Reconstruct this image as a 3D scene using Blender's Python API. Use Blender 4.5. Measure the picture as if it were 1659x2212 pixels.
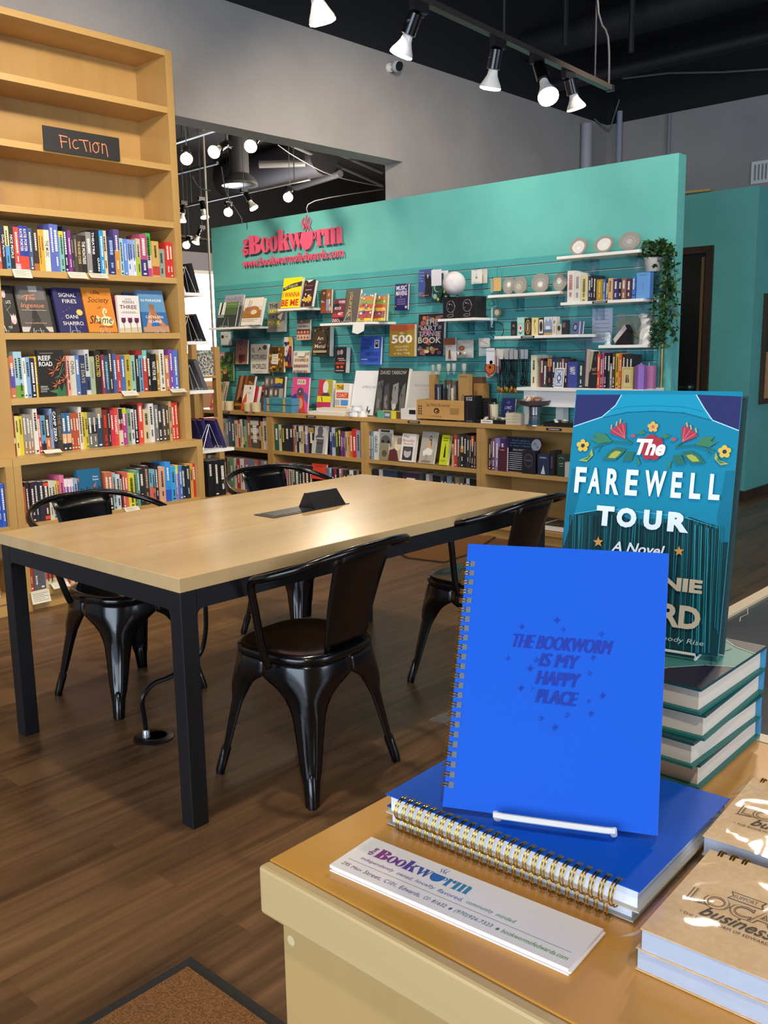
import bpy, math, random
from mathutils import Vector, Matrix
for _o in list(bpy.data.objects): bpy.data.objects.remove(_o)
S = bpy.context.scene; D = bpy.data; COL = S.collection
PI = math.pi
RND = random.Random(11)

# ------------------------------------------------------------------ camera
# X runs along the table and the fiction bookcase, Y away to the left, Z up (metres)
FPX, YAW, PITCH, ROLL, EYE = 1998.008, 0.7416044, 0.1751769, 0.0177649, 1.37
def _axes():
    f = Vector((math.cos(YAW)*math.cos(PITCH), math.sin(YAW)*math.cos(PITCH), -math.sin(PITCH)))
    r = Vector((math.sin(YAW), -math.cos(YAW), 0)); d = f.cross(r)
    c, s = math.cos(ROLL), math.sin(ROLL)
    return c*r+s*d, -s*r+c*d, f
CR, CD, CF = _axes()
CO = Vector((0, 0, EYE))
cam = D.objects.new('camera', D.cameras.new('camera')); COL.objects.link(cam)
cam.data.sensor_fit = 'VERTICAL'; cam.data.sensor_height = 24; cam.data.lens = FPX/2212*24
cam.data.clip_start = 0.02; cam.data.clip_end = 60
mw = Matrix((CR, -CD, -CF)).transposed().to_4x4(); mw.translation = CO
cam.matrix_world = mw
S.camera = cam
def hit(x, y, axis, val):
    """where the sight line through a measured photo point meets a known plane of the room"""
    v = CF + CR*((x-829.5)/FPX) + CD*((y-1106)/FPX)
    t = (val-CO[axis])/v[axis]
    return CO + v*t
def proj(P):
    q = Vector(P)-CO; z = q.dot(CF)
    return 829.5+FPX*q.dot(CR)/z, 1106+FPX*q.dot(CD)/z

# ------------------------------------------------------------------ world, lights, exposure
S.view_settings.view_transform = 'Standard'
try: S.view_settings.look = 'None'
except Exception: pass
S.view_settings.exposure = 0.15; S.view_settings.gamma = 1.0
S.view_settings.use_curve_mapping = False
w = D.worlds.new('world'); S.world = w; w.use_nodes = True
w.node_tree.nodes['Background'].inputs[0].default_value = (0.55, 0.66, 0.9, 1)
w.node_tree.nodes['Background'].inputs[1].default_value = 0.10
def lamp(kind, name, loc, target, power, color, size=0.1, sizey=None, angle=None, blend=0.6, spread=None):
    l = D.lights.new(name, kind); l.energy = power; l.color = color
    if kind == 'AREA':
        l.shape = 'RECTANGLE'; l.size = size; l.size_y = sizey or size
        if spread: l.spread = spread
    else: l.shadow_soft_size = size
    if kind == 'SPOT': l.spot_size = angle; l.spot_blend = blend
    o = D.objects.new(name, l); COL.objects.link(o); o.location = loc
    o.rotation_euler = (Vector(target)-Vector(loc)).to_track_quat('-Z', 'Y').to_euler()
    return o
DAY = (0.70, 0.83, 1.0); WARM = (1.0, 0.86, 0.68)
# daylight through the shop front, behind and left of the camera, and through the far room's windows
lamp('AREA', 'shop_front_daylight', (-4.5, 0.5, 1.9), (2, 1.6, 1.1), 345, DAY, 6, 2.6)
lamp('AREA', 'shop_side_daylight', (2.5, -5.5, 2.0), (3, 2, 1.2), 270, DAY, 5, 2.4)
# warm unseen track lamps of the shop, plus spots added for table and wrap glare
for _i, (_l, _t, _p) in enumerate([((1.9, 2.7, 3.3), (2.4, 4.9, 1.9), 150), ((3.0, 2.6, 3.3), (3.2, 4.9, 1.6), 120), ((0.9, 2.8, 3.4), (1.8, 5.0, 1.8), 110),
                                ((1.6, 2.0, 3.6), (2.3, 2.7, 0.7), 130), ((-0.6, -0.6, 3.3), (0.8, 0.4, 0.95), 120), ((4.0, 3.2, 3.4), (5.7, 5.4, 1.6), 170),
                                ((4.3, 2.0, 3.4), (5.7, 3.6, 1.9), 150), ((3.9, 6.3, 3.3), (5.72, 6.4, 1.5), 170), ((2.6, 2.6, 3.7), (2.6, 2.6, 0.7), 120), ((3.0, 0.98, 2.62), (0.7, 0.25, 0.95), 60), ((2.95, 0.72, 2.68), (0.65, 0.25, 0.95), 60)]):
    lamp('SPOT', 'track_and_fill_light', _l, _t, _p, WARM, 0.08, angle=math.radians(95), blend=0.9)

# ------------------------------------------------------------------ materials
def lin(h):
    h = h.lstrip('#'); o = []
    for i in (0, 2, 4):
        c = int(h[i:i+2], 16)/255
        o.append(c/12.92 if c <= 0.04045 else ((c+0.055)/1.055)**2.4)
    return (*o, 1)
_mc = {}
def M(h, rough=0.5, metal=0.0, coat=0.0, emit=0.0, trans=0.0, spec=0.5):
    k = (h, rough, metal, coat, emit, trans, spec)
    if k in _mc: return _mc[k]
    m = D.materials.new('paint_'+h.lstrip('#')); m.use_nodes = True
    b = m.node_tree.nodes['Principled BSDF']
    b.inputs['Base Color'].default_value = lin(h); b.inputs['Roughness'].default_value = rough
    b.inputs['Metallic'].default_value = metal; b.inputs['Coat Weight'].default_value = coat
    b.inputs['Specular IOR Level'].default_value = spec
    b.inputs['Transmission Weight'].default_value = trans
    if emit:
        b.inputs['Emission Color'].default_value = lin(h); b.inputs['Emission Strength'].default_value = emit
    _mc[k] = m
    return m
def nodes(name):
    m = D.materials.new(name); m.use_nodes = True
    return m, m.node_tree, m.node_tree.nodes, m.node_tree.nodes['Principled BSDF']
def wood(name, c1, c2, scale, rough, axis='X', coat=0.0, board=None, boardlen=1.2, contrast=0.5, bump=0.0):
    """stretched-noise timber; board = plank width gives planks across the grain"""
    m, t, n, b = nodes(name); L = t.links.new
    tc = n.new('ShaderNodeTexCoord'); mp = n.new('ShaderNodeMapping')
    st = {'X': (0.06, 1, 1), 'Y': (1, 0.06, 1), 'Z': (1, 1, 0.08)}[axis]
    mp.inputs['Scale'].default_value = [s*scale for s in st]
    geo = n.new('ShaderNodeNewGeometry'); L(geo.outputs['Position'], mp.inputs[0])
    nz = n.new('ShaderNodeTexNoise'); nz.inputs['Scale'].default_value = 1; nz.inputs['Detail'].default_value = 6; nz.inputs['Roughness'].default_value = 0.62
    L(mp.outputs[0], nz.inputs['Vector'])
    fac = nz.outputs['Fac']
    if board:
        sp = n.new('ShaderNodeSeparateXYZ'); L(geo.outputs['Position'], sp.inputs[0])
        a, c = {'X': ('X', 'Y'), 'Y': ('Y', 'X'), 'Z': ('Z', 'X')}[axis]
        cb = n.new('ShaderNodeCombineXYZ'); L(sp.outputs[a], cb.inputs[0]); L(sp.outputs[c], cb.inputs[1])
        br = n.new('ShaderNodeTexBrick'); L(cb.outputs[0], br.inputs['Vector'])
        br.offset = 0.37; br.inputs['Scale'].default_value = 1; br.inputs['Brick Width'].default_value = boardlen; br.inputs['Row Height'].default_value = board
        br.inputs['Mortar Size'].default_value = 0.0008; br.inputs['Color1'].default_value = (0, 0, 0, 1); br.inputs['Color2'].default_value = (1, 1, 1, 1); br.inputs['Mortar'].default_value = (0.1, 0.1, 0.1, 1)
        off = n.new('ShaderNodeVectorMath'); off.operation = 'MULTIPLY_ADD'
        L(br.outputs['Color'], off.inputs[0]); off.inputs[1].default_value = (3, 5, 7); L(mp.outputs[0], off.inputs[2]); L(off.outputs[0], nz.inputs['Vector'])
        mx = n.new('ShaderNodeMath'); mx.operation = 'MULTIPLY_ADD'; L(br.outputs['Color'], mx.inputs[0]); mx.inputs[1].default_value = 0.22
        sub = n.new('ShaderNodeMath'); sub.operation = 'SUBTRACT'; L(fac, sub.inputs[0]); sub.inputs[1].default_value = 0.11; L(sub.outputs[0], mx.inputs[2]); fac = mx.outputs[0]
    cr = n.new('ShaderNodeValToRGB'); L(fac, cr.inputs[0])
    cr.color_ramp.elements[0].position = 0.5-contrast/2; cr.color_ramp.elements[1].position = 0.5+contrast/2
    cr.color_ramp.elements[0].color = lin(c1); cr.color_ramp.elements[1].color = lin(c2)
    L(cr.outputs[0], b.inputs['Base Color']); b.inputs['Roughness'].default_value = rough; b.inputs['Coat Weight'].default_value = coat; b.inputs['Coat Roughness'].default_value = 0.15
    if bump:
        bp = n.new('ShaderNodeBump'); bp.inputs['Strength'].default_value = bump; bp.inputs['Distance'].default_value = 0.002; L(fac, bp.inputs['Height']); L(bp.outputs[0], b.inputs['Normal'])
    return m
def speckle(name, c1, c2, scale, rough, bump=0.0, coat=0.0, detail=3, lo=0.4, hi=0.6):
    m, t, n, b = nodes(name); L = t.links.new
    geo = n.new('ShaderNodeNewGeometry'); nz = n.new('ShaderNodeTexNoise'); nz.inputs['Scale'].default_value = scale; nz.inputs['Detail'].default_value = detail
    L(geo.outputs['Position'], nz.inputs['Vector'])
    cr = n.new('ShaderNodeValToRGB'); L(nz.outputs['Fac'], cr.inputs[0])
    cr.color_ramp.elements[0].position = lo; cr.color_ramp.elements[1].position = hi
    cr.color_ramp.elements[0].color = lin(c1); cr.color_ramp.elements[1].color = lin(c2)
    L(cr.outputs[0], b.inputs['Base Color']); b.inputs['Roughness'].default_value = rough; b.inputs['Coat Weight'].default_value = coat
    if bump:
        bp = n.new('ShaderNodeBump'); bp.inputs['Strength'].default_value = bump; bp.inputs['Distance'].default_value = 0.003; L(nz.outputs['Fac'], bp.inputs['Height']); L(bp.outputs[0], b.inputs['Normal'])
    return m
def glass(name, rough=0.02, tint=(1, 1, 1, 1), mixf=0.85):
    m, t, n, b = nodes(name); L = t.links.new
    tr = n.new('ShaderNodeBsdfTransparent'); tr.inputs[0].default_value = tint
    gl = n.new('ShaderNodeBsdfGlossy'); gl.inputs['Roughness'].default_value = rough
    fr = n.new('ShaderNodeLayerWeight'); fr.inputs[0].default_value = 0.5
    pw = n.new('ShaderNodeMath'); pw.operation = 'POWER'; L(fr.outputs['Facing'], pw.inputs[0]); pw.inputs[1].default_value = 4
    ad = n.new('ShaderNodeMath'); ad.operation = 'MULTIPLY_ADD'; L(pw.outputs[0], ad.inputs[0]); ad.inputs[1].default_value = mixf*0.8; ad.inputs[2].default_value = 0.045
    mx = n.new('ShaderNodeMixShader'); L(ad.outputs[0], mx.inputs[0]); L(tr.outputs[0], mx.inputs[1]); L(gl.outputs[0], mx.inputs[2])
    L(mx.outputs[0], n['Material Output'].inputs[0])
    return m
MAPLE = wood('maple_cabinet', '#a98147', '#be985c', 9, 0.38, 'Z', coat=0.15, contrast=0.7)
MAPLEX = wood('maple_cabinet_edge', '#b38b4d', '#c8a264', 9, 0.38, 'X', coat=0.15, contrast=0.7)
MAPLEY = wood('maple_low_case', '#a58048', '#bd965a', 9, 0.4, 'Y', coat=0.1, contrast=0.7)
TABLETOP = wood('maple_table_top', '#cfa66e', '#e6c590', 7, 0.27, 'X', coat=0.22, board=0.17, boardlen=2.6, contrast=0.8)
COUNTERW = wood('maple_counter_top', '#c0832a', '#d69f44', 8, 0.33, 'Y', coat=0.3, board=0.28, boardlen=3, contrast=0.9)
COUNTERE = wood('maple_counter_edge', '#bb9b68', '#cdb17e', 16, 0.45, 'Y', contrast=0.8)
COUNTERP = wood('maple_counter_panel', '#b38f55', '#c3a168', 5, 0.5, 'Z', contrast=0.8)
FLOORW = wood('walnut_plank_floor', '#3a2716', '#856140', 26, 0.36, 'X', board=0.145, boardlen=1.25, contrast=0.62, bump=0.06)
TEAL = speckle('teal_wall_paint', '#5fb0a9', '#65b6af', 3, 0.55)
GRAYW = speckle('gray_wall_paint', '#9d9794', '#a39d9a', 2, 0.75)
BLACKC = M('#15161b', 0.8); CEILB = M('#101116', 0.9)
BLKMETAL = M('#050507', 0.24, 0.0, 0.25); FRAMEM = M('#15161a', 0.45)
WHITE = M('#e9e7e2', 0.45); PAGE = M('#d9d0bf', 0.8); PAGEW = M('#e6e3dc', 0.75)
GOLD = M('#c7992f', 0.25, 1.0); CHROME = M('#cfd2d6', 0.15, 1.0); WIRE = M('#d8d8d8', 0.3, 0.6)
ACRYL = glass('clear_acrylic', 0.05, (0.86, 0.93, 0.95, 1)); CLEAR = glass('clear_glass', 0.02, (0.95, 0.97, 0.96, 1)); WRAP = glass('shrink_wrap', 0.06, (0.985, 0.985, 0.98, 1), 0.75)

# ------------------------------------------------------------------ mesh helpers
class B:
    """collects faces in local space and links them as one mesh object"""
    def __init__(s): s.v = []; s.f = []; s.m = []; s.mats = []
    def mi(s, mat):
        if mat not in s.mats: s.mats.append(mat)
        return s.mats.index(mat)
    def face(s, pts, mat):
        n = len(s.v); s.v += [tuple(p) for p in pts]; s.f.append(tuple(range(n, n+len(pts)))); s.m.append(s.mi(mat)); return s
    def raw(s, vs, fs, mat):
        n = len(s.v); s.v += [tuple(p) for p in vs]; k = s.mi(mat)
        for f in fs: s.f.append(tuple(i+n for i in f)); s.m.append(k)
        return s
    def box(s, x0, x1, y0, y1, z0, z1, mat, T=None):
        vs = [(x, y, z) for z in (z0, z1) for x, y in ((x0, y0), (x1, y0), (x1, y1), (x0, y1))]
        if T: vs = [T @ Vector(p) for p in vs]
        return s.raw(vs, [(3, 2, 1, 0), (4, 5, 6, 7), (0, 1, 5, 4), (1, 2, 6, 5), (2, 3, 7, 6), (3, 0, 4, 7)], mat)
    def prism(s, poly, lo, hi, mat, ax='z', T=None):
        def P(a, b, c): return {'z': (a, b, c), 'y': (a, c, b), 'x': (c, a, b)}[ax]
        n = len(poly); vs = [P(a, b, lo) for a, b in poly]+[P(a, b, hi) for a, b in poly]
        if T: vs = [T @ Vector(p) for p in vs]
        fs = [tuple(range(n))[::-1], tuple(range(n, 2*n))]+[(i, (i+1) % n, n+(i+1) % n, n+i) for i in range(n)]
        return s.raw(vs, fs, mat)
    def tube(s, path, r, mat, n=8, closed=False, cap=True):
        P = [Vector(p) for p in path]; k = len(P); rs = r if isinstance(r, (list, tuple)) else [r]*k
        tang = []
        for i in range(k):
            a = P[(i-1) % k] if (closed or i) else P[0]; b = P[(i+1) % k] if (closed or i < k-1) else P[-1]
            tang.append((b-a).normalized() if (b-a).length > 1e-9 else Vector((0, 0, 1)))
        u = tang[0].orthogonal().normalized(); vs = []
        for i in range(k):
            t = tang[i]; u = u-t*u.dot(t)
            u = u.normalized() if u.length > 1e-6 else t.orthogonal().normalized()
            w2 = t.cross(u)
            for j in range(n):
                a = 2*PI*j/n; vs.append(P[i]+(u*math.cos(a)+w2*math.sin(a))*rs[i])
        fs = []
        for i in range(k if closed else k-1):
            i2 = (i+1) % k
            for j in range(n): fs.append((i*n+j, i*n+(j+1) % n, i2*n+(j+1) % n, i2*n+j))
        if cap and not closed: fs += [tuple(range(n))[::-1], tuple(range((k-1)*n, k*n))]
        return s.raw(vs, fs, mat)
    def lathe(s, prof, mat, n=20, T=None, sx=1, sy=1):
        vs = []; fs = []
        for r, z in prof:
            for j in range(n):
                a = 2*PI*j/n; vs.append(Vector((r*math.cos(a)*sx, r*math.sin(a)*sy, z)))
        for i in range(len(prof)-1):
            for j in range(n): fs.append((i*n+j, i*n+(j+1) % n, (i+1)*n+(j+1) % n, (i+1)*n+j))
        fs += [tuple(range(n))[::-1], tuple(range((len(prof)-1)*n, len(prof)*n))]
        if T: vs = [T @ p for p in vs]
        return s.raw(vs, fs, mat)
    def ball(s, c, r, mat, n=12, sc=(1, 1, 1)):
        pr = [(max(math.sin(PI*i/n), 0.01)*r, -math.cos(PI*i/n)*r) for i in range(n+1)]
        return s.lathe(pr, mat, n+4, Matrix.Translation(c) @ Matrix.Diagonal((*sc, 1)))
    def build(s, name, parent=None, bevel=0, smooth=False, loc=None):
        me = D.meshes.new(name); me.from_pydata(s.v, [], s.f)
        for m in s.mats: me.materials.append(m)
        me.polygons.foreach_set('material_index', s.m)
        if smooth: me.polygons.foreach_set('use_smooth', [True]*len(s.f))
        me.update()
        o = D.objects.new(name, me); COL.objects.link(o)
        if parent: o.parent = parent
        if loc is not None: o.location = loc
        if smooth and smooth != 2:
            try: me.set_sharp_from_angle(angle=math.radians(38))
            except Exception: pass
        if bevel:
            bv = o.modifiers.new('soft_edges', 'BEVEL'); bv.width = bevel; bv.segments = 2; bv.limit_method = 'ANGLE'; bv.angle_limit = 0.6
        return o
def tag(o, label, cat, group=None, kind=None):
    o['label'] = label; o['category'] = cat
    if group: o['group'] = group
    if kind: o['kind'] = kind
    return o
def thing(name, label, cat, loc=(0, 0, 0), rz=0.0, lean=0.0, group=None):
    o = D.objects.new(name, None); COL.objects.link(o); o.empty_display_size = 0.05
    o.matrix_world = Matrix.Translation(loc) @ Matrix.Rotation(rz, 4, 'Z') @ Matrix.Rotation(-lean, 4, 'X')
    return tag(o, label, cat, group)
def struct(o, cat=None):
    o['kind'] = 'structure'; return o
def smoothpath(pts, sub=5, closed=False):
    P = [Vector(p) for p in pts]; n = len(P); out = []
    for i in range(n if closed else n-1):
        p0 = P[i-1] if (closed or i) else P[0]; p1 = P[i]; p2 = P[(i+1) % n]; p3 = P[(i+2) % n] if (closed or i+2 < n) else P[-1]
        for k in range(sub):
            t = k/sub
            out.append(0.5*((2*p1)+(p2-p0)*t+(2*p0-5*p1+4*p2-p3)*t*t+(3*p1-p0-3*p2+p3)*t**3))
    if not closed: out.append(P[-1])
    return out
_tc = {}
def _flat(obj):
    dg = bpy.context.evaluated_depsgraph_get(); me = D.meshes.new_from_object(obj.evaluated_get(dg))
    vs = [tuple(v.co) for v in me.vertices]; fs = [tuple(p.vertices) for p in me.polygons]
    D.meshes.remove(me); return vs, fs
def text2d(s, bold=0.0, res=2, extrude=0.0, spacing=1.0):
    k = (s, bold, res, extrude, spacing)
    if k not in _tc:
        c = D.curves.new('lettering', 'FONT'); c.body = s; c.offset = bold; c.resolution_u = res; c.extrude = extrude; c.space_character = spacing
        o = D.objects.new('lettering', c); COL.objects.link(o); bpy.context.view_layer.update()
        vs, fs = _flat(o); D.objects.remove(o); D.curves.remove(c)
        x0 = min(v[0] for v in vs); x1 = max(v[0] for v in vs); y0 = min(v[1] for v in vs); y1 = max(v[1] for v in vs)
        _tc[k] = ([((v[0]-x0)/(x1-x0), (v[1]-y0)/(y1-y0), v[2]) for v in vs], fs, (x1-x0)/(y1-y0))
    return _tc[k]
def shape2d(splines, extrude=0.0):
    c = D.curves.new('outline', 'CURVE'); c.dimensions = '2D'; c.fill_mode = 'BOTH' if extrude else 'BOTH'; c.extrude = extrude
    for sp in splines:
        q = c.splines.new('POLY'); q.points.add(len(sp)-1); q.use_cyclic_u = True
        for i, p in enumerate(sp): q.points[i].co = (p[0], p[1], 0, 1)
    o = D.objects.new('outline', c); COL.objects.link(o); bpy.context.view_layer.update()
    r = _flat(o); D.objects.remove(o); D.curves.remove(c); return r
def stroke(pts, th):
    """flat ribbon polygon pieces along a 2-D polyline"""
    out = []
    for (x0, y0), (x1, y1) in zip(pts, pts[1:]):
        L = math.hypot(x1-x0, y1-y0) or 1e-9; nx, ny = -(y1-y0)/L*th/2, (x1-x0)/L*th/2; ex, ey = (x1-x0)/L*th*0.3, (y1-y0)/L*th*0.3
        out.append([(x0+nx-ex, y0+ny-ey), (x0-nx-ex, y0-ny-ey), (x1-nx+ex, y1-ny+ey), (x1+nx+ex, y1+ny+ey)])
    return out
def arc(cx, cy, rx, ry, a0, a1, n=10):
    return [(cx+rx*math.cos(math.radians(a0+(a1-a0)*i/n)), cy+ry*math.sin(math.radians(a0+(a1-a0)*i/n))) for i in range(n+1)]
def printed(name, art, w, h, parent, y=0.0, rough=0.5, x0=0.0, z0=0.0, step=0.00025, spec=0.5):
    """ink on a front face (local x right, z up, facing -y); art in 0..1 with y down from the top"""
    b = B(); k = 1
    def P(x, yy, L): return (x0+x*w, y-L*step, z0+(1-yy)*h)
    for a in art:
        t = a[0]
        if t == 'r': _, x, y0, x1, y1, c = a; b.face([P(x, y1, k), P(x1, y1, k), P(x1, y0, k), P(x, y0, k)], M(c, rough, spec=spec))
        elif t == 'e':
            _, cx, cy, rx, ry, c = a[:6]; n = 18; b.face([P(cx+rx*math.cos(2*PI*i/n), cy-ry*math.sin(2*PI*i/n), k) for i in range(n)], M(c, rough, spec=spec))
        elif t == 'p': b.face([P(x, yy, k) for x, yy in a[1]], M(a[2], rough, spec=spec))
        elif t == 'l':
            pts = [(x*w, -yy*h) for x, yy in a[1]]
            for q in stroke(pts, a[2]*w): b.face([P(x/w, -yy/h, k) for x, yy in q], M(a[3], rough, spec=spec))
        elif t == 't':
            _, s, cx, cy, tw, th, c = a[:7]; o = a[7] if len(a) > 7 else {}
            vs, fs, asp = text2d(s, o.get('b', 0.0), o.get('res', 2)); it = o.get('it', 0.0); rot = math.radians(o.get('rot', 0)); ar = h/w
            if th is None: th = tw/asp/ar
            ca, sa = math.cos(rot), math.sin(rot); out = []
            for u, v, _z in vs:
                dx = (u-0.5)*tw*w+(v-0.5)*it*th*h; dy = (v-0.5)*th*h
                out.append((x0+cx*w+dx*ca-dy*sa, y-k*step, z0+(1-cy)*h+dx*sa+dy*ca))
            b.raw(out, fs, M(c, rough, spec=spec))
        k += 1
    return b.build(name, parent)
ORD = ['first', 'second', 'third', 'fourth', 'fifth', 'sixth', 'seventh', 'eighth', 'ninth', 'tenth', 'eleventh', 'twelfth', 'thirteenth', 'fourteenth', 'fifteenth', 'sixteenth', 'seventeenth', 'eighteenth', 'nineteenth', 'twentieth']
def ordinal(n):
    if n <= 20: return ORD[n-1]
    t, u = divmod(n, 10); T = {2: 'twent', 3: 'thirt', 4: 'fort', 5: 'fift', 6: 'sixt'}[t]
    return T+'ieth' if u == 0 else T+'y-'+ORD[u-1]
def colour(h):
    import colorsys
    r, g, b_ = [int(h.lstrip('#')[i:i+2], 16)/255 for i in (0, 2, 4)]
    H, s, v = colorsys.rgb_to_hsv(r, g, b_); H *= 360
    if v < 0.24 or (v < 0.33 and s < 0.35): return 'black'
    if s < 0.14: return 'white' if v > 0.78 else ('pale gray' if v > 0.6 else 'gray')
    if v < 0.42:
        for lim, nm in ((20, 'dark brown'), (65, 'dark olive'), (165, 'dark green'), (200, 'dark teal'), (265, 'navy'), (330, 'dark purple'), (361, 'maroon')):
            if H < lim: return nm
    if s < 0.3 and v > 0.68 and 15 < H < 70: return 'cream'
    if s < 0.35 and v < 0.6 and 15 < H < 70: return 'taupe'
    nm = 'red'
    for lim, q in ((12, 'red'), (28, 'rust'), (40, 'orange'), (52, 'golden'), (68, 'yellow'), (95, 'lime'), (160, 'green'), (195, 'teal'), (255, 'blue'), (290, 'purple'), (335, 'pink'), (361, 'red')):
        if H < lim: nm = q; break
    if nm in ('rust', 'orange') and s < 0.55: nm = 'tan' if v > 0.5 else 'brown'
    if nm == 'red' and s < 0.5 and v > 0.6: nm = 'pink'
    if nm in ('blue', 'green', 'purple', 'teal') and v > 0.7 and s < 0.45: nm = 'pale '+nm
    return nm
# ------------------------------------------------------------------ books
SPINEINK = {'l': '#efe9dc', 'd': '#26241f'}
def lum(h): c = lin(h); return 0.2*c[0]+0.7*c[1]+0.1*c[2]
def spine_book(loc, rz, t, h, dep, hexc, label, group, opt=None, tilt=0.0, prints=True):
    """upright book, spine to the front: cover, page block, printed spine"""
    opt = opt or {}
    o = thing('book', label, 'book', loc, rz, 0, group)
    if tilt: o.matrix_world = o.matrix_world @ Matrix.Rotation(tilt, 4, 'Y')
    hard = h > 0.235 or opt.get('hard'); c = 0.0022 if hard else 0.0008; ins = 0.004 if hard else 0.0015
    m = M(hexc, 0.42)
    B().box(0, t, 0, c, 0, h, m).box(0, c, c, dep, 0, h, m).box(t-c, t, c, dep, 0, h, m).build('cover', o)
    B().box(c, t-c, c, dep-ins, ins*0.3, h-ins, opt.get('page', PAGE)).build('pages', o)
    if prints and t > 0.006:
        ink = opt.get('ink') or ('#ece6d8' if lum(hexc) < 0.28 else '#2a2724')
        art = []
        for (a, b2, cc) in opt.get('bands', ()): art.append(('r', 0, a, 1, b2, cc))
        s = opt.get('t'); rr = RND.random
        if s: art.append(('t', s, 0.5, opt.get('tc', 0.45), opt.get('tl', 0.55)*h/t, 0.62*t/h, ink, {'rot': -90, 'b': 0.015}))
        else:   # lettering too small to read: fine marks along the spine
            L0 = 0.08+0.1*rr(); L1 = L0+0.28+0.25*rr(); q = 0.14+0.1*rr(); z = L0
            while z < L1:
                dz = 0.02+0.03*rr(); art.append(('r', 0.5-q, z, 0.5+q, min(z+dz, L1), ink)); z += dz+0.012
            if rr() < 0.7:
                z = 0.68; e = 0.8+0.08*rr(); q *= 0.7
                while z < e: dz = 0.015+0.02*rr(); art.append(('r', 0.5-q, z, 0.5+q, z+dz, ink)); z += dz+0.01
            if rr() < 0.5: art.append(('r', 0.28, 0.92, 0.72, 0.955, ink))
        printed('spine_print', art, t, h, o)
    return o
def face_book(name, label, loc, rz, lean, w, h, t, hexc, art, group=None, cat='book', hard=True, rough=0.4, pages=PAGEW, wrap=False):
    """book shown cover-out: front board, page block, back board, printed cover"""
    o = thing(name, label, cat, loc, rz, lean, group)
    c = min(0.0025, t*0.2); m = M(hexc, rough)
    B().box(0, w, 0, c, 0, h, m).box(0, w, t-c, t, 0, h, m).box(0, c, c, t-c, 0, h, m).build('cover', o)
    B().box(c, w-0.003, c, t-c, 0.002, h-0.003, pages).build('pages', o)
    if art: printed('cover_print', art, w, h, o, rough=rough)
    if wrap: B().box(-0.001, w+0.001, -0.004, t+0.001, -0.0005, h+0.001, WRAP).build('clear_wrap', o)
    return o
def easel(loc, rz, w, h, label, group, lean=0.3, mat=None):
    """bent-wire book easel: two feet turned up in front, slanted rest, back leg"""
    mat = mat or WIRE; o = thing('wire_easel', label, 'easel', loc, rz, 0, group); r = 0.0016
    sl = math.tan(lean)
    B().tube([(-w/2, -0.022, 0.012), (-w/2, -0.022, 0.002), (-w/2, 0.0, 0.002), (-w*0.12, h*sl, h), (w*0.12, h*sl, h), (w/2, 0.0, 0.002), (w/2, -0.022, 0.002), (w/2, -0.022, 0.012)], r, mat, 6).tube([(-w/2, -0.022, 0.012), (w/2, -0.022, 0.012)], r, mat, 6).build('front_frame', o)
    B().tube([(-w*0.12, h*sl, h), (-w*0.4, h*sl+h*0.45, 0.002), (w*0.4, h*sl+h*0.45, 0.002), (w*0.12, h*sl, h)], r, mat, 6).build('back_leg', o)
    return o
# ================================================================== the setting
YG, XT = 5.10, 5.75          # gray wall plane, teal partition plane
struct(B().box(-3, 16, -4, 14, -0.05, 0, FLOORW).build('floor'))
struct(B().box(-3, 16, -4, 14, 4.7, 4.75, CEILB).build('ceiling'))
ZB = 3.61                    # gray paint stops here, black above
def paintwall(b, x0, x1, y0, y1, z0, z1):
    if z0 < ZB: b.box(x0, x1, y0, y1, z0, min(z1, ZB), GRAYW)
    if z1 > ZB: b.box(x0, x1, y0, y1, max(z0, ZB), z1, BLACKC)
b = B()
paintwall(b, -3, 3.2, YG, YG+0.19, 0, 4.7); paintwall(b, 3.2, 5.862, YG, YG+0.19, 2.835, 4.7); paintwall(b, 5.862, 9.1, YG, YG+0.19, 0, 4.7)
struct(b.build('wall_left'))
b = B(); paintwall(b, 9.1, 9.2, -4, YG+0.19, 0, 4.7); struct(b.build('wall_back'))
# teal partition with its slatted display panel
struct(B().box(XT, XT+0.105, 2.714, 7.47, 0, 2.54, TEAL).build('wall_teal'))
GZ = [1.941-0.0762*i for i in range(15)]
b = B(); zt = 1.99
SLATM = speckle('teal_slat_paint', '#4b9fa1', '#50a6a7', 3, 0.42)
for z in GZ:
    b.box(XT-0.012, XT-0.002, 2.81, 7.44, z+0.004, zt, SLATM); zt = z-0.004
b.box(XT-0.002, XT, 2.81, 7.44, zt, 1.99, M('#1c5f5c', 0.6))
struct(b.build('trim_1'))
b = B()
for z in GZ: b.box(XT-0.0135, XT-0.004, 2.81, 7.44, z-0.0055, z-0.001, M('#cfe0dc', 0.28, 0.45))
struct(b.build('trim_2'))
# teal box room at the right, with its dark doorway
b = B()
b.box(7.99, 8.09, 3.06, YG, 0, 2.638, TEAL).box(8.09, 9.1, 3.06, 3.16, 0, 2.638, TEAL).box(8.09, 9.1, 3.16, YG, 2.60, 2.637, TEAL)
struct(b.build('wall_right'))
BROWNT = wood('dark_brown_trim', '#2c1c12', '#46301f', 14, 0.5, 'Z')
d = D.objects.new('door_1', None); COL.objects.link(d); d.location = (7.99, 3.42, 0); struct(d)
B().box(-0.03, 0, -0.0, 0.06, 0, 2.19, BROWNT).box(-0.03, 0, 0.06, 0.98, 2.13, 2.19, BROWNT).box(-0.03, 0, 0.92, 0.98, 0, 2.13, BROWNT).build('door_frame', d)
B().box(-0.012, 0, 0.06, 0.92, 0, 2.13, M('#070607', 0.5)).build('door_slab', d)
B().box(-0.02, -0.008, 0.075, 0.10, 0.0, 2.1, M('#6b5335', 0.5)).build('door_edge', d)
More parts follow.
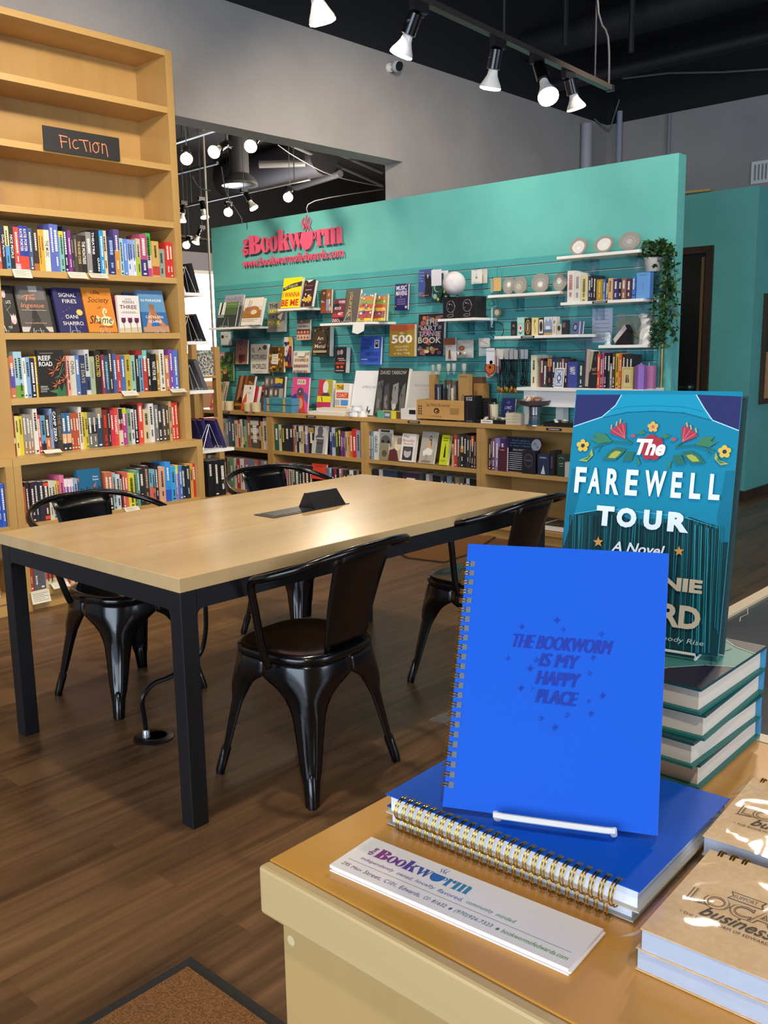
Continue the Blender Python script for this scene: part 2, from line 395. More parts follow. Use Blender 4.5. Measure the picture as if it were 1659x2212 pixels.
B().tube([(-0.012, 0.16, 0.98), (-0.06, 0.16, 0.98), (-0.06, 0.27, 0.98)], 0.011, CHROME, 8).lathe([(0.028, 0), (0.028, 0.012)], CHROME, 14, Matrix.Translation((-0.012, 0.16, 0.98)) @ Matrix.Rotation(-PI/2, 4, 'Y')).build('door_handle', d, smooth=True)
struct(B().box(7.99, 9.1, 3.045, 3.06, 0, 0.09, BROWNT).box(7.975, 7.99, 3.045, 3.42, 0, 0.09, BROWNT).build('baseboard_right'))
# far room behind the opening
b = B()
LAV = M('#8f8d98', 0.8)
zg1 = hit(430, 545, 1, 11.5).z; zg0 = hit(430, 584, 1, 11.5).z
b.box(3, 16, 11.5, 11.6, zg1, 4.7, BLACKC).box(3, 16, 11.5, 11.6, zg0, zg1, LAV).box(3, 16, 11.5, 11.6, 0, 0.5, LAV).box(3, 6.4, 11.5, 11.6, 0.5, zg0, LAV).box(9.6, 16, 11.5, 11.6, 0.5, zg0, LAV)
struct(b.build('wall_far'))
wd = B().box(6.4, 9.6, 11.54, 11.56, 0.5, zg0, M('#e6f0ff', 0.5, emit=5.0)).build('window_1'); struct(wd)
B().box(6.4, 9.6, 11.49, 11.53, 0.5, 0.55, WHITE).box(6.4, 9.6, 11.49, 11.53, zg0-0.05, zg0, WHITE).box(6.4, 6.45, 11.49, 11.53, 0.5, zg0, WHITE).box(9.55, 9.6, 11.49, 11.53, 0.5, zg0, WHITE).box(7.97, 8.03, 11.49, 11.53, 0.5, zg0, WHITE).build('window_frame', wd)
b = B(); paintwall(b, 12.5, 12.6, YG, 11.5, 0, 4.7); b.box(12.44, 12.5, YG, 11.5, 2.2, 3.0, M('#4a3a2c', 0.8)); struct(b.build('wall_far_right'))
struct(B().box(3.2, 12.5, YG+0.19, 11.5, 4.2, 4.24, M('#2c2b2f', 0.9)).build('ceiling_far'))
# ================================================================== overhead: pipes, tracks, lamps
BULBW = M('#f2ece4', 0.35); 
GLOW = M('#ffe6b8', 0.4, emit=16.0)
DUCT = M('#34353a', 0.55); PIPEG = M('#77787c', 0.5)
def pipe(name, pts, r, mat, label, cat='pipe', group=None, n=8, smooth=True):
    p0 = Vector(pts[0]); o = B().tube([Vector(p)-p0 for p in pts], r, mat, n).build(name, None, smooth=smooth, loc=p0); return tag(o, label, cat, group)
def track_head(pivot, face, label, group, lit=True, power=0, s=1.0, stem=None):
    """short arm, black can and flood bulb; pivot on the rail, face = middle of the glowing lens"""
    p = Vector(pivot); f = Vector(face); o = thing('track_lamp', label, 'ceiling lamp', p, group=group)
    top = f-p; d = Vector((top.x, top.y, top.z)); d.normalize()
    L = top.length; a = d.to_track_quat('Z', 'Y').to_matrix().to_4x4()
    B().box(-0.045*s, 0.045*s, -0.014*s, 0.014*s, -0.03*s, 0.012*s, FRAMEM).build('adapter', o)
    B().tube([(0, 0, -0.03*s), (0.028*s, 0, -0.04*s), tuple(a @ Vector((0.036*s, 0, L*0.36)))], 0.006*s, FRAMEM, 6).build('arm', o)
    b = B(); b.lathe([(0.020*s, L*0.14), (0.030*s, L*0.17), (0.031*s, L*0.56), (0.026*s, L*0.57)], BLKMETAL, 18, a); b.build('lamp_can', o, smooth=True)
    b = B(); b.lathe([(0.02*s, L*0.55), (0.022*s, L*0.62), (0.024*s, L*0.68), (0.034*s, L*0.78), (0.046*s, L*0.88), (0.049*s, L*0.93)], BULBW, 22, a); bu = b.build('bulb', o, smooth=True)
    b = B(); b.lathe([(0.049*s, L*0.93), (0.047*s, L*0.97), (0.03*s, L*0.995), (0.004*s, L*1.0)], GLOW if lit else BULBW, 22, a); b.build('bulb_lens', bu, smooth=True)
    if stem: B().tube([(0, 0, 0), (0, 0, stem-p.z)], .004, DUCT, 6).build('hanging_rod', o)
    if power:
        q = p+d*(L+0.03); lamp('SPOT', 'track_and_fill_light', q, q+d, power, WARM, 0.05, angle=math.radians(110), blend=0.8)
    return o
# front rail, hung on rods from the black ceiling
ra = hit(880, -14, 2, 2.74); rb = hit(1315, 190, 2, 2.74); rdir = (rb-ra).normalized(); r0 = ra-rdir*2.4
o = thing('track_rail', 'long black lighting rail hanging from the dark ceiling, carrying six lamps', 'lighting rail', r0)
ang = math.atan2(rdir.y, rdir.x); T = Matrix.Rotation(ang, 4, 'Z'); RL = (rb-r0).length
B().box(0, RL, -0.018, 0.018, -0.012, 0.014, M('#3a3430', 0.4), T).box(RL, RL+0.03, -0.02, 0.02, -0.015, 0.016, FRAMEM, T).build('rail', o)
for px, py in ((1089, 85), (1285, 178)):
    q = hit(px, py, 2, 2.755)-r0; B().tube([q, (q.x, q.y, 4.7-r0.z)], 0.0045, M('#26262a', 0.5), 6).build('hanging_rod', o)
for q in (0.3, 2.0): B().tube([T @ Vector((q, 0, 0.014)), T @ Vector((q, 0, 4.7-r0.z))], 0.0045, M('#26262a', 0.5), 6).build('hanging_rod', o)
pc = [rb+Vector((0, 0, 0.02)), rb+Vector((-0.02, 0.0, 0.25)), rb+Vector((-0.12, 0.02, 0.5)), rb+Vector((-0.14, 0.03, 1.9))]
pipe('power_cable', smoothpath(pc, 4), 0.006, DUCT, 'black cable running up from the end of the front lighting rail', 'cable')
def on_rail(px):   # rail point seen at photo column px
    lo, hi = 0.0, RL
    for _ in range(40):
        m = (lo+hi)/2
        if proj(r0+rdir*m)[0] < px: lo = m
        else: hi = m
    return r0+rdir*lo
G = 'lamps on the front lighting rail'
for px, fx, fy, off, lab in ((660, 699, 55, 0.0, 'first from the left, cut by the photo edge'), (905, 864, 124, -0.02, 'second from the left, tilted toward the gray wall'),
                        (1076, 1058, 196, 0.03, 'third from the left, hanging almost straight down'), (1160, 1186, 214, -0.04, 'fourth from the left, lens facing the room'), (1228, 1246, 238, 0.0, 'nearest the rail end above the teal partition')):
    p = on_rail(px)-Vector((0, 0, 0.02)); want = 0.285
    # the lens lies on its sight line at the lamp's real length from the rail
    v = CF+CR*((fx-829.5)/FPX)+CD*((fy-1106)/FPX); qa, qb, qc = v.dot(v), -2*v.dot(p-CO), (p-CO).dot(p-CO)-want**2
    disc = qb*qb-4*qa*qc
    f = CO+v*(((-qb)-math.sqrt(disc))/(2*qa)) if disc > 0 and fx in (1186,) else CO+v*((p-CO).dot(v)/qa)
    track_head(p, f, 'black can lamp with lit bulb, '+lab, G, power=7)
# wall camera and cables on the gray wall
q = hit(853, 143, 1, YG-0.06); o = thing('security_camera', 'small round security camera on the gray wall under the black band', 'camera', (q.x, YG, q.z))
B().lathe([(0.035, 0), (0.035, 0.02), (0.012, 0.025), (0.012, 0.06)], WHITE, 16, Matrix.Rotation(PI/2, 4, 'X')).build('wall_mount', o, smooth=True)
B().ball((0, -0.085, -0.005), 0.045, M('#b9bcc2', 0.4), 12).build('housing', o, smooth=True)
B().lathe([(0.034, 0), (0.034, 0.012), (0.02, 0.016)], M('#1a1b20', 0.2), 18, Matrix.Translation((-0.02, -0.118, -0.015)) @ Matrix.Rotation(PI/2+0.35, 4, 'X')).build('lens', o, smooth=True)
q = hit(1266, 268, 1, YG-0.05); pipe('wall_pipe', [(q.x, YG-0.06, 0), (q.x, YG-0.06, q.z)], 0.055, M('#a5a5ab', 0.5), 'thick pale pipe standing against the gray wall near the corner', n=16)
q = hit(1338, 240, 0, 9.05); pipe('wall_pipe', [(9.06, q.y, 0), (9.06, q.y, q.z)], 0.03, M('#9b9da8', 0.5), 'thin pale pipe on the back wall right of the corner', n=12)
q = hit(1443, 275, 0, 9.06); pipe('wall_conduit', [(9.085, q.y, 0), (9.085, q.y, 3.6)], 0.02, M('#85868e', 0.5), 'narrow painted conduit running up the back wall above the teal partition', 'pipe')
c1 = hit(1284, 257, 1, YG-0.02); c2 = hit(1316, 284, 0, 9.08); c3 = hit(1338, 215, 0, 9.08)
pipe('hanging_cable', [c1, c2, c3], 0.008, PIPEG, 'thin gray cable making a V in the corner under the black ceiling', 'cable')
c1 = hit(1345, 170, 0, 9.05); c2 = hit(1445, 158, 0, 9.05); c3 = hit(1560, 156, 0, 9.05); c4 = hit(1680, 148, 0, 9.05)
pipe('wall_cable', [c1, c2, c3, c4], 0.010, PIPEG, 'thin gray cable strung along the black band of the back wall', 'cable')
for (xa, ya), (xb, yb), zz, r, lab in (((1150, 98), (1659, -38), 4.05, 0.13, 'wide black painted duct crossing the ceiling at the upper right'), ((1280, 163), (1659, 82), 3.75, 0.055, 'slim black painted pipe crossing the ceiling below the wide duct')):
    a = hit(xa, ya, 2, zz); c = hit(xb, yb, 2, zz); y0 = -3.5; x = (a.x+c.x)/2
    pipe('ceiling_pipe', [(x, YG-0.01, zz), (x, y0, zz)], r, M('#1d1e24', 0.6), lab, n=16)
for px, py, zt in ((1222, 30, 3.2), (1365, 40, 3.4)):
    q = hit(px, py, 0, 7.2); pipe('sprinkler_drop', [(q.x, q.y, 4.68), (q.x, q.y, q.z-0.25)], 0.025, M('#1b1c22', 0.6), 'black drop pipe hanging from the ceiling, '+('left' if px < 1300 else 'right')+' of the two drop pipes', 'pipe')
# far room overhead
FR = 'lamps in the far room beyond the opening'
def farrail(pa, pb, z, lab):
    a = hit(*pa, 2, z); c = hit(*pb, 2, z); d = c-a; d.z = 0; an = math.atan2(d.y, d.x); L = d.length
    o = thing('track_rail', lab, 'lighting rail', a, an); B().box(-0.25, L, -0.018, 0.018, -0.014, 0.014, M('#55524f', 0.35)).build('rail', o)
    for t in (0.1*L, 0.9*L): B().tube([(t, 0, 0.014), (t, 0, 4.2-z)], 0.006, DUCT, 6).build('hanging_rod', o)
    return a, c
farrail((386, 305), (470, 278), 3.15, 'lighting rail in the far room nearest the opening header'); farrail((390, 447), (668, 386), 3.15, 'long lighting rail in the far room, above the sign'); farrail((392, 510), (460, 519), 3.0, 'short lighting rail in the far room beside the bookcase end')
far = [(403, 345, 392, 300, 3.0, 'large round glow beside the bookcase top'), (460, 330, 478, 296, 3.0, 'tilted lamp with a shiny can, right of the large glow'), (540, 318, 548, 285, 3.0, 'bright lamp just under the opening header'),
       (622, 428, 622, 396, 3.0, 'bright lamp furthest right, above the shop sign'), (493, 460, 488, 430, 3.0, 'bright lamp above the left end of the teal partition'), (550, 452, 531, 418, 3.0, 'small lamp with a black can pointing right'),
       (443, 472, 437, 438, 3.0, 'lamp with a silver bulb hanging left of the partition'), (393, 480, 396, 446, 3.0, 'lamp half hidden by the bookcase side'), (402, 531, 402, 509, 2.85, 'low round glow beside the bookcase'), (422, 527, 428, 511, 2.85, 'low small lamp left of the partition edge')]
for i, (fx, fy, px, py, z, lab) in enumerate(far):
    f = hit(fx, fy, 2, z-0.12); v = CF+CR*((px-829.5)/FPX)+CD*((py-1106)/FPX)
    p = CO+v*((f-CO).dot(CF)/v.dot(CF)); p = f+(p-f).normalized()*0.24
    if i in (0, 1, 2, 3, 4, 8): p = f+((p-f).normalized()*0.75+CF*0.8).normalized()*0.26
    track_head(p, f, 'far room track lamp, '+lab, FR, s=1.0, stem=4.2)
for i in range(3):
    lamp('POINT', 'far_lamp_light', (6.5+i*1.1, 6.6+i*1.3, 3.0), (7, 7, 0), 110, WARM, 0.06)
q = hit(515, 330, 1, 8.5); o = thing('ceiling_drop', 'black cylinder fixture with perforated rim hanging in the far room', 'ceiling fixture', (q.x, 8.5, 4.2))
zz = hit(515, 395, 1, 8.5).z
B().lathe([(0.11, 0), (0.11, zz+0.1-4.2), (0.17, zz+0.05-4.2), (0.2, zz-4.2)], DUCT, 20).build('drop_tube', o, smooth=True)
B().lathe([(0.2, zz-4.2), (0.205, zz-0.03-4.2), (0.15, zz-0.04-4.2)], M('#8a8a88', 0.3, 0.8), 20).build('rim', o, smooth=True)
a = hit(425, 404, 2, 3.9); c = hit(700, 336, 2, 3.9)
pipe('air_duct', [a, c], 0.25, M('#333238', 0.5), 'large round dark duct running under the far room ceiling', 'duct', n=18)
for (p1, p2, z, r, lab) in (((380, 375), (470, 352), 3.55, 0.02, 'thin conduit near the far room header'), ((560, 355), (660, 352), 3.8, 0.05, 'bent gray pipe below the far ceiling'), ((640, 405), (735, 375), 3.75, 0.05, 'gray pipe with elbow at the right of the far ceiling'), ((600, 300), (825, 400), 3.9, 0.025, 'straight conduit crossing the far ceiling diagonally'), ((660, 300), (825, 372), 4.0, 0.03, 'conduit just behind the opening header')):
    a = hit(*p1, 2, z); c = hit(*p2, 2, z); pipe('ceiling_conduit', [a, c], r, M('#6b6a6c', 0.4, 0.3), 'far room '+lab, 'pipe', n=10)
for pts, lab in (([(600, 313), (640, 340), (720, 380), (828, 404)], 'sagging gray cable across the far opening'), ([(828, 409), (680, 434), (664, 462)], 'gray cable dropping behind the partition above the sign'), ([(478, 360), (490, 420), (520, 470), (522, 484)], 'thin wire curling down over the partition left end'), ([(415, 380), (430, 405), (455, 412)], 'loop of black cable in the far room upper left')):
    pipe('hanging_cable', smoothpath([hit(x, y, 1, 6.9) for x, y in pts], 4), 0.005, M('#39393c', 0.6), lab, 'cable', n=6)
a = hit(452, 560, 1, 8.3); pipe('support_post', [(a.x, 8.3, 0), (a.x, 8.3, 4.2)], 0.012, M('#98948c', 0.5), 'slim pale pole in the far room beside the partition end', 'pole')
q = hit(1640, 375, 0, 9.1); o = thing('air_vent', 'white wall vent with slotted grille high on the back wall', 'vent', (9.1, hit(1625, 352, 0, 9.1).y, 2.83), -PI/2)
B().box(0, 0.36, -0.015, 0, 0, 0.2, WHITE).build('frame', o)
b = B()
for i in range(9): b.box(0.03+i*0.034, 0.045+i*0.034, -0.019, -0.015, 0.03, 0.17, M('#8f9096', 0.5))
b.build('grille', o)
q = hit(1480, 418, 0, 7.99); q2 = hit(1536, 412, 0, 7.99)
o = B().box(-0.02, 0.5, 0, 0.25, 0, 0.02, MAPLEX).build('wood_board', None, loc=(7.985, q2.y, 2.64)); o.rotation_euler.z = 0.15; tag(o, 'light wood board lying on top of the teal box room', 'board')
q = hit(1650, 636, 1, 3.06); o = thing('cork_board', 'cork board in a dark frame on the teal wall at the right edge', 'notice board', (q.x, 3.06, 0.83))
B().box(0, 0.9, -0.03, 0, 0, 0.045, BROWNT).box(0, 0.9, -0.03, 0, 0.9, 0.945, BROWNT).box(0, 0.045, -0.03, 0, 0.045, 0.9, BROWNT).box(0.855, 0.9, -0.03, 0, 0.045, 0.9, BROWNT).build('frame', o)
B().box(0.045, 0.855, -0.012, 0, 0.045, 0.9, speckle('cork', '#b98a54', '#cfa069', 60, 0.9)).build('cork_sheet', o)
B().box(0.08, 0.3, -0.016, -0.012, 0.45, 0.8, M('#1b1b1f', 0.5)).build('pinned_flyer', o)

# ================================================================== fiction bookcase
YF = 4.78
def upper_case(x0, x1, lab):
    o = thing('bookcase', lab, 'bookcase', (x0, YF, 0.834)); Wd = x1-x0; zt = 3.096-0.834; dp = YG-0.002-YF
    for x in (0, Wd-0.047): B().box(x, x+0.047, 0, dp, 0, zt, MAPLE).build('side_panel', o)
    B().box(0.047, Wd-0.047, 0, dp, zt-0.034, zt, MAPLEX).build('top_panel', o)
    B().box(0.047, Wd-0.047, dp-0.012, dp, 0, zt-0.034, MAPLE).build('back_panel', o)
    for z in (2.781, 2.459, 2.133, 1.81, 1.484, 1.14): B().box(0.047, Wd-0.047, 0.003, dp-0.012, z-0.034-0.834, z-0.834, MAPLEX).build('shelf', o)
    return o
def base_case(x0, x1, lab):
    o = thing('base_bookcase', lab, 'bookcase', (x0, 4.69, 0)); Wd = x1-x0; dp = YG-0.002-4.69
    B().box(0, Wd, 0, dp, 0.795, 0.834, MAPLEX).build('top_panel', o)
    for x in (0, Wd-0.042): B().box(x, x+0.042, 0, dp, 0, 0.795, MAPLE).build('side_panel', o)
    B().box(0.042, Wd-0.042, dp-0.012, dp, 0.09, 0.795, MAPLE).build('back_panel', o)
    for z in (0.476, 0.099): B().box(0.042, Wd-0.042, 0.003, dp-0.012, z-0.03, z, MAPLEX).build('shelf', o)
    B().box(0.042, Wd-0.042, 0.01, 0.03, 0, 0.069, MAPLEX).build('kick_board', o)
    return o
XL, XR = 2.262, 3.455
upper_case(XL, XR, 'tall maple bookcase of novels with empty upper shelves and black FICTION sign')
upper_case(XL-1.2, XL, 'tall maple bookcase at the left photo edge, mostly out of view')
base_case(2.247, 3.466, 'deeper maple base case under the tall fiction bookcase, behind a black chair')
base_case(2.245-1.2, 2.245, 'maple base case at the left photo edge with a blue book')
# the FICTION sign, chalk lettering on black
p = hit(95, 322, 1, 4.772); o = thing('shelf_sign', 'black sign with orange chalk lettering FICTION on the bookcase shelf edge', 'sign', (p.x, 4.775, 2.432))
SW, SH = 0.456, 0.124
B().box(0, SW, -0.006, 0, 0, SH, M('#1d1a1a', 0.6)).build('board', o)
C = '#f08a5c'; T_ = 0.0105
art = [('l', [(0.215, .30), (.225, .80)], T_, C), ('l', [(.2, .30), (.30, .32)], T_, C), ('l', [(.21, .55), (.29, .53)], T_, C), ('l', [(.325, .36), (.33, .78)], T_, C),
       ('l', [(.425, .40), (.39, .40), (.365, .55), (.375, .70), (.40, .76), (.44, .70)], T_, C), ('l', [(.45, .36), (.57, .34)], T_, C), ('l', [(.51, .36), (.54, .80)], T_, C), ('l', [(.59, .38), (.595, .80)], T_, C),
       ('l', [(.665, .36), (.63, .48), (.63, .70), (.665, .80), (.70, .72), (.71, .50), (.675, .36), (.72, .37)], T_, C), ('l', [(.755, .78), (.755, .36)], T_, C), ('l', [(.755, .42), (.79, .36), (.81, .45), (.825, .88)], T_, C)]
printed('chalk_lettering', art, SW, SH, o, y=-0.006)

# ================================================================== table
TX0, TX1, TY0, TY1, TZ = 1.447, 3.312, 2.098, 3.178, 0.753
o = thing('work_table', 'large maple topped work table on square black steel legs', 'table', (TX0, TY0, 0)); LX, LY = TX1-TX0, TY1-TY0
B().box(0, LX, 0, LY, TZ-0.042, TZ, TABLETOP).build('table_top', o, bevel=0.002)
lw = 0.056
for x in (0.004, LX-lw-0.004):
    for y in (0.004, LY-lw-0.004): B().box(x, x+lw, y, y+lw, 0, TZ-0.044, FRAMEM).build('leg', o, bevel=0.003)
def apron(L, fil=0.02, h=0.056):
    P = [(0, 0), (0, -h-fil)]+[(fil-fil*math.cos(a), -h-fil+fil*math.sin(a)) for a in (0.5, 1.0, PI/2)]
    Q = [(L-x, z) for x, z in P[::-1]]; return P+Q
for y in (0.006, LY-lw-0.002): B().prism([(x+lw+0.004, z+TZ-0.044) for x, z in apron(LX-2*lw-0.008)], y, y+0.05, FRAMEM, 'y').build('apron', o)
for x in (0.006, LX-lw-0.002): B().prism([(y+lw+0.004, z+TZ-0.044) for y, z in apron(LY-2*lw-0.008)], x, x+0.05, FRAMEM, 'x').build('apron', o)
# pop-up power unit let into the table
pa = hit(549, 1113, 2, TZ); pb = hit(591, 1120, 2, TZ); pd = hit(751, 1088, 2, TZ)
x0 = (pa.x+pb.x)/2; x1 = pd.x; y0 = pb.y; y1 = pa.y
o = thing('power_unit', 'black pop-up power outlet set into the maple table top', 'power outlet', (x0, y0, TZ)); PL, PW = x1-x0, y1-y0
B().box(0, PL, 0, PW, 0.0005, 0.003, M('#1c1d20', 0.4)).box(0.02, PL*0.53, 0.015, PW-0.015, 0.003, 0.0042, M('#2b2c2f', 0.45)).build('face_plate', o)
hh = 0.062
B().prism([(0.006, 0.003), (PW*0.5, hh), (PW*0.62, hh), (PW-0.008, 0.003)], PL*0.55, PL*0.96, M('#18191c', 0.4), 'x').build('pop_up_housing', o)
b = B()
for i in range(2): b.box(PL*(0.6+0.16*i), PL*(0.7+0.16*i), PW*0.8, PW*0.83, 0.014, 0.036, M('#3a3b3e', 0.5))
b.build('sockets', o)

# ================================================================== metal armchairs
def make_chair(label, loc, rz):
    o = thing('metal_armchair', label, 'chair', loc, rz, group='black metal armchairs round the work table')
    n = 40
    def se(r, z, p=3.2):
        q = []
        for i in range(n):
            a = 2*PI*i/n; c, s = math.cos(a), math.sin(a); k = (abs(c)**p+abs(s)**p)**(-1/p); q.append((r*k*c, r*k*s, z))
        return q
    rings = [se(0.0006, .4445), se(0.05, .4445), se(0.10, .445), se(.150, .447), se(.168, .452), (se(.180, .454)), se(.188, .449), se(.192, .438), se(.190, .425), se(.186, .422)]
    b = B(); vs = [p for r in rings for p in r]; fs = [tuple(range(n))[::-1]]
    for i in range(len(rings)-1):
        for j in range(n): fs.append((i*n+j, (i+1)*n+j, (i+1)*n+(j+1) % n, i*n+(j+1) % n))
    b.raw(vs, [f[::-1] for f in fs], BLKMETAL); b.build('seat', o, smooth=2)
    WZ = [(.430, .264), (.412, .264), (.390, .264), (.376, .262), (.370, .248), (.362, .224), (.351, .196), (.336, .168), (.312, .140), (.285, .118), (.26, .102), (.20, .086), (.14, .073), (.10, .064), (.07, .052), (.03, .046), (0, .042)]
    ns = 15
    for qx, qy in ((1, 1), (-1, 1), (-1, -1), (1, -1)):
        Nn = Vector((qx, qy, 0)).normalized(); Tt = Vector((-Nn.y, Nn.x, 0)); vs = []; fs = []
        for z, w_ in WZ:
            dg = 0.213+(0.302-0.213)*(1-z/.437)**0.9; kk = min(max((z-.29)/.11, 0), 1); kk = kk*kk*(3-2*kk)
            for i in range(ns):
                s = -1+2*i/(ns-1)
                dep = 0.5*w_*(math.sqrt(s*s+.15)-.387)*1.25
                gz = max(0, 1-abs(z-.185)/.115)   # pressed groove down the middle of the leg
                if abs(s) < 0.33 and gz > 0: dep += 0.010*min(1, gz*3)*(1 if abs(s) < .25 else .6)
                p = Nn*(dg-dep)+Tt*(s*w_/2)
                th = math.radians(45*s*min(w_/.262, 1)); c, sn = abs(math.cos(PI/4+th)), abs(math.sin(PI/4+th)); R0 = .186*dg/.213*(c**3.2+sn**3.2)**(-1/3.2)
                q = (Nn*math.cos(th)+Tt*math.sin(th))*R0
                p = q*kk+p*(1-kk); vs.append((p.x, p.y, z))
        for r in range(len(WZ)-1):
            for i in range(ns-1): fs.append((r*ns+i, (r+1)*ns+i, (r+1)*ns+i+1, r*ns+i+1))
        lg = B().raw(vs, fs, BLKMETAL).build('leg', o, smooth=2)
        so = lg.modifiers.new('sheet', 'SOLIDIFY'); so.thickness = 0.003; so.offset = -1
        f = Nn*0.293; f2 = Nn*0.268; B().tube([f, f*.995+Vector((0, 0, .012)), f2+Vector((0, 0, .088)), f2*.99+Vector((0, 0, .10))], [.0145, .0155, .0165, .010], BLKMETAL, 12).build('foot_cap', lg, smooth=True)
    half = [(.215, -.05, .42), (.238, -.05, .48), (.274, -.062, .62), (.289, -.066, .685), (.297, -.085, .712), (.298, -.115, .722), (.290, -.16, .735), (.255, -.225, .757), (.185, -.275, .78), (.095, -.30, .792)]
    path = half+[(0, -.302, .793)]+[(-x, y, z) for x, y, z in half[::-1]]
    B().tube(smoothpath(path, 5), 0.0125, BLKMETAL, 10).build('arm_hoop', o, smooth=2)
    vs = []; fs = []; nu, nv = 9, 8
    for j in range(nv):
        t = j/(nv-1); wd = .098+(.135-.098)*t; z = .448+(.788-.448)*t; y = -.180-.112*t-.02*math.sin(PI*t)*-0.4
        for i in range(nu):
            s = -1+2*i/(nu-1); vs.append((s*wd, y+0.02*s*s*(0.3+0.9*t), z))
    for j in range(nv-1):
        for i in range(nu-1): fs.append((j*nu+i, j*nu+i+1, (j+1)*nu+i+1, (j+1)*nu+i))
    sp = B().raw(vs, fs, BLKMETAL).build('back_splat', o, smooth=2); so = sp.modifiers.new('sheet', 'SOLIDIFY'); so.thickness = 0.004
    return o
R_ = math.radians
first = make_chair('black metal armchair nearest the camera, drawn up to the long table side', (1.955, 2.15, 0), R_(4))
def copy_chair(label, loc, rz):
    r = first.copy(); COL.objects.link(r); r['label'] = label
    r.matrix_world = Matrix.Translation(loc) @ Matrix.Rotation(rz, 4, 'Z')
    for ch in list(first.children):
        c = ch.copy(); COL.objects.link(c); c.parent = r
        for g in ch.children:
            q = g.copy(); COL.objects.link(q); q.parent = c
    return r
copy_chair('black metal armchair behind the table at left, in front of the fiction bookcase', (1.96, 3.22, 0), R_(183))
copy_chair('black metal armchair at the far side of the table, near the low bookcase', (2.955, 3.26, 0), R_(178))
copy_chair('black metal armchair half hidden behind the standing blue notebook', (2.985, 2.205, 0), R_(1))
# floor outlet and its cable
q = hit(332, 1594, 2, 0); o = thing('floor_outlet', 'round black floor outlet plate under the table', 'floor outlet', q)
B().lathe([(0.072, 0), (0.072, 0.004), (0.066, 0.007), (0.001, 0.007)], M('#17110e', 0.35), 32).build('cover_plate', o, smooth=True)
B().lathe([(0.045, 0.0071), (0.045, 0.0085), (0.041, 0.0085), (0.041, 0.0071)], M('#2b211a', 0.4), 28, Matrix.Translation((0.008, 0, 0))).build('ring', o)
q1 = Vector((-0.022, 0.012, 0)); B().lathe([(0.014, 0.006), (0.013, 0.03), (0.009, 0.036)], M('#b9bcc0', 0.3, 0.7), 14, Matrix.Translation(q1)).build('cable_collar', o, smooth=True)
s0 = q+q1; cp = [s0+Vector((0, 0, .03)), s0+Vector((-.004, .0, .09)), hit(308, 1510, 1, 2.755), hit(330, 1478, 1, 2.75), hit(375, 1458, 1, 2.74), hit(428, 1418, 1, 2.72), hit(443, 1372, 1, 2.70), hit(444, 1310, 1, 2.69), Vector((hit(443, 1290, 1, 2.69).x, 2.69, 0.70))]
o = B().tube([p-cp[0] for p in smoothpath(cp, 6)], 0.0085, M('#1a1a1d', 0.3, 0.5), 8).build('floor_cable', None, smooth=True, loc=cp[0]); tag(o, 'black ribbed cable looping from floor outlet up under the table', 'cable')
# mats
COIR = speckle('brown_coir', '#5f3d1c', '#8a5c2e', 260, 0.95, bump=0.6, detail=5)
c0 = hit(430, 2085, 2, 0); c1 = hit(613, 2212, 2, 0); d = Vector((c1.x-c0.x, c1.y-c0.y)); an = math.atan2(d.y, d.x)
o = thing('door_mat', 'brown coir mat with dark edging at the bottom left', 'mat', (c0.x, c0.y, 0), -PI/2)
B().box(-0.03, 0.95, -0.9, 0.0, 0.001, 0.008, M('#1c1a1a', 0.7)).build('rubber_edge', o)
B().box(0.0, 0.92, -0.87, -0.03, 0.008, 0.014, COIR).build('coir_pile', o)
c0 = hit(870, 1205, 2, 0)
P = [hit(845, 1190, 2, 0), hit(880, 1207, 2, 0), hit(960, 1217, 2, 0), hit(1010, 1200, 2, 0), hit(1090, 1150, 2, 0), hit(985, 1120, 2, 0), hit(900, 1110, 2, 0)]
b = B(); b.prism([(p.x-c0.x, p.y-c0.y) for p in P], 0.001, 0.006, M('#33200f', 0.8)); o = thing('floor_rug', 'worn brown mat on the floor beyond the table, rounded corner', 'mat', (c0.x, c0.y, 0)); b.build('binding', o)
ce = sum((Vector(p) for p in P), Vector())/len(P); B().prism([((p.x-ce.x)*.97+ce.x-c0.x, (p.y-ce.y)*.97+ce.y-c0.y) for p in P], 0.006, 0.009, speckle('brown_mat', '#6a441c', '#835626', 200, 0.95)).build('pile', o)
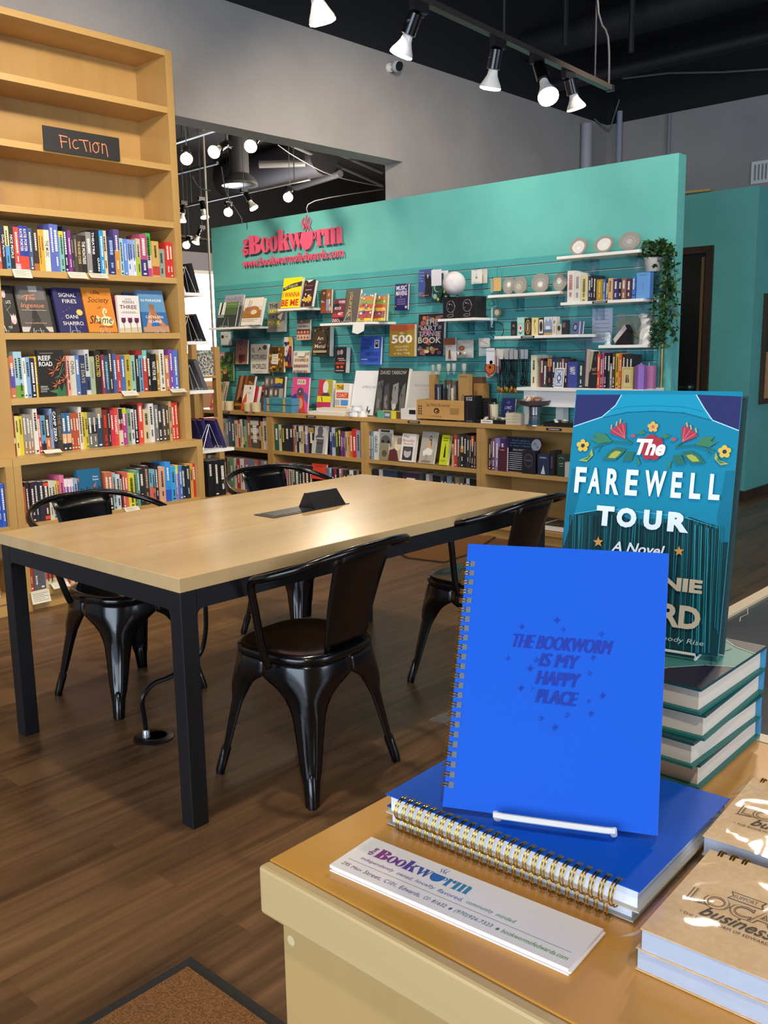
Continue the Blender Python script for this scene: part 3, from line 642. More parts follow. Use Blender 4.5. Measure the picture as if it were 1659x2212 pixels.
# ================================================================== books
CROPS = {'f2': (0, 460, 3.687), 'f3': (0, 740, 3.687), 'f4': (0, 960, 3.606), 't5': (400, 860, 4.1475), 't6': (780, 860, 3.53),
         'W1': (450, 580, 6.636), 'W2': (680, 570, 5.72), 'W3': (900, 560, 4.879), 'W4': (1100, 480, 4.1475), 'px': (0, 0, 1.0)}
def cpx(c, x, y): ox, oy, s = CROPS[c]; return ox+x/s, oy+y/s
SHADE = ['slim', 'thick', 'tall', 'short']
def row(crop, ents, ymid, axis, plane, zb, rz, group, where, end, dep=(0.125, 0.15), hmin=0.15, hmax=0.283, many=None):
    n = len(ents)
    for i, e in enumerate(ents):
        if e[2] is None: continue
        x0 = e[0]; x1 = e[3].get('to') if len(e) > 3 and e[3].get('to') else (ents[i+1][0] if i+1 < n else end)
        opt = e[3] if len(e) > 3 else {}
        pa = hit(*cpx(crop, x0, ymid), axis, plane); pb = hit(*cpx(crop, x1, ymid), axis, plane)
        t = abs(pb.x-pa.x if axis == 1 else pa.y-pb.y); pt = hit(*cpx(crop, (x0+x1)/2, e[1]), axis, plane)
        h = min(max(pt.z-zb, hmin), hmax); back = 0.012*RND.random()
        loc = (pa.x, plane+back, zb) if axis == 1 else (plane+back, pa.y, zb)
        if many is not None: many_book(many, loc, rz, max(t-0.0006, 0.004), h, dep[0]+(dep[1]-dep[0])*RND.random(), e[2], opt); continue
        size = 'thick ' if t > 0.036 else ('slim ' if t < 0.019 else '')
        lab = opt.get('lab') or colour(e[2])
        spine_book(loc, rz, max(t-0.0006, 0.004), h, dep[0]+(dep[1]-dep[0])*RND.random(), e[2], f'{size}{lab} book, {ordinal(i+1)} from left, {where}', group, opt)
def many_book(b, loc, rz, t, h, dep, hexc, opt):
    """same spine-out book, added to one shared mesh (the smallest, farthest spines)"""
    T4 = Matrix.Translation(loc) @ Matrix.Rotation(rz, 4, 'Z'); m = M(hexc, 0.42); ink = M(opt.get('ink') or ('#ece6d8' if lum(hexc) < 0.28 else '#2a2724'), .5); c = .0012
    b.box(0, t, 0, c, 0, h, m, T4).box(0, c, c, dep, 0, h, m, T4).box(t-c, t, c, dep, 0, h, m, T4).box(c, t-c, c, dep-.002, .001, h-.003, PAGE, T4)
    def strip(x0, x1, z0, z1, mm, y=-.0005): b.face([T4 @ Vector(p) for p in ((x0*t, y, z0*h), (x1*t, y, z0*h), (x1*t, y, z1*h), (x0*t, y, z1*h))], mm)
    for a, b2, cc in opt.get('bands', ()): strip(0, 1, 1-b2, 1-a, M(cc, .5), -.0003)
    if t > .008:
        z = .12+.15*RND.random(); z1 = z+.3+.3*RND.random(); q = .15+.1*RND.random()
        while z < z1: d = .03+.03*RND.random(); strip(.5-q, .5+q, 1-min(z+d, z1), 1-z, ink); z += d+.014
def T(s, **k): return dict(t=s, **k)
Z1, Z2, Z3, Z4, Z5, Z6 = 1.81, 1.484, 1.14, 0.834, 0.476, 0.099
YS = 4.80
row('f2', [(-12, 150, '#c85a45'), (14, 105, '#23253a', T('Dolly Parton', tl=.5)), (48, 105, '#e2cf98', dict(bands=((.45, 1, '#4d96cc'),))), (85, 115, '#2a2626', T('NICE PEOPLE')), (118, 112, '#d0453a', dict(bands=((.85, 1, '#e8a5b4'),))),
  (160, 103, '#2c3a9c', dict(t='KATIE PORTER', tl=.5, tc=.32, bands=((.68, 1, '#d8452c'),))), (197, 103, '#2c3a9c', dict(t='KATIE PORTER', tl=.5, tc=.32, bands=((.68, 1, '#d8452c'),))), (235, 120, '#42557c'), (270, 130, '#3a2c26', dict(bands=((.82, 1, '#a8642c'),))),
  (312, 132, '#e2a93a', dict(ink='#4a3410')), (335, 132, '#dfa53a', dict(ink='#4a3410')), (362, 135, '#e6dcc2', T('THE MUSIC', tl=.4)), (405, 88, '#5b67b8', dict(hard=1)), (437, 92, '#5b6fc0'), (478, 145, '#7fb0a8', dict(bands=((0, .15, '#e2c040'),))),
  (516, 105, '#1e2038', dict(ink='#e8e8e8')), (545, 140, '#7a2f86'), (574, 170, '#38302e', dict(ink='#9a8a78')), (598, 172, '#4a443f', dict(ink='#a89a88')), (622, 178, '#3a2f22', dict(t='THE ROSE CODE', tl=.6, ink='#d8b878')), (655, 180, '#2b2420', dict(t='THE MONTREES', tl=.6)),
  (697, 150, '#8f8a86'), (740, 135, '#1d1b1f', dict(t='THEATRE', tl=.5, tc=.3, ink='#f2f2f2')), (768, 135, '#1d1b1f', dict(t='QUINN', tl=.3, tc=.78, ink='#f2f2f2')), (797, 140, '#2e90c8'), (832, 140, '#e0c890'), (862, 190, '#2b3468', dict(ink='#9fb2e0')), (917, 130, '#5a4a86', dict(bands=((.45, 1, '#c98a35'),))),
  (960, 200, '#9fc3c9'), (990, 205, '#5f86c8'), (1015, 210, '#7d9ad6', dict(bands=((.55, 1, '#c8d0ea'),))), (1040, 215, '#8fa6e0', dict(bands=((.5, 1, '#d2d8ee'),))), (1062, 215, '#8fa6e0', dict(bands=((.5, 1, '#d2d8ee'),))), (1085, 205, '#a8b83a', dict(bands=((0, .5, '#c9b8a0'),))),
  (1118, 170, '#b04a74', dict(bands=((.6, 1, '#3a2c78'),))), (1174, 160, '#3fb04a', dict(bands=((.5, .8, '#c8c8c0'), (.8, 1, '#b0408a')))), (1210, 225, '#c8a35a', dict(bands=((.7, .95, '#b8402c'),))), (1266, 285, '#8f9a8e'), (1318, 232, '#c8342a'), (1352, 232, '#c8342a')],
  310, 1, YS, Z1, 0, 'novels on the topmost filled shelf', 'top filled row of the tall bookcase', 1380)
row('f3', [(-40, 120, '#c8963f'), (-10, 110, '#d9802f'), (26, 120, '#b58a3a', dict(ink='#3a2a10')), (78, 105, '#c87050', dict(bands=((.3, .75, '#5a4a9c'),))), (118, 72, '#9cc3cf', dict(bands=((.72, 1, '#6a9a3a'),))), (152, 72, '#9cc3cf', dict(bands=((.72, 1, '#6a9a3a'),))), (190, 120, '#e6e2d6'), (213, 115, '#7fa3c8'), (245, 125, '#232840'),
  (286, 110, '#e9c24a', dict(t='YOUNG', tl=.55, tc=.4, ink='#f4f0e4')), (318, 110, '#c03a30', dict(to=346)), (346, 90, None), (534, 105, '#d99a90'), (562, 105, '#c9c5b5', dict(t='CHINA', tl=.35, tc=.3)), (606, 100, '#5a76a8'), (642, 100, '#2d3a5c', dict(t='32 DAYS', tl=.5, ink='#b8a878')),
  (684, 55, '#c3c3c6', dict(bands=((.6, .9, '#32406a'),))), (724, 110, '#9fac8c', dict(ink='#7f8c6c')), (766, 65, '#2e2620', dict(t='COLLECTED', tl=.5, tc=.35, ink='#d8b84a')), (814, 95, '#8a3048'), (840, 100, '#2f4660', dict(ink='#7fc0c8')), (874, 55, '#38302a'), (907, 88, '#4a5690'), (937, 98, '#b8402f'), (970, 105, '#3f66a8'),
  (1002, 95, '#b8a03a'), (1047, 100, '#8fb8a6'), (1084, 100, '#262626'), (1110, 100, '#6fa3c8'), (1142, 60, '#b03a30', dict(bands=((0, .2, '#6fb8b0'),))), (1177, 90, '#2e2a2a'), (1208, 90, '#1e1c1c', dict(t='WAIT FOR ME', tl=.5)), (1250, 100, '#a8862f'), (1277, 55, '#d6d2c4'), (1317, 100, '#c07a48'), (1352, 55, '#7a4a9c'), (1386, 60, '#4a6fc0')],
  250, 1, YS, Z3, 0, 'novels on the third filled shelf', 'third filled row of the tall bookcase', 1424)
row('f3', [(22, 550, '#8a3830', dict(bands=((.6, .72, '#e0d0c0'),))), (70, 550, '#8a3830', dict(bands=((.6, .72, '#e0d0c0'),))), (120, 585, '#d8d07a'), (152, 585, '#d8bf30', dict(ink='#3a3410')), (185, 570, '#8c8880', dict(bands=((.7, 1, '#9a7a60'),))), (213, 570, '#8c8880', dict(bands=((.7, 1, '#9a7a60'),))), (241, 570, '#8c8880', dict(bands=((.7, 1, '#9a7a60'),))), (268, 525, '#d8d0c4'),
  (304, 575, '#c03830'), (330, 580, '#5a96b8', dict(bands=((.75, 1, '#22242a'),))), (368, 580, '#40301f', dict(bands=((.6, 1, '#d0702a'),))), (402, 525, '#7f93b8'), (424, 520, '#23242a', dict(t='CAMP ZERO', tl=.68, tc=.42, ink='#f0f0f0')), (460, 520, '#3d352e', dict(t='THE IDIOT', tl=.6, ink='#8a7a5a')), (498, 560, '#38648c', dict(bands=((.55, .8, '#d8a878'), (.8, 1, '#23262e')))), (532, 560, '#38648c', dict(bands=((.55, .8, '#d8a878'), (.8, 1, '#23262e')))),
  (566, 560, '#a8502f'), (590, 560, '#a8502f'), (613, 560, '#a8502f'), (637, 510, '#d2cdc0'), (662, 555, '#d6b83a'), (685, 555, '#b8b03a'), (708, 555, '#6a6864', dict(bands=((.35, .6, '#1c1c1c'),))), (742, 555, '#6a6864', dict(bands=((.35, .6, '#1c1c1c'),))), (778, 520, '#8a7f66', dict(bands=((.25, 1, '#2c3a4e'),))), (826, 535, '#6a2a22', dict(ink='#d0401f')), (866, 535, '#2a2422', dict(ink='#c8b8a8')),
  (890, 540, '#c03340'), (918, 520, '#c84038', dict(t='MARGARET', tl=.5)), (950, 520, '#c9c0a8', dict(bands=((.02, .3, '#222222'), (.42, .6, '#c03040')))), (980, 520, '#a83a86', dict(bands=((0, .16, '#c0c030'),))), (1018, 525, '#7f9a7a'), (1046, 530, '#cdc8d0'), (1076, 495, '#201e1e', dict(ink='#e0e0e0')), (1112, 480, '#d04030'), (1150, 530, '#c9b890'), (1196, 485, '#d2d0cc'), (1237, 495, '#6f6a68'),
  (1266, 500, '#2c2e38'), (1300, 500, '#4a3f2f'), (1332, 500, '#4a3f2f'), (1356, 465, '#b89a68'), (1376, 475, '#c83a2a'), (1404, 475, '#c83a2a')],
  680, 1, YS+0.01, Z4, 0, 'novels on the shelf above the base case', 'row standing on top of the base case', 1430)
row('f4', [(145, 335, '#b8602f'), (198, 295, '#33222c', dict(ink='#e8e0e0')), (233, 295, '#33222c', dict(ink='#e8e0e0')), (266, 290, '#2e2e3a'), (300, 290, '#2e2e3a'), (337, 290, '#3a2420', dict(bands=((.03, .12, '#d0492c'), (.88, .97, '#d0492c')))), (378, 285, '#c8c4b0'), (407, 285, '#c8c4b0'), (434, 285, '#d8c86a'), (452, 285, '#d88a3a'),
  (466, 240, '#d06a90', dict(ink='#3a2030')), (502, 270, '#8a5aa8', dict(bands=((0, .2, '#e0d4d8'),))), (529, 270, '#8a5aa8', dict(bands=((0, .2, '#e0d4d8'),))), (556, 270, '#8a5aa8', dict(bands=((0, .2, '#e0d4d8'),))), (580, 265, '#8fa8c8'), (607, 265, '#d87040', dict(to=626)), (626, 195, None), (818, 215, '#b86a4a', dict(bands=((.6, 1, '#3a2c2c'),))), (850, 215, '#b86a4a', dict(bands=((.6, 1, '#3a2c2c'),))),
  (884, 220, '#8fb0b0', dict(bands=((.3, .6, '#c8a890'),))), (906, 235, '#c8c6d0'), (938, 235, '#3a2a34'), (960, 215, '#c85a50'), (982, 215, '#c85a50'), (1006, 225, '#d8c83a', dict(ink='#3a3810')), (1050, 200, '#6fa070'), (1072, 200, '#5f9080'), (1092, 190, '#2a3030'), (1126, 165, '#40302c', dict(ink='#b89a80')), (1166, 195, '#6fa8c0', dict(bands=((.5, 1, '#c86a5a'),))), (1192, 195, '#6fa8c0', dict(bands=((.5, 1, '#c86a5a'),))),
  (1218, 150, '#20222c'), (1244, 175, '#d8a080'), (1290, 135, '#2f86d0', dict(bands=((.0, .7, '#2f90da'), (.7, 1, '#2a5ac0')))), (1335, 170, '#3fa0d8'), (1372, 160, '#9a7ab8', dict(bands=((0, .25, '#d8d040'),))), (1398, 165, '#4f78b8'), (1424, 165, '#22303c', dict(ink='#e8e0d0')), (1454, 165, '#22303c', dict(ink='#e8e0d0')), (1486, 150, '#d0953f'), (1512, 150, '#b83028')],
  330, 1, YF-0.065, Z5, 0, 'books in the base case, upper shelf', 'upper shelf of the base case', 1532)
row('f4', [(204, 935, '#d8d0c8', dict(ink='#b03028')), (238, 940, '#c04030'), (268, 950, '#5a5a66'), (312, 955, '#5a5a66'), (362, 970, '#c8b890', dict(bands=((.2, .5, '#5a8aa0'), (.55, .8, '#b04a40')))), (399, 975, '#c8b890', dict(bands=((.2, .5, '#5a8aa0'), (.55, .8, '#b04a40')))), (434, 980, '#c8b890', dict(bands=((.2, .5, '#5a8aa0'), (.55, .8, '#b04a40')))), (472, 985, '#4a2028'), (495, 990, '#d0c8b8'), (527, 1000, '#b0402c'), (556, 1000, '#d8d0c0'), (590, 1000, '#3a3a44')],
  1080, 1, YF-0.065, Z6, 0, 'books in the base case, bottom shelf', 'bottom shelf of the base case', 620, hmin=0.26, hmax=0.27)
row('f4', [(-50, 300, '#c89a3a'), (-12, 305, '#2a54b8'), (14, 305, '#2f5cc0')], 480, 1, YF-0.065, Z5, 0, 'books at the left photo edge', 'base case at the left photo edge', 44)
row('f4', [(-45, 1000, '#3a4a6a'), (-18, 1000, '#8a8a90')], 1130, 1, YF-0.065, Z6, 0, 'books at the left photo edge, low', 'low shelf at left photo edge', 5, hmin=0.2, hmax=0.25)
row('f3', [(-62, 520, '#a0522a'), (-38, 520, '#4a4a52')], 680, 1, YS+0.01, Z4, 0, 'books on the neighbouring bookcase', 'bookcase left of the fiction case', -12)

# ---- solver for cover-out books: bottom corners and top edge measured in the photo, plane known
def fo(name, label, crop, xl, xr, yb, yt, axis, plane, hexc, art=None, lean=10, t=0.02, zb=None, group=None, cat='book', turn=0.0, **k):
    pl = hit(*cpx(crop, xl, yb), axis, plane); pr = hit(*cpx(crop, xr, yb), axis, plane)
    z = zb if zb is not None else (pl.z+pr.z)/2
    w = (pr.x-pl.x) if axis == 1 else (pl.y-pr.y); rz = 0 if axis == 1 else -PI/2
    L = math.radians(lean); mid = (pl+pr)/2; lo, hi = 0.02, 0.8
    ty = cpx(crop, 0, yt)[1]
    for _ in range(40):
        h = (lo+hi)/2; up = Vector((0, h*math.sin(L), h*math.cos(L))) if axis == 1 else Vector((h*math.sin(L), 0, h*math.cos(L)))
        if proj(Vector((mid.x, mid.y, z))+up)[1] > ty: lo = h
        else: hi = h
    z += t*math.sin(L)+0.0005
    loc = (pl.x, plane, z) if axis == 1 else (plane, pl.y, z)
    if turn: rz += turn
    o = face_book(name, label, loc, rz, L, w, h, t, hexc, art, group, cat, **k)
    o['_w'] = w; o['_h'] = h
    for q in ('_w', '_h'): del o[q]
    return o
G = 'novels shown cover-out on the second filled shelf'
A = lambda s, cx, cy, w, h, c, **o: ('t', s, cx, cy, w, h, c, o)
YO = 4.815
LEFTX = proj((2.313, 4.815, 1.6))[0]*3.687
TUL = lambda cx, cy, s, c, c2: [('e', cx, cy, .11*s, .075*s, c), ('p', [(cx-.1*s, cy), (cx-.09*s, cy-.10*s), (cx-.02*s, cy-.04*s), (cx+.02*s, cy-.11*s), (cx+.05*s, cy-.04*s), (cx+.1*s, cy-.1*s), (cx+.1*s, cy)], c2)]
fo('book', 'black cover with pale pink tulips, leftmost cover-out novel', 'f2', LEFTX, 160, 940, 583, 1, YO, '#17151a', [A('LATE', .68, .36, .26, .07, '#e8e4e0'), A('YEN', .55, .9, .2, .05, '#d0ccc8'), ('l', [(.4, .3), (.55, .5), (.7, .7), (.62, .9)], .02, '#6f8a6a'), ('l', [(.5, .55), (.78, .44)], .02, '#7f9a78')]+TUL(.5, .2, 1, '#e8c8c4', '#f0dcd8')+TUL(.8, .74, 1.3, '#dcb0ac', '#ecccc8'), lean=14, zb=Z2, group=G)
fo('book', 'gray photographic cover with orange script, second cover-out novel from left', 'f2', 182, 428, 940, 590, 1, YO, '#4c4744', [('r', .06, 0, .94, .3, '#6a6664'), ('r', .44, 0, .72, .12, '#b8b6b4'), ('p', [(0, 1), (0, .89), (1, .89), (1, 1)], '#b9b2a8'), ('p', [(.38, .72), (.45, .5), (.55, .5), (.66, .75)], '#1e1c1c'), ('p', [(.2, 1), (.45, .7), (.58, .7), (.86, 1)], '#2a2826'),
  ('l', [(.2, .24), (.34, .2), (.5, .21), (.62, .19)], .025, '#e08a64'), ('l', [(.36, .2), (.3, .33)], .025, '#e08a64'), A('The', .45, .26, .32, .1, '#e08a64', it=.3), A('Ingenue', .48, .44, .74, .13, '#e08a64', it=.3), ('l', [(.1, .53), (.9, .53)], .012, '#c8c0b8'), A('RACHEL KAPELKE-DALE', .48, .81, .7, .03, '#d0a890')], lean=15, zb=Z2, group=G)
fo('book', 'black cover copy standing behind the navy starry novel', 'f2', 380, 470, 935, 608, 1, YO+0.035, '#121216', None, lean=15, zb=Z2, group=G)
stars = [('e', .1+.8*((i*37) % 100)/100, .06+.9*((i*61) % 100)/100, .008, .006, '#e8e4f0') for i in range(16)]
fo('book', 'navy starry cover with white capitals and a gold disc, cover-out novel', 'f2', 482, 705, 937, 605, 1, YO, '#27265a', stars+[A('SIGNAL', .48, .17, .6, .085, '#e8e4dc'), A('FIRES', .52, .31, .5, .085, '#e8e4dc'), ('e', .8, .56, .12, .075, '#b89a4a'), ('e', .8, .56, .09, .056, '#d8bc70'), A('DANI', .5, .66, .42, .085, '#e8e4dc'), A('SHAPIRO', .5, .81, .72, .085, '#e8e4dc')], lean=15, zb=Z2, group=G)
fo('book', 'orange cover with dark script title and white swan, cover-out novel', 'f2', 712, 940, 940, 605, 1, YO, '#d0812c', [A('The', .5, .1, .24, .08, '#3a2a28', it=.3), A('Society', .52, .29, .72, .16, '#3a2a28', it=.35), A('of', .5, .44, .1, .06, '#3a2a28', it=.3), ('e', .68, .75, .24, .11, '#f0d8a8'), ('l', [(.66, .68), (.6, .55), (.66, .47), (.73, .5), (.7, .56)], .05, '#f2e2bc'), ('p', [(.3, .8), (.36, .62), (.5, .7)], '#f0d8a8'), A('Shame', .5, .72, .78, .18, '#2e2022', it=.35), A('Jane Roper', .62, .88, .5, .06, '#3a2a28', it=.3)], lean=14, zb=Z2, group=G)
fo('book', 'maroon edged copies behind the white tulip novel', 'f2', 910, 955, 940, 662, 1, YO+0.05, '#6a2440', None, lean=4, zb=Z2, group=G, t=.03)
fo('book', 'white cover with three purple tulips and maroon capitals, cover-out novel', 'f2', 958, 1130, 950, 660, 1, YO-.005, '#ddd6cf', [A('VALERIE', .5, .1, .3, .045, '#5a3a44'), A('PERRIN', .5, .18, .52, .075, '#5a3a44'), A('THREE', .48, .31, .78, .1, '#6a1f3a', b=.01), ('r', .2, .43, .8, .445, '#a8a09a'), ('r', .12, .46, .88, .475, '#a8a09a'), ('p', [(0, 1), (0, .88), (1, .85), (1, 1)], '#c9ba9a')]+sum([[('l', [(x, .72), (x+.02, .97)], .018, '#4a5a4a'), ('e', x, .67, .1, .07, '#5a1f4a'), ('p', [(x-.1, .66), (x-.09, .59), (x, .62), (x+.09, .59), (x+.1, .66)], '#6a2858')] for x in (.2, .5, .8)], []), lean=4, zb=Z2, group=G)
fo('book', 'dark blue copy behind the beach novel', 'f2', 1040, 1120, 935, 640, 1, YO+0.04, '#2c4a78', None, lean=14, zb=Z2, group=G)
fo('book', 'sky blue cover with a figure seated on sand, rightmost cover-out novel', 'f2', 1150, 1352, 942, 625, 1, YO, '#5f8fb8', [A('HOMETOWN', .45, .12, .75, .05, '#7fa8c8'), A('IN PARADISE', .5, .24, .8, .06, '#f0f0ec'), ('r', 0, .52, 1, .88, '#3668a4'), ('p', [(0, 1), (0, .88), (1, .84), (1, 1)], '#b88a68'), ('p', [(.12, .9), (.34, .5), (.46, .54), (.3, .92)], '#c08a64'), ('p', [(.34, .5), (.6, .55), (.92, .86), (.8, .9), (.46, .68)], '#b87a54'), ('e', .46, .44, .1, .06, '#a06a48'), ('e', .46, .38, .12, .05, '#8a6a58'), ('p', [(.36, .46), (.62, .5), (.6, .72), (.42, .7)], '#a8704c'), A('CATHLEEN', .5, .64, .68, .06, '#f4f0ea'), A('SCHINE', .5, .75, .5, .06, '#f4f0ea')], lean=14, zb=Z2, group=G)
for i, (x, lab) in enumerate(((20, 'black tulip'), (300, 'gray script'), (590, 'navy starry'), (830, 'orange swan'), (1265, 'sky blue beach'))):
    q = hit(*cpx('f2', x, 940), 1, YO); easel((q.x, YO-0.002, Z2), 0, 0.045, 0.10, f'small wire easel holding the {lab} novel on the bookcase shelf', 'wire easels on the second filled shelf')
# two cover-out books among the spines
fo('book', 'black cover with bird-of-paradise flowers, facing out among the third row spines', 'f3', 318, 528, 408, 60, 1, 4.795, '#26221f', [A('REEF', .27, .17, .46, .10, '#f2eee8', b=.015), A('ROAD', .3, .295, .5, .10, '#f2eee8', b=.015), ('r', .1, .06, .6, .075, '#8a7a60'), A('DEBORAH', .18, .78, .26, .035, '#e0d8d0'), A('GOODRICH', .2, .83, .3, .035, '#e0d8d0'), A('ROYCE', .16, .88, .22, .035, '#e0d8d0'),
  ('l', [(.95, .3), (.78, .55), (.62, .6)], .03, '#5a6a58'), ('l', [(.98, .4), (.7, .62), (.66, .72)], .025, '#4a6a50'), ('p', [(.62, 1), (.72, .75), (.84, .9), (.95, .7), (1, .85), (1, 1)], '#3a6a40'), ('p', [(.35, .88), (.7, .84), (.66, .94)], '#4a7a48')]+
  sum([[('p', [(cx, cy), (cx+dx*s, cy+dy*s), (cx+dx*s*.6+.03, cy+dy*s*.6+.02)], c) for dx, dy, c in ((-.26, -.06, '#d0703c'), (-.22, .05, '#e08a50'), (-.08, -.14, '#d8623a'), (.12, -.14, '#e09a6a'), (-.16, .11, '#b84a34'), (.16, -.05, '#c86a48'))] for cx, cy, s in ((.62, .45, 1.2), (.9, .25, 1.0), (.97, .62, .9), (.66, .74, .9))], []), lean=0, zb=Z3, t=.022)
fo('book', 'blue green cover with white title words, facing out in the base case', 'f4', 630, 812, 480, 196, 1, YF-.075, '#1f5f86', [A('Tropez', .78, .19, .22, .05, '#e8f0f0'), A('Tomorrow', .78, .25, .26, .045, '#e8f0f0'), ('p', [(.55, .45), (.8, .3), (.75, .42)], '#a8683c'), ('r', .0, .05, .03, 1, '#174a6a')]+[('r', .1+.085*i, .40+.03*(i % 3), .115+.085*i+.02, .62, '#14293c') for i in range(11)]+[A('KINGDOM', .5, .56, .86, .16, '#10243a')], lean=6, zb=Z5, t=.03)
# shelf talkers: curled paper tags on the shelf edges
def talker(crop, x0, x1, y0, y1, axis, plane, label, slant=0.5, text=True):
    a = hit(*cpx(crop, x0, y0), axis, plane); b2 = hit(*cpx(crop, x1, y0), axis, plane)
    w = abs(b2.x-a.x if axis == 1 else a.y-b2.y); hgt = abs(hit(*cpx(crop, x0, y1), axis, plane).z-a.z)
    o = thing('shelf_tag', label, 'shelf tag', (a.x, plane-0.001, a.z) if axis == 1 else (plane-0.001, a.y, a.z), 0 if axis == 1 else -PI/2, group='paper review tags on shelf edges')
    b = B(); n = 4; pts = [(-slant*hgt*(i/n)**1.5, -hgt*(i/n)) for i in range(n+1)]
    for (y0_, z0_), (y1_, z1_) in zip(pts, pts[1:]): b.face([(0, y1_, z1_), (w, y1_, z1_), (w, y0_, z0_), (0, y0_, z0_)], M('#d9d2c0', 0.7))
    b.box(0, w, 0, 0.03, -0.0005, 0.0005, M('#d9d2c0', 0.7)); b.build('paper', o)
    if text:
        b = B()
        for i in range(5):
            t = (i+1)/6.5; y = -slant*hgt*t**1.5-0.0012; z = -hgt*t; b.face([(w*.1, y, z-.002), (w*(.9-.2*(i % 2)), y, z-.002), (w*(.9-.2*(i % 2)), y, z), (w*.1, y, z)], M('#8a857a', 0.7))
        b.build('print_lines', o)
    return o
talker('f2', 95, 240, 445, 515, 1, YF, 'paper tag at left under the top row of novels'); talker('f2', 535, 680, 468, 520, 1, YF, 'paper tag in the middle under the top row of novels', .9); talker('f2', 705, 850, 478, 518, 1, YF, 'paper tag right of another tag under the top row', .9)
talker('f3', 965, 1085, 388, 425, 1, YF, 'paper tag under the third row, near its right end', 1.2); talker('f3', 1352, 1470, 372, 398, 1, YF, 'paper tag at the right bookcase corner, third row', 1.5); talker('f3', 345, 480, 862, 882, 1, 4.70, 'paper tag lying on the base case top', 2.0, False)
talker('f4', 968, 1080, 500, 524, 1, 4.69, 'paper tag on the base case middle shelf, behind the table', 1.0); talker('f4', 398, 530, 1092, 1122, 1, 4.69, 'curled paper tag on the base case bottom shelf', 1.4); talker('f4', 238, 385, 1160, 1248, 1, 4.68, 'paper card hanging lowest on the base case, by the floor', .25)
# ================================================================== low bookcase along the teal partition
XB = 5.38; ZT = 0.827; RT = -PI/2
ypost = [hit(px, 935, 0, XB).y for px in (581.5, 785.5, 1037.5)]
Y0, Y3 = 7.43, 2.86
edges = [Y0]+ypost+[Y3]
o = thing('worktop', 'long maple worktop on the low bookcases along the teal wall', 'worktop', (XB, Y0, ZT-0.032), RT)
B().box(0, Y0-Y3, 0, XT-0.013-XB, 0, 0.032, MAPLEY).build('board', o)
for px, lab in ((487, 'leftmost'), (672, 'second from left'), (894, 'third from left'), (1197, 'rightmost')):
    q = hit(px, {487: 885, 672: 897, 894: 908, 1197: 922}[px], 0, XB)
    t = thing('edge_label', f'small black label strip on the worktop front edge, {lab}', 'label', (XB-0.001, q.y+0.06, ZT-0.024), RT, group='black label strips on the worktop'); B().box(0, 0.12, -0.002, 0, 0, 0.016, M('#17171a', 0.5)).build('strip', t); printed('lettering', [('r', .15, .35, .85, .65, '#cfcac0')], .12, .016, t, y=-.002)
for i, lab in enumerate(('left bay, beside the fiction bookcase end', 'second bay from the left', 'third bay, behind the table', 'right bay, behind the hardcover display')):
    ya, yb = edges[i]-0.001, edges[i+1]+0.001; Wd = ya-yb; dp = XT-0.014-XB-0.004
    o = thing('low_bookcase', f'low maple bookcase unit under the worktop, {lab}', 'bookcase', (XB+0.004, ya, 0), RT, group='low bookcase units')
    for x in (0, Wd-0.036): B().box(x, x+0.036, 0, dp, 0, ZT-0.033, MAPLEY).build('side_panel', o)
    B().box(0.036, Wd-0.036, dp-0.01, dp, 0.08, ZT-0.033, MAPLEY).build('back_panel', o)
    for z in (0.492, 0.1): B().box(0.036, Wd-0.036, 0.002, dp-0.01, z-0.03, z, MAPLEY).build('shelf', o)
    B().box(0.036, Wd-0.036, 0.02, 0.035, 0, 0.07, MAPLEY).build('kick_board', o)
ZS, ZL = 0.492, 0.10; XR_ = 5.40
MANY = B()
row('t5', [(306, 150, '#6a7068'), (335, 180, '#a8a89a'), (360, 178, '#8a8f88'), (385, 145, '#4a5670'), (412, 150, '#3c4450'), (440, 200, '#c8b890'), (466, 195, '#b84038'), (491, 190, '#c8c4b4'), (509, 195, '#3a3a2a', dict(bands=((.62, .9, '#c8c030'),))), (532, 195, '#5f8a78'), (551, 165, '#9a5a3a'), (579, 150, '#55504c', dict(bands=((.1, .25, '#c8c4c0'), (.35, .5, '#c8c4c0'), (.6, .7, '#b0aca8')))), (652, 210, '#6a2a2a'), (673, 210, '#c0a060'), (694, 170, '#cfcac0')], 320, 0, XR_, ZS, RT, 'books in the low case, left bay upper', 'upper shelf of the left low bay', 728, many=MANY)
row('t5', [(150, 510, '#2a2a2a'), (178, 510, '#3a3a30'), (206, 505, '#b8b090'), (232, 500, '#5a6068'), (272, 490, '#a83030'), (306, 495, '#c8c0b0'), (336, 500, '#4a3a2a'), (374, 500, '#a89a70'), (396, 500, '#6a8a70'), (433, 485, '#d0ccc4'), (460, 490, '#a83038'), (490, 480, '#d6d2cc'), (520, 490, '#8a6a7a'), (572, 510, '#5a7aa0'), (612, 520, '#c06a3a'), (642, 525, '#8a4a6a'), (678, 525, '#8a8a90'), (708, 525, '#c8c4bc')], 600, 0, XR_, ZL, RT, 'books in the low case, left bay lower', 'lower shelf of the left low bay', 728, hmin=.24, many=MANY)
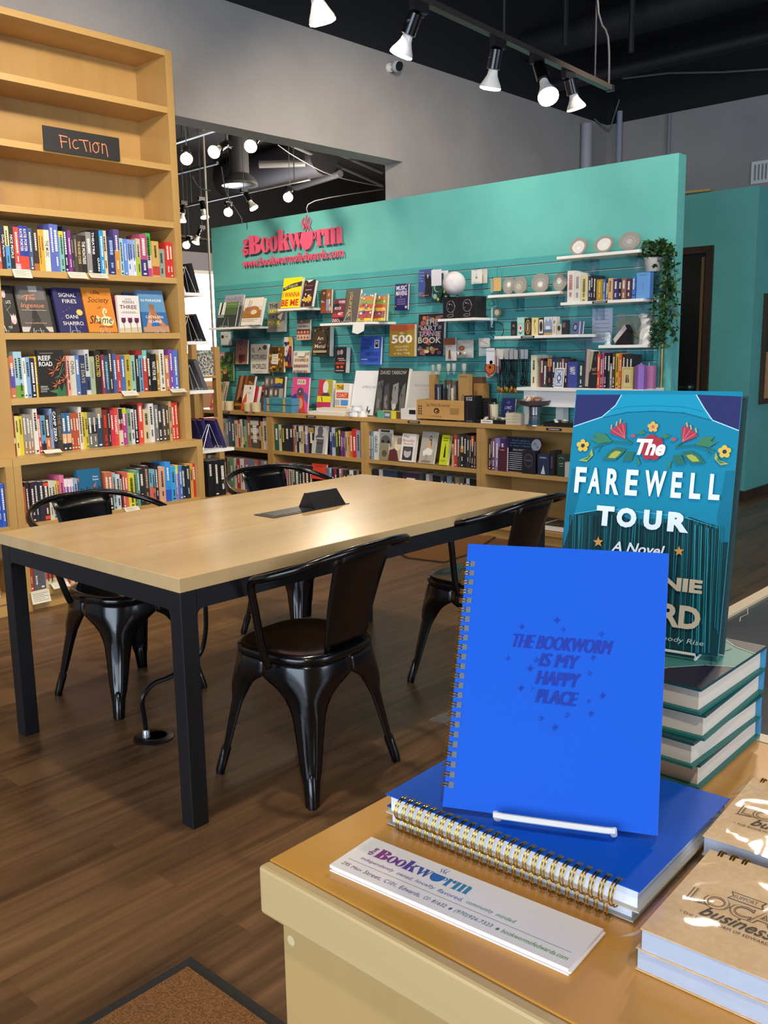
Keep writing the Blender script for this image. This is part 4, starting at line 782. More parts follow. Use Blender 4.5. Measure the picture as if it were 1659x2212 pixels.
row('t5', [(800, 235, '#1f5a50'), (835, 240, '#c8c0a0'), (862, 240, '#2e2e22', dict(t='GORILLAZ', tl=.6, ink='#d8d040')), (891, 240, '#2a2c30'), (926, 240, '#26262a'), (961, 245, '#a04a3a'), (980, 245, '#b0a890'), (998, 248, '#232428'), (1015, 250, '#c8c8c4', dict(bands=((.45, .6, '#222222'),))), (1034, 250, '#c8b890'), (1055, 250, '#26242a'), (1075, 250, '#6a5a8a', dict(bands=((0, .3, '#b8b0c0'),))), (1100, 252, '#26221e', dict(bands=((.05, .25, '#a08a50'),), to=1150)), (1150, 0, None), (1284, 262, '#2a3a6a'), (1310, 265, '#b0b8c8', dict(bands=((.3, .7, '#4a6aa8'),))), (1345, 270, '#3a3a22', dict(t='POP', tl=.5, ink='#d8d840')), (1371, 290, '#232226', dict(bands=((.0, .15, '#c8c030'),))), (1388, 300, '#6a3a7a'), (1398, 300, '#6a3a7a'), (1408, 300, '#6a3a7a'), (1418, 300, '#6a3a7a'), (1430, 302, '#c0a868'), (1448, 302, '#a89868'), (1466, 298, '#d0662a'), (1496, 278, '#c03028', dict(t='DAMAGE', tl=.5, ink='#f0e8e0')), (1532, 290, '#8a98b0')], 390, 0, XR_, ZS, RT, 'books in the low case, second bay upper', 'upper shelf of the second low bay', 1566, many=MANY)
row('t5', [(795, 545, '#6a4a7a'), (838, 545, '#7a2a3a'), (847, 545, '#c0663a', dict(bands=((.6, 1, '#c89a3a'),))), (876, 545, '#c8404a', dict(bands=((.5, 1, '#d0703a'),))), (905, 548, '#7a3a5a'), (920, 552, '#b8b4a0'), (955, 545, '#4a4a44'), (976, 535, '#1f4a40'), (1018, 540, '#20242a'), (1040, 545, '#2a2224'), (1070, 560, '#3a1a1e'), (1105, 560, '#241a1c', dict(to=1140)), (1140, 0, None), (1262, 575, '#5a6a8a'), (1286, 585, '#c8c4c0'), (1306, 585, '#26304a'), (1330, 585, '#a83040'), (1352, 588, '#1d1a20'), (1374, 630, '#d0c8cc'), (1396, 635, '#b04a70'), (1412, 640, '#3a342a'), (1440, 640, '#23222a'), (1468, 640, '#d0ccc4'), (1500, 645, '#2a2830'), (1530, 650, '#8a7a5a'), (1550, 650, '#23202a')], 650, 0, XR_, ZL, RT, 'books in the low case, second bay lower', 'lower shelf of the second low bay', 1568, hmin=.17, many=MANY)
fo('book', 'white cover with a gray standing figure, leaning among the second bay spines', 't5', 1130, 1250, 480, 252, 0, 5.392, '#b8b6b6', [('p', [(.3, .98), (.34, .55), (.22, .4), (.4, .3), (.34, .12), (.5, .02), (.7, .05), (.78, .2), (.72, .32), (.86, .42), (.8, .98)], '#55565c'), ('r', .3, .42, .86, .47, '#b0b0b2'), ('r', .32, .6, .8, .64, '#3a3b40')], lean=8, zb=ZS, t=.03)
fo('book', 'red orange cover leaning cover-out in the second bay, lower shelf', 't5', 1125, 1255, 730, 592, 0, 5.392, '#c8402a', [('r', .2, .12, .8, .16, '#8a2018'), ('r', .3, .22, .7, .25, '#8a2018')], lean=10)
row('t6', [(58, 255, '#6a5068'), (76, 258, '#5a8a90'), (92, 255, '#c8c8c4', dict(t='GRUNGE', tl=.6, to=126)), (126, 0, None), (604, 290, None), (690, 350, '#c09a70'), (708, 280, '#b83a40'), (732, 280, '#4a4030'), (752, 275, '#2c2a2a', dict(bands=((.35, .55, '#c8843a'),))), (778, 275, '#232327'), (802, 285, '#3a3434'), (824, 290, '#26221f'), (838, 290, '#c8602a', dict(bands=((.3, 1, '#2a2422'),))), (858, 290, '#26262a')], 400, 0, XR_, ZS, RT, 'books in the low case, third bay upper', 'upper shelf of the third low bay', 876)
fo('book', 'gray black-and-white portrait style cover at the left of the third bay', 't6', 128, 232, 465, 240, 0, 5.42, '#8a8a86', [('r', 0, 0, 1, .12, '#c8c6be'), ('e', .55, .45, .38, .26, '#55534f'), ('e', .35, .4, .1, .05, '#1d1c1b'), ('e', .75, .4, .1, .05, '#1d1c1b'), ('r', .2, .02, .85, .09, '#3a3836')], lean=3, zb=ZS)
fo('book', 'small olive book standing before the gray portrait cover', 't6', 142, 205, 466, 345, 0, 5.40, '#8a8062', [('e', .5, .6, .3, .2, '#5a5040')], lean=6, zb=ZS)
fo('book', 'glossy brown and white cover leaning left of the white and red one', 't6', 205, 305, 468, 290, 0, 5.40, '#b8a890', [('p', [(0, 1), (0, .6), (.5, .5), (.8, 1)], '#5a2a2a'), ('e', .6, .4, .25, .2, '#d8c8a8'), ('r', .5, .1, .95, .35, '#8a7a70')], lean=14, zb=ZS)
fo('book', 'white cover with red and black title above a small gray photo', 't6', 292, 398, 474, 278, 0, 5.392, '#ddd8d0', [A('Mel', .3, .1, .38, .1, '#2a2422'), A('Brooks', .5, .24, .8, .11, '#a83030'), A('About Me', .5, .36, .7, .07, '#a83030'), ('r', .16, .46, .86, .94, '#3a3634'), ('e', .5, .68, .26, .18, '#b8b2ac'), ('e', .5, .56, .24, .08, '#55504c')], lean=12, zb=ZS, t=.03)
fo('book', 'pale cover with a seated figure in white, cover-out in the third bay', 't6', 436, 548, 488, 262, 0, 5.392, '#a8a49c', [('e', .62, .2, .09, .08, '#3a2a22'), ('e', .62, .2, .055, .05, '#c09a7a'), ('p', [(.5, .32), (.7, .28), (.86, .5), (.6, .62), (.42, .5)], '#c8a078'), ('p', [(.2, .62), (.5, .5), (.86, .56), (.8, .72), (.25, .76)], '#e0dcd4'), ('p', [(.4, .72), (.55, .72), (.5, .95), (.36, .95)], '#b08a6a'), ('p', [(.7, .2), (.74, .5), (.66, .36)], '#3a2a22'), ('r', .2, .9, .8, .96, '#8a7a5a')], lean=14, zb=ZS)
fo('book', 'bright yellow green cover with a small dark figure in the third bay', 't6', 592, 652, 505, 288, 0, 5.392, '#c0cc20', [('r', .2, .1, .9, .13, '#6a7a1a'), ('r', .2, .17, .8, .2, '#6a7a1a'), ('p', [(.45, .75), (.5, .4), (.62, .35), (.7, .75)], '#2a2a2a'), ('e', .56, .33, .08, .04, '#a0805a'), A('Hello', .5, .85, .6, .07, '#6a7a1a', it=.3)], lean=12, zb=ZS, t=.03)
row('t6', [(60, 545, '#26262a'), (85, 540, '#1f2228'), (130, 530, '#c0b8b0'), (160, 532, '#2a3a4a'), (230, 530, '#223a4a'), (275, 540, '#1a1a20'), (310, 535, '#3a2a3a'), (440, 560, '#3a4a44'), (465, 560, '#26262c'), (490, 565, '#b8b8b4'), (515, 560, '#8a7a80'), (545, 570, '#1a1c20'), (600, 575, '#4a4a50'), (625, 575, '#2a2a30'), (650, 575, '#7a8aa0'), (690, 580, '#3a3a30'), (710, 580, '#8a7a5a'), (745, 585, '#5a5a50'), (780, 590, '#20222a'), (800, 600, '#c8c8d0'), (825, 600, '#1a1a20')], 620, 0, XR_+.02, ZL, RT, 'dark books in the low case, third bay lower', 'lower shelf of the third low bay', 876, hmin=.2, hmax=.31, many=MANY)
o = MANY.build('shelved_books'); tag(o, 'rows of small spines filling the low bookcase under the teal wall', 'book', 'books in the low case', 'stuff')
row('t6', [(966, 310, '#3a2028'), (986, 308, '#4a2a3a'), (996, 308, '#6a4a60'), (1022, 305, '#8a78a8'), (1052, 310, '#43305a', dict(to=1090))], 420, 0, XR_, ZS, RT, 'books in the low case, right bay', 'upper shelf of the right low bay', 1090)
fo('book', 'maroon book standing in front of purple spines in the right bay', 't6', 1042, 1110, 535, 375, 0, 5.395, '#4f2230', [('r', .2, .1, .7, .14, '#a88a6a')], lean=2, zb=ZS)
fo('display_sign', 'dark night sky sign with moon and white text lines on the low shelf', 't6', 1085, 1345, 540, 300, 0, 5.43, '#1a2030', [('e', .88, .2, .14, .17, '#a8acb8'), ('e', .84, .18, .05, .05, '#8a8e9a'), ('e', .92, .26, .04, .04, '#8a8e9a'), A("Don't waste a", .42, .1, .5, .05, '#6a9ac0'), A('single full moon', .42, .18, .6, .05, '#6a9ac0'), A('or lunar eclipse!', .42, .26, .6, .05, '#6a9ac0'), A('2023 MOON PHASES', .55, .375, .66, .05, '#d8d8d8')]+[('r', .05+.01*(i % 2), .46+i*.058, .62+.03*(i % 3), .475+i*.058, '#b8bcc4') for i in range(9)], lean=10, zb=ZS, t=.006, cat='sign')
def boxed(name, label, crop, xl, xr, yb, yt, plane, hexc, art=None, depth=0.05, zb=None, cat='box', side=None, group=None, lean=0, rough=.45):
    """a closed carton standing on a shelf, printed front"""
    pl = hit(*cpx(crop, xl, yb), 0, plane); pr = hit(*cpx(crop, xr, yb), 0, plane); z = zb if zb is not None else pl.z
    h = hit(*cpx(crop, (xl+xr)/2, yt), 0, plane).z-z; w = pl.y-pr.y
    o = thing(name, label, cat, (plane, pl.y, z+depth*math.sin(math.radians(lean))), RT, math.radians(lean), group)
    B().box(0, w, 0, depth, 0, h, M(hexc, rough)).build('carton', o, bevel=0.001)
    if side: B().box(w, w+0.0006, 0.001, depth-.001, 0.001, h-.001, M(side, rough)).build('side_print', o)
    if art: printed('front_print', art, w, h, o, rough=rough)
    return o
boxed('card_box', 'black card box with oval emblem, standing before the night sky sign', 't6', 1226, 1325, 555, 402, 5.385, '#1f1e2a', [('e', .5, .42, .34, .3, '#4a4450'), ('e', .5, .42, .28, .24, '#23202c'), A('MOON', .5, .42, .4, .08, '#8a8078')], zb=ZS, side='#15141c')
boxed('card_box', 'navy box with white mountain peak on the right low shelf', 't6', 1345, 1428, 545, 430, 5.39, '#22304a', [('p', [(.3, .95), (.55, .5), (.7, .95)], '#c8ccd4'), ('r', .2, .12, .8, .18, '#8a94a8'), ('l', [(.15, .2), (.85, .2)], .02, '#5a6a80')], zb=ZS, depth=.06)
boxed('card_box', 'narrow black upright box right of the mountain box', 't6', 1436, 1470, 580, 405, 5.40, '#1a1a24', [('r', .3, .2, .7, .7, '#4a4658')], zb=ZS, depth=.1)
boxed('card_box', 'dark green box with pale crest at the right end of the low shelf', 't6', 1494, 1556, 585, 432, 5.39, '#1f3a30', [('l', [(.2, .16), (.5, .12), (.8, .16)], .04, '#b8c0b0'), A('LUNA', .5, .4, .5, .07, '#b8c0b0'), ('r', .3, .5, .7, .53, '#8a9a88')], zb=ZS)
boxed('card_box', 'pale box half hidden behind the tall hardcover, right low shelf', 't6', 1552, 1590, 590, 490, 5.385, '#b8b4a8', None, zb=ZS)
for i, (px, py, w, h, hx, lab) in enumerate(((1120, 1085, .3, .05, '#232327', 'black book lying flat on the right bay lower shelf'), (1175, 1075, .26, .04, '#3a3834', 'dark book lying flat on the right bay pile'))):
    q = hit(px-20, py, 0, 5.45); o = face_book('book', lab, (5.42, q.y, ZL+.002+0*i), RT, 0, w, .21, h, hx, None); o.matrix_world = Matrix.Translation((5.42, q.y-.02*i, ZL+.24*0+.001+h)) @ Matrix.Rotation(RT, 4, 'Z') @ Matrix.Rotation(-PI/2, 4, 'X')
# ================================================================== shop sign on the teal wall
SIGNR = M('#dd5a78', 0.4); sg = thing('wall_sign', 'raised pink lettering of the bookshop with steaming cup on the teal wall', 'sign', (XT-0.022, hit(525, 530, 0, XT).y, 2.10), RT)
LOGO = {}
def _logo():
    s = {}
    s['B'] = [([(0, 0), (.55, 0)]+arc(.55, .27, .45, .27, -80, 90, 12)+arc(.5, .77, .42, .23, -80, 90, 12)+[(0, 1), (0, .94), (.08, .94), (.08, .06), (0, .06)]), [(.47, .06)]+arc(.47, .28, .13, .215, -80, 80, 8)+[(.47, .5)], [(.47, .58)]+arc(.47, .76, .11, .175, -80, 80, 8)+[(.47, .945)]]
    s['o'] = [arc(.5, .5, .5, .5, 0, 350, 28), arc(.5, .5, .16, .43, 0, 345, 20)]
    s['k'] = [[(0, 0), (.5, 0), (.5, .06), (.44, .06), (.44, .33), (.52, .39), (.62, .06), (.56, .06), (.56, 0), (1.02, 0), (1.02, .06), (.96, .06), (.72, .5), (.88, .66), (.98, .70), (.98, .76), (.6, .76), (.6, .70), (.70, .69), (.44, .43), (.44, 1), (0, 1), (0, .94), (.08, .94), (.08, .06), (0, .06)]]
    s['w'] = [[(-.02, 1), (.36, 1), (.36, .94), (.32, .94), (.42, .36), (.53, .80), (.46, 1), (.78, 1), (.78, .94), (.74, .94), (.80, .42), (.90, .94), (.84, .94), (.84, 1), (1.02, 1), (1.02, .94), (.97, .94), (.78, 0), (.70, 0), (.56, .60), (.40, 0), (.32, 0), (.04, .94), (-.02, .94)]]
    s['r'] = [[(0, 0), (.55, 0), (.55, .06), (.47, .06), (.47, .72), (.56, .86), (.62, .88)]+arc(.80, .80, .20, .20, 150, -160, 14)+[(.66, .66), (.66, .78), (.58, .80), (.47, .90), (.47, 1), (0, .98), (0, .92), (.10, .92), (.10, .06), (0, .06)]]
    s['m'] = [[(0, 0), (.30, 0), (.30, .06), (.27, .06), (.27, .86), (.34, .93), (.385, .88), (.385, .06), (.36, .06), (.36, 0), (.63, 0), (.63, .06), (.60, .06), (.60, .86), (.67, .93), (.715, .88), (.715, .06), (.69, .06), (.69, 0), (1, 0), (1, .06), (.95, .06), (.95, .84), (.88, .99), (.76, 1.0), (.60, .92), (.52, 1.0), (.40, 1), (.27, .92), (.27, .99), (0, .98), (0, .92), (.05, .92), (.05, .06), (0, .06)]]
    cup = [(.02, .82)]+arc(.42, .62, .40, .62, 180, 360, 20)+[(.82, .82)]
    s['cup'] = [cup]
    s['handle'] = [arc(.82, .62, .18, .20, -80, 85, 10)+arc(.82, .62, .11, .13, 85, -80, 10)]
    return s
LOGO = _logo()
def steam(x0, zb, w, hgt):
    """three wavy wisps as thin closed outlines in logo units"""
    out = []
    for k, (dx, hh) in enumerate(((0, .8), (.5, 1.0), (1.0, .85))):
        L = []; Rr = []
        for i in range(13):
            t = i/12; xc = x0+dx*w+0.16*w*math.sin(t*2.3*PI+k); wd = w*0.075*(math.sin(PI*min(t+.12, 1))**.7+.12); L.append((xc-wd, zb+t*hgt*hh)); Rr.append((xc+wd, zb+t*hgt*hh))
        out.append(L+Rr[::-1])
    return out
def logo_piece(key, x0, x1, z0, z1, ext):
    vs, fs = shape2d([[(x0+u*(x1-x0), z0+v*(z1-z0)) for u, v in sp] for sp in LOGO[key]], ext); return vs, fs
def sx(px, py): return hit(px, py, 0, XT-0.02).y
yL = sg.location.y; z0 = sg.location.z
def add_sign(name, vs, fs): B().raw([(x, -zz, z) for x, z, zz in vs], fs, SIGNR).build(name, sg)
bz0, bz1, xz = 2.247-z0, 2.412-z0, 2.383-z0
cx5 = lambda a: 370+a/3.253
for key, a, c, zt, nm in (('B', 545, 630, bz1, 'letter'), ('o', 632, 692, xz, 'letter'), ('o', 690, 750, xz, 'letter'), ('k', 750, 832, bz1+.012, 'letter'), ('w', 822, 922, xz, 'letter'), ('r', 1024, 1082, xz, 'letter'), ('m', 1078, 1203, xz, 'letter')):
    add_sign(nm, *logo_piece(key, yL-sx(cx5(a), 530), yL-sx(cx5(c), 515), bz0, zt, 0.008))
ca, cb = yL-sx(cx5(905), 530), yL-sx(cx5(1022), 520)
add_sign('cup', *logo_piece('cup', ca, cb, bz0-.02, xz+.03, 0.008)); add_sign('cup_handle', *logo_piece('handle', ca, cb, bz0-.02, xz+.03, 0.008))
for sp in steam(ca+.25*(cb-ca), xz+.012, .34*(cb-ca)/1.0, .125): add_sign('steam_wisp', *shape2d([sp], 0.008))
tv, tf, _a = text2d('the', 0.03, 2, 0.2); hx0, hx1 = yL-sx(523.5, 535), yL-sx(536, 532)
B().raw([(hx1-(v)*(hx1-hx0), -zz*.05, bz0-.01+u*(.155)) for u, v, zz in tv], tf, SIGNR).build('small_word', sg)
tv, tf, _a = text2d('www.bookwormofedwards.com', 0.008, 2, 0.2)
B().raw([(yL-sx(525, 567)+u*(sx(525, 567)-sx(742, 545)), -zz*.03, 2.135-z0+v*.08) for u, v, zz in tv], tf, SIGNR).build('web_address', sg)
# ================================================================== glass-clear brackets and white shelves
def wall_shelf(label, crop, fl, fr, wr, group='white display shelves on the slatted panel', th=0.019, nb=2):
    """fl, fr: front edge ends, wr: right end where it meets the wall (photo points)"""
    z = hit(*cpx(crop, *wr), 0, XT-.012).z; a = hit(*cpx(crop, *fl), 2, z); b2 = hit(*cpx(crop, *fr), 2, z)
    x = (a.x+b2.x)/2; x = min(max(x, 5.42), 5.6); a = hit(*cpx(crop, *fl), 0, x); b2 = hit(*cpx(crop, *fr), 0, x); z = (a.z+b2.z)/2
    W = a.y-b2.y; dp = XT-.0125-x
    o = thing('wall_shelf', label, 'shelf', (x, a.y, z-th), RT, group=group)
    B().box(0, W, 0, dp, 0, th, WHITE).build('board', o, bevel=.0015)
    for i in range(nb):
        xx = W*(.3+.55*i) if nb > 1 else W*.5
        B().prism([(.06, 0), (dp, 0), (dp, -.10), (dp-.03, -.10)], xx-.03, xx-.024, ACRYL, 'x').prism([(.06, 0), (dp, 0), (dp, -.10), (dp-.03, -.10)], xx+.024, xx+.03, ACRYL, 'x').box(xx-.03, xx+.03, dp-.004, dp, -.10, 0, ACRYL).build('bracket', o)
    return x, z
SA = wall_shelf('white shelf at the far left of the teal panel holding two cover-out books', 'W1', (0, 850), (548, 832), (830, 862))
SB = wall_shelf('small white shelf under the yellow book', 'W1', (990, 585), (1385, 556), (1590, 570))
SC = wall_shelf('white shelf holding the gray guitar book', 'W2', (62, 738), (672, 714), (940, 728))
SD = wall_shelf('white shelf under two black moon boxes', 'W3', (222, 632), (608, 612), (770, 622))
SE = wall_shelf('long white shelf of gray agate slices, left of the tall white book', 'W3', (748, 382), (1508, 332), (1580, 345))
SF = wall_shelf('white shelf of small card boxes', 'W3', (818, 822), (1700, 780), (1830, 800))
SG_ = wall_shelf('topmost white shelf with three agate slices', 'W4', (424, 312), (1165, 240), (1282, 262))
SH_ = wall_shelf('white shelf with a row of books under the topmost shelf', 'W4', (458, 722), (1198, 680), (1312, 692))
SI = wall_shelf('short white shelf with selenite tower near the vine', 'W4', (798, 1106), (1238, 1092), (1332, 1100))
for s, c, x, y, lab in ((SH_, 'W4', 745, 712, 'row of books'), (SF, 'W3', 1100, 824, 'small card boxes')):
    q = hit(*cpx(c, x, y), 0, s[0]); t = thing('edge_label', f'black label strip on the shelf front under the {lab}', 'label', (s[0]-.0005, q.y, s[1]-.017), RT, group='black shelf label strips'); B().box(0, .11, -.002, 0, 0, .014, M('#17171a', .5)).build('strip', t); printed('lettering', [('r', .12, .35, .88, .65, '#c8c4bc')], .11, .014, t, y=-.002)
# ================================================================== books hung or standing on the teal wall
XH = 5.705; XW = 5.56
GH = 'books hung cover-out on the slatted teal panel'
def hung(label, crop, xl, xr, yb, yt, hexc, art=None, lean=6, t=.022, x=XH, **k): return fo('book', label, crop, xl, xr, yb, yt, 0, x-t, hexc, art, lean, t, group=GH, **k)
def stood(label, crop, xl, xr, yb, yt, s, hexc, art=None, lean=16, t=.022, off=.03, **k): return fo('book', label, crop, xl, xr, yb, yt, 0, s[0]+off, hexc, art, lean, t, zb=s[1], **k)
def blots(n, cols, seed, r=.1):
    q = random.Random(seed); return [('e', q.uniform(.08, .92), q.uniform(.06, .94), q.uniform(.3, 1)*r, q.uniform(.3, 1)*r*.7, q.choice(cols)) for _ in range(n)]
stood('gray book with lavender title band, behind the green and black one', 'W1', 168, 430, 835, 388, SA, '#8a8a90', [('r', 0, 0, 1, .22, '#a09aa8'), A('modish', .5, .12, .82, .15, '#6f6884')], off=.09)
stood('green and black cover with white strip, left on the far left shelf', 'W1', 108, 378, 832, 490, SA, '#39403c', [('r', .34, 0, 1, .22, '#5f7a48'), ('r', .34, .22, 1, .52, '#4d6344'), ('r', 0, 0, .34, .55, '#d8d8d0'), ('p', [(.12, 0), (.2, 0), (.16, .55), (.08, .55)], '#23261f'), ('r', 0, .5, .34, .62, '#8a8c88'), ('r', .4, .08, .9, .1, '#9ab07a')], off=.03, t=.015)
stood('cream cover with a brown long-horned animal, right on the far left shelf', 'W1', 462, 728, 822, 437, SA, '#d9d2c6', [('r', 0, .44, 1, .74, '#a8733c'), ('r', 0, .32, 1, .46, '#c8c4bc'), ('e', .55, .47, .34, .17, '#a5714a'), ('e', .6, .54, .16, .1, '#d8c0a4'), ('e', .24, .42, .15, .08, '#9a6844'), ('l', [(.25, .36), (.3, .08)], .02, '#6a4a34'), ('l', [(.32, .36), (.42, .12)], .02, '#6a4a34'), ('p', [(.1, .52), (.6, .62), (.9, .52), (.9, .74), (.1, .74)], '#9a6a30'), ('r', .06, .78, .9, .8, '#b8b0a4'), ('r', .06, .84, .7, .86, '#b8b0a4')], t=.035)
hung('gray cover with yellow and black block words, below the yellow book shelf', 'W1', 838, 1085, 915, 482, '#96908a', [('p', [(.5, .42), (1, .3), (1, .62), (.62, .72)], '#5a5652'), ('p', [(.55, .5), (.9, .36), (.8, .62)], '#a8a4a0'), A('THE', .34, .14, .5, .13, '#2a2726', b=.02), A('ART', .3, .32, .46, .13, '#e0d020', b=.03), A('OF', .26, .5, .34, .13, '#4a4644', b=.02), A('PUNK', .42, .7, .72, .14, '#e0d020', b=.03), ('r', .08, .86, .8, .88, '#6a6662')], t=.035)
stood('bright yellow cover with red block words on a small white shelf', 'W1', 1035, 1300, 562, 142, SB, '#e8d61c', [('p', [(.02, .32), (.5, .2), (1, .14), (1, .3), (.5, .34), (.02, .44)], '#3a3428'), A('ED PISKOR', .45, .29, .7, .08, '#d8d0b8', rot=8), A('I WANNA', .5, .56, .92, .17, '#d0402c', b=.02), A('BE ME', .48, .83, .92, .22, '#c83428', b=.03)], lean=12, t=.03)
stood('maroon and black cover with gold figures, beside the bright yellow book', 'W1', 1322, 1478, 548, 182, SB, '#3a1f28', [('p', [(.1, 0), (.8, 0), (.5, .07)], '#e0d8d0'), ('r', .3, .2, .8, .23, '#8a4a50'), ('r', .2, .36, .75, .385, '#b0a0a0')]+[('p', [(.1, .8), (.15, .6), (.4, .7), (.6, .58), (.9, .66), (.86, .82)], '#c8a040')]+blots(9, ['#d8b84a', '#b07a2a', '#e8d8a0'], 3, .09), lean=16, t=.035)
hung('brown cover with pale flowers and a red blue vase, hung by itself', 'W2', 72, 200, 614, 318, '#8a5a3c', blots(8, ['#e8dcc8', '#d8c8b0', '#b89a80'], 4, .16)[:6]+[('r', 0, .55, .5, 1, '#c0603a'), ('p', [(.5, .42), (.9, .42), (.86, .9), (.5, .9)], '#8a8ab0'), ('r', .8, .42, .86, .62, '#f0ece8'), ('r', 0, .74, 1, .77, '#c87a4a')], lean=5)
hung('gray and white cover with a band of women portraits and title', 'W1', 1268, 1452, 1028, 732, '#8a7468', [('r', 0, .2, 1, .48, '#d8d4ce'), A('WOMEN', .5, .34, .8, .11, '#6a6260', b=.01), ('r', 0, .5, 1, .72, '#8a3a2a'), ('r', 0, .74, 1, 1, '#d0a890')]+[('e', .14+.24*i, .62, .08, .07, '#c89a80') for i in range(4)]+[('e', .14+.24*i, .88, .06, .06, '#8a5a4a') for i in range(4)]+[('e', .4, .1, .08, .06, '#c8b8a8')], lean=4)
hung('dusty pink cover with dark emblem and red panel, narrow', 'W1', 384, 552, 1375, 1028, '#a57868', [('e', .42, .12, .16, .1, '#6a4a44'), ('e', .42, .12, .1, .06, '#b08878'), ('e', .42, .38, .06, .04, '#5a4440'), ('r', .3, .6, .85, .9, '#8a4038'), ('r', .36, .62, .6, .96, '#5a3434')], lean=6)
hung('white cover with black block words and small drawings', 'W1', 608, 850, 1508, 1085, '#d2cdc4', [A('PICTURED', .5, .44, .88, .15, '#5a3a34', b=.01), A('WORLDS', .5, .76, .84, .18, '#3a302c', b=.015), ('e', .84, .12, .12, .08, '#6a4a3a'), ('e', .14, .18, .09, .07, '#a8a090'), ('e', .2, .26, .05, .03, '#9a8a70'), ('l', [(.46, .24), (.52, .14), (.6, .2), (.56, .12)], .03, '#3a3634'), ('r', .3, .93, .7, .945, '#a8a29a')], lean=3, t=.03)
hung('golden brown collage cover with a cream label in the middle', 'W1', 868, 1076, 1495, 1130, '#6a4a1f', blots(34, ['#b07a2a', '#3a2a18', '#d0a050', '#8a5a20', '#5a6a3a'], 6, .13)+[('r', .22, .28, .66, .68, '#d8cdb8'), ('r', .3, .36, .58, .38, '#9a8a70'), ('r', .3, .46, .58, .48, '#9a8a70'), ('r', .3, .56, .58, .58, '#9a8a70')], lean=6, t=.03)
hung('narrow multicolored cover tucked behind the golden brown book', 'W1', 1086, 1192, 1420, 985, '#8a2f24', [('r', 0, 0, .55, .16, '#d0ccc4'), ('r', .55, 0, 1, .3, '#c8a430'), ('r', .1, .16, .7, .24, '#3a2a6a'), ('p', [(0, .24), (.7, .3), (.4, .6), (0, .7)], '#c8c8cc'), ('p', [(.5, .5), (1, .7), (.6, .9), (.2, .8)], '#26305a'), ('r', 0, .82, .5, .95, '#d0a020')]+blots(8, ['#b8b4b0', '#23243a', '#c85a30'], 9, .1), lean=3, x=XH+.008, t=.02)
q8 = random.Random(8)
hung('cream cover covered with rows of tiny colored people', 'W1', 1208, 1440, 1498, 1185, '#dbd5c9', [('r', .08+.075*i, .06+.27*r+q8.uniform(0, .03), .12+.075*i, .2+.27*r+q8.uniform(0, .04), q8.choice(['#c8502c', '#4a6a8a', '#3a3634', '#d0a040', '#6a8a4a', '#a83a3a', '#8a6a9a'])) for r in range(4) for i in range(12) if not (r == 0 and 3 < i < 9)]+[('r', .3, .08, .75, .26, '#e4dfd4')], lean=6)
hung('dark olive ornamental cover with cream gothic title', 'px', 674, 711.5, 771, 706, '#3a3a2c', blots(40, ['#5a5a40', '#6a3a2a', '#2a2a20', '#787850'], 12, .1)+[('e', .5, .5, .42, .36, '#4a3a2c'), A('Art', .52, .4, .36, .12, '#d8cfb4', b=.01), A('of', .5, .54, .12, .05, '#d8cfb4'), A('Metal', .5, .66, .6, .13, '#d8cfb4', b=.01), ('r', .12, .8, .88, .88, '#b8a888')], lean=4, t=.055)
hung('green foliage cover with pink flowers and a brown bird', 'W1', 108, 362, 1612, 1198, '#4f6f3c', [('r', 0, 0, .5, .22, '#b88a98'), ('r', .1, .08, .45, .12, '#e0c8cc')]+blots(46, ['#6a8f48', '#3c5a2c', '#86a860', '#2f4a24'], 5, .1)+[('p', [(.45, 1), (.46, .68), (.6, .58), (.76, .66), (.78, 1)], '#3a3a2a'), ('e', .58, .68, .12, .09, '#b87838'), ('e', .55, .72, .07, .04, '#e09a50')], lean=3, t=.012)
hung('black cover with red title and pale faces, thick cream pages', 'W2', 242, 378, 1355, 1036, '#30262a', [('e', .3, .22, .14, .1, '#8a8488'), ('e', .58, .2, .13, .1, '#a8a0a0'), ('r', .25, .43, .8, .46, '#c8c0bc'), ('r', .35, .5, .95, .53, '#c8c0bc'), ('r', .06, .58, .9, .68, '#a8402c'), ('e', .3, .78, .12, .05, '#d0683a'), ('e', .66, .77, .14, .05, '#c85a34'), ('r', .1, .9, .84, .93, '#b8b0ac')], lean=6, t=.055)
hung('blue cover with dark block letters and tiny framed portrait', 'W2', 556, 808, 1248, 902, '#3f5fc4', [A('TRUST', .3, .12, .5, .1, '#26367c'), A('YOUR', .3, .26, .5, .1, '#26367c'), A('EAR', .24, .4, .38, .1, '#26367c'), ('r', .68, .12, .9, .42, '#d8d8dc'), ('r', .72, .16, .86, .38, '#23242c'), ('e', .79, .24, .05, .05, '#b8b8bc'), A('EVERYBODY', .6, .62, .7, .13, '#26367c'), A('KNOWS', .66, .84, .46, .14, '#26367c'), ('r', .06, .8, .36, .83, '#d8d8e0')], lean=6)
hung('navy cover with white hand-drawn title letters, high on the panel', 'W2', 986, 1146, 572, 248, '#2c2a68', [A('MUSIC', .48, .16, .78, .17, '#e4e0e8', b=.02), A('MAVENS', .5, .36, .86, .18, '#e4e0e8', b=.02), ('e', .46, .5, .05, .03, '#c85a4a'), A('15 STORIES OF', .5, .6, .6, .05, '#a8a4d0'), A('MUSIC IN THE', .5, .69, .6, .05, '#a8a4d0'), A('INDUSTRY', .5, .78, .6, .05, '#a8a4d0'), ('e', .9, .04, .06, .04, '#d04a4a'), ('e', .88, .9, .09, .05, '#d8c8b8'), ('e', .08, .86, .05, .03, '#d8804a')], lean=4)
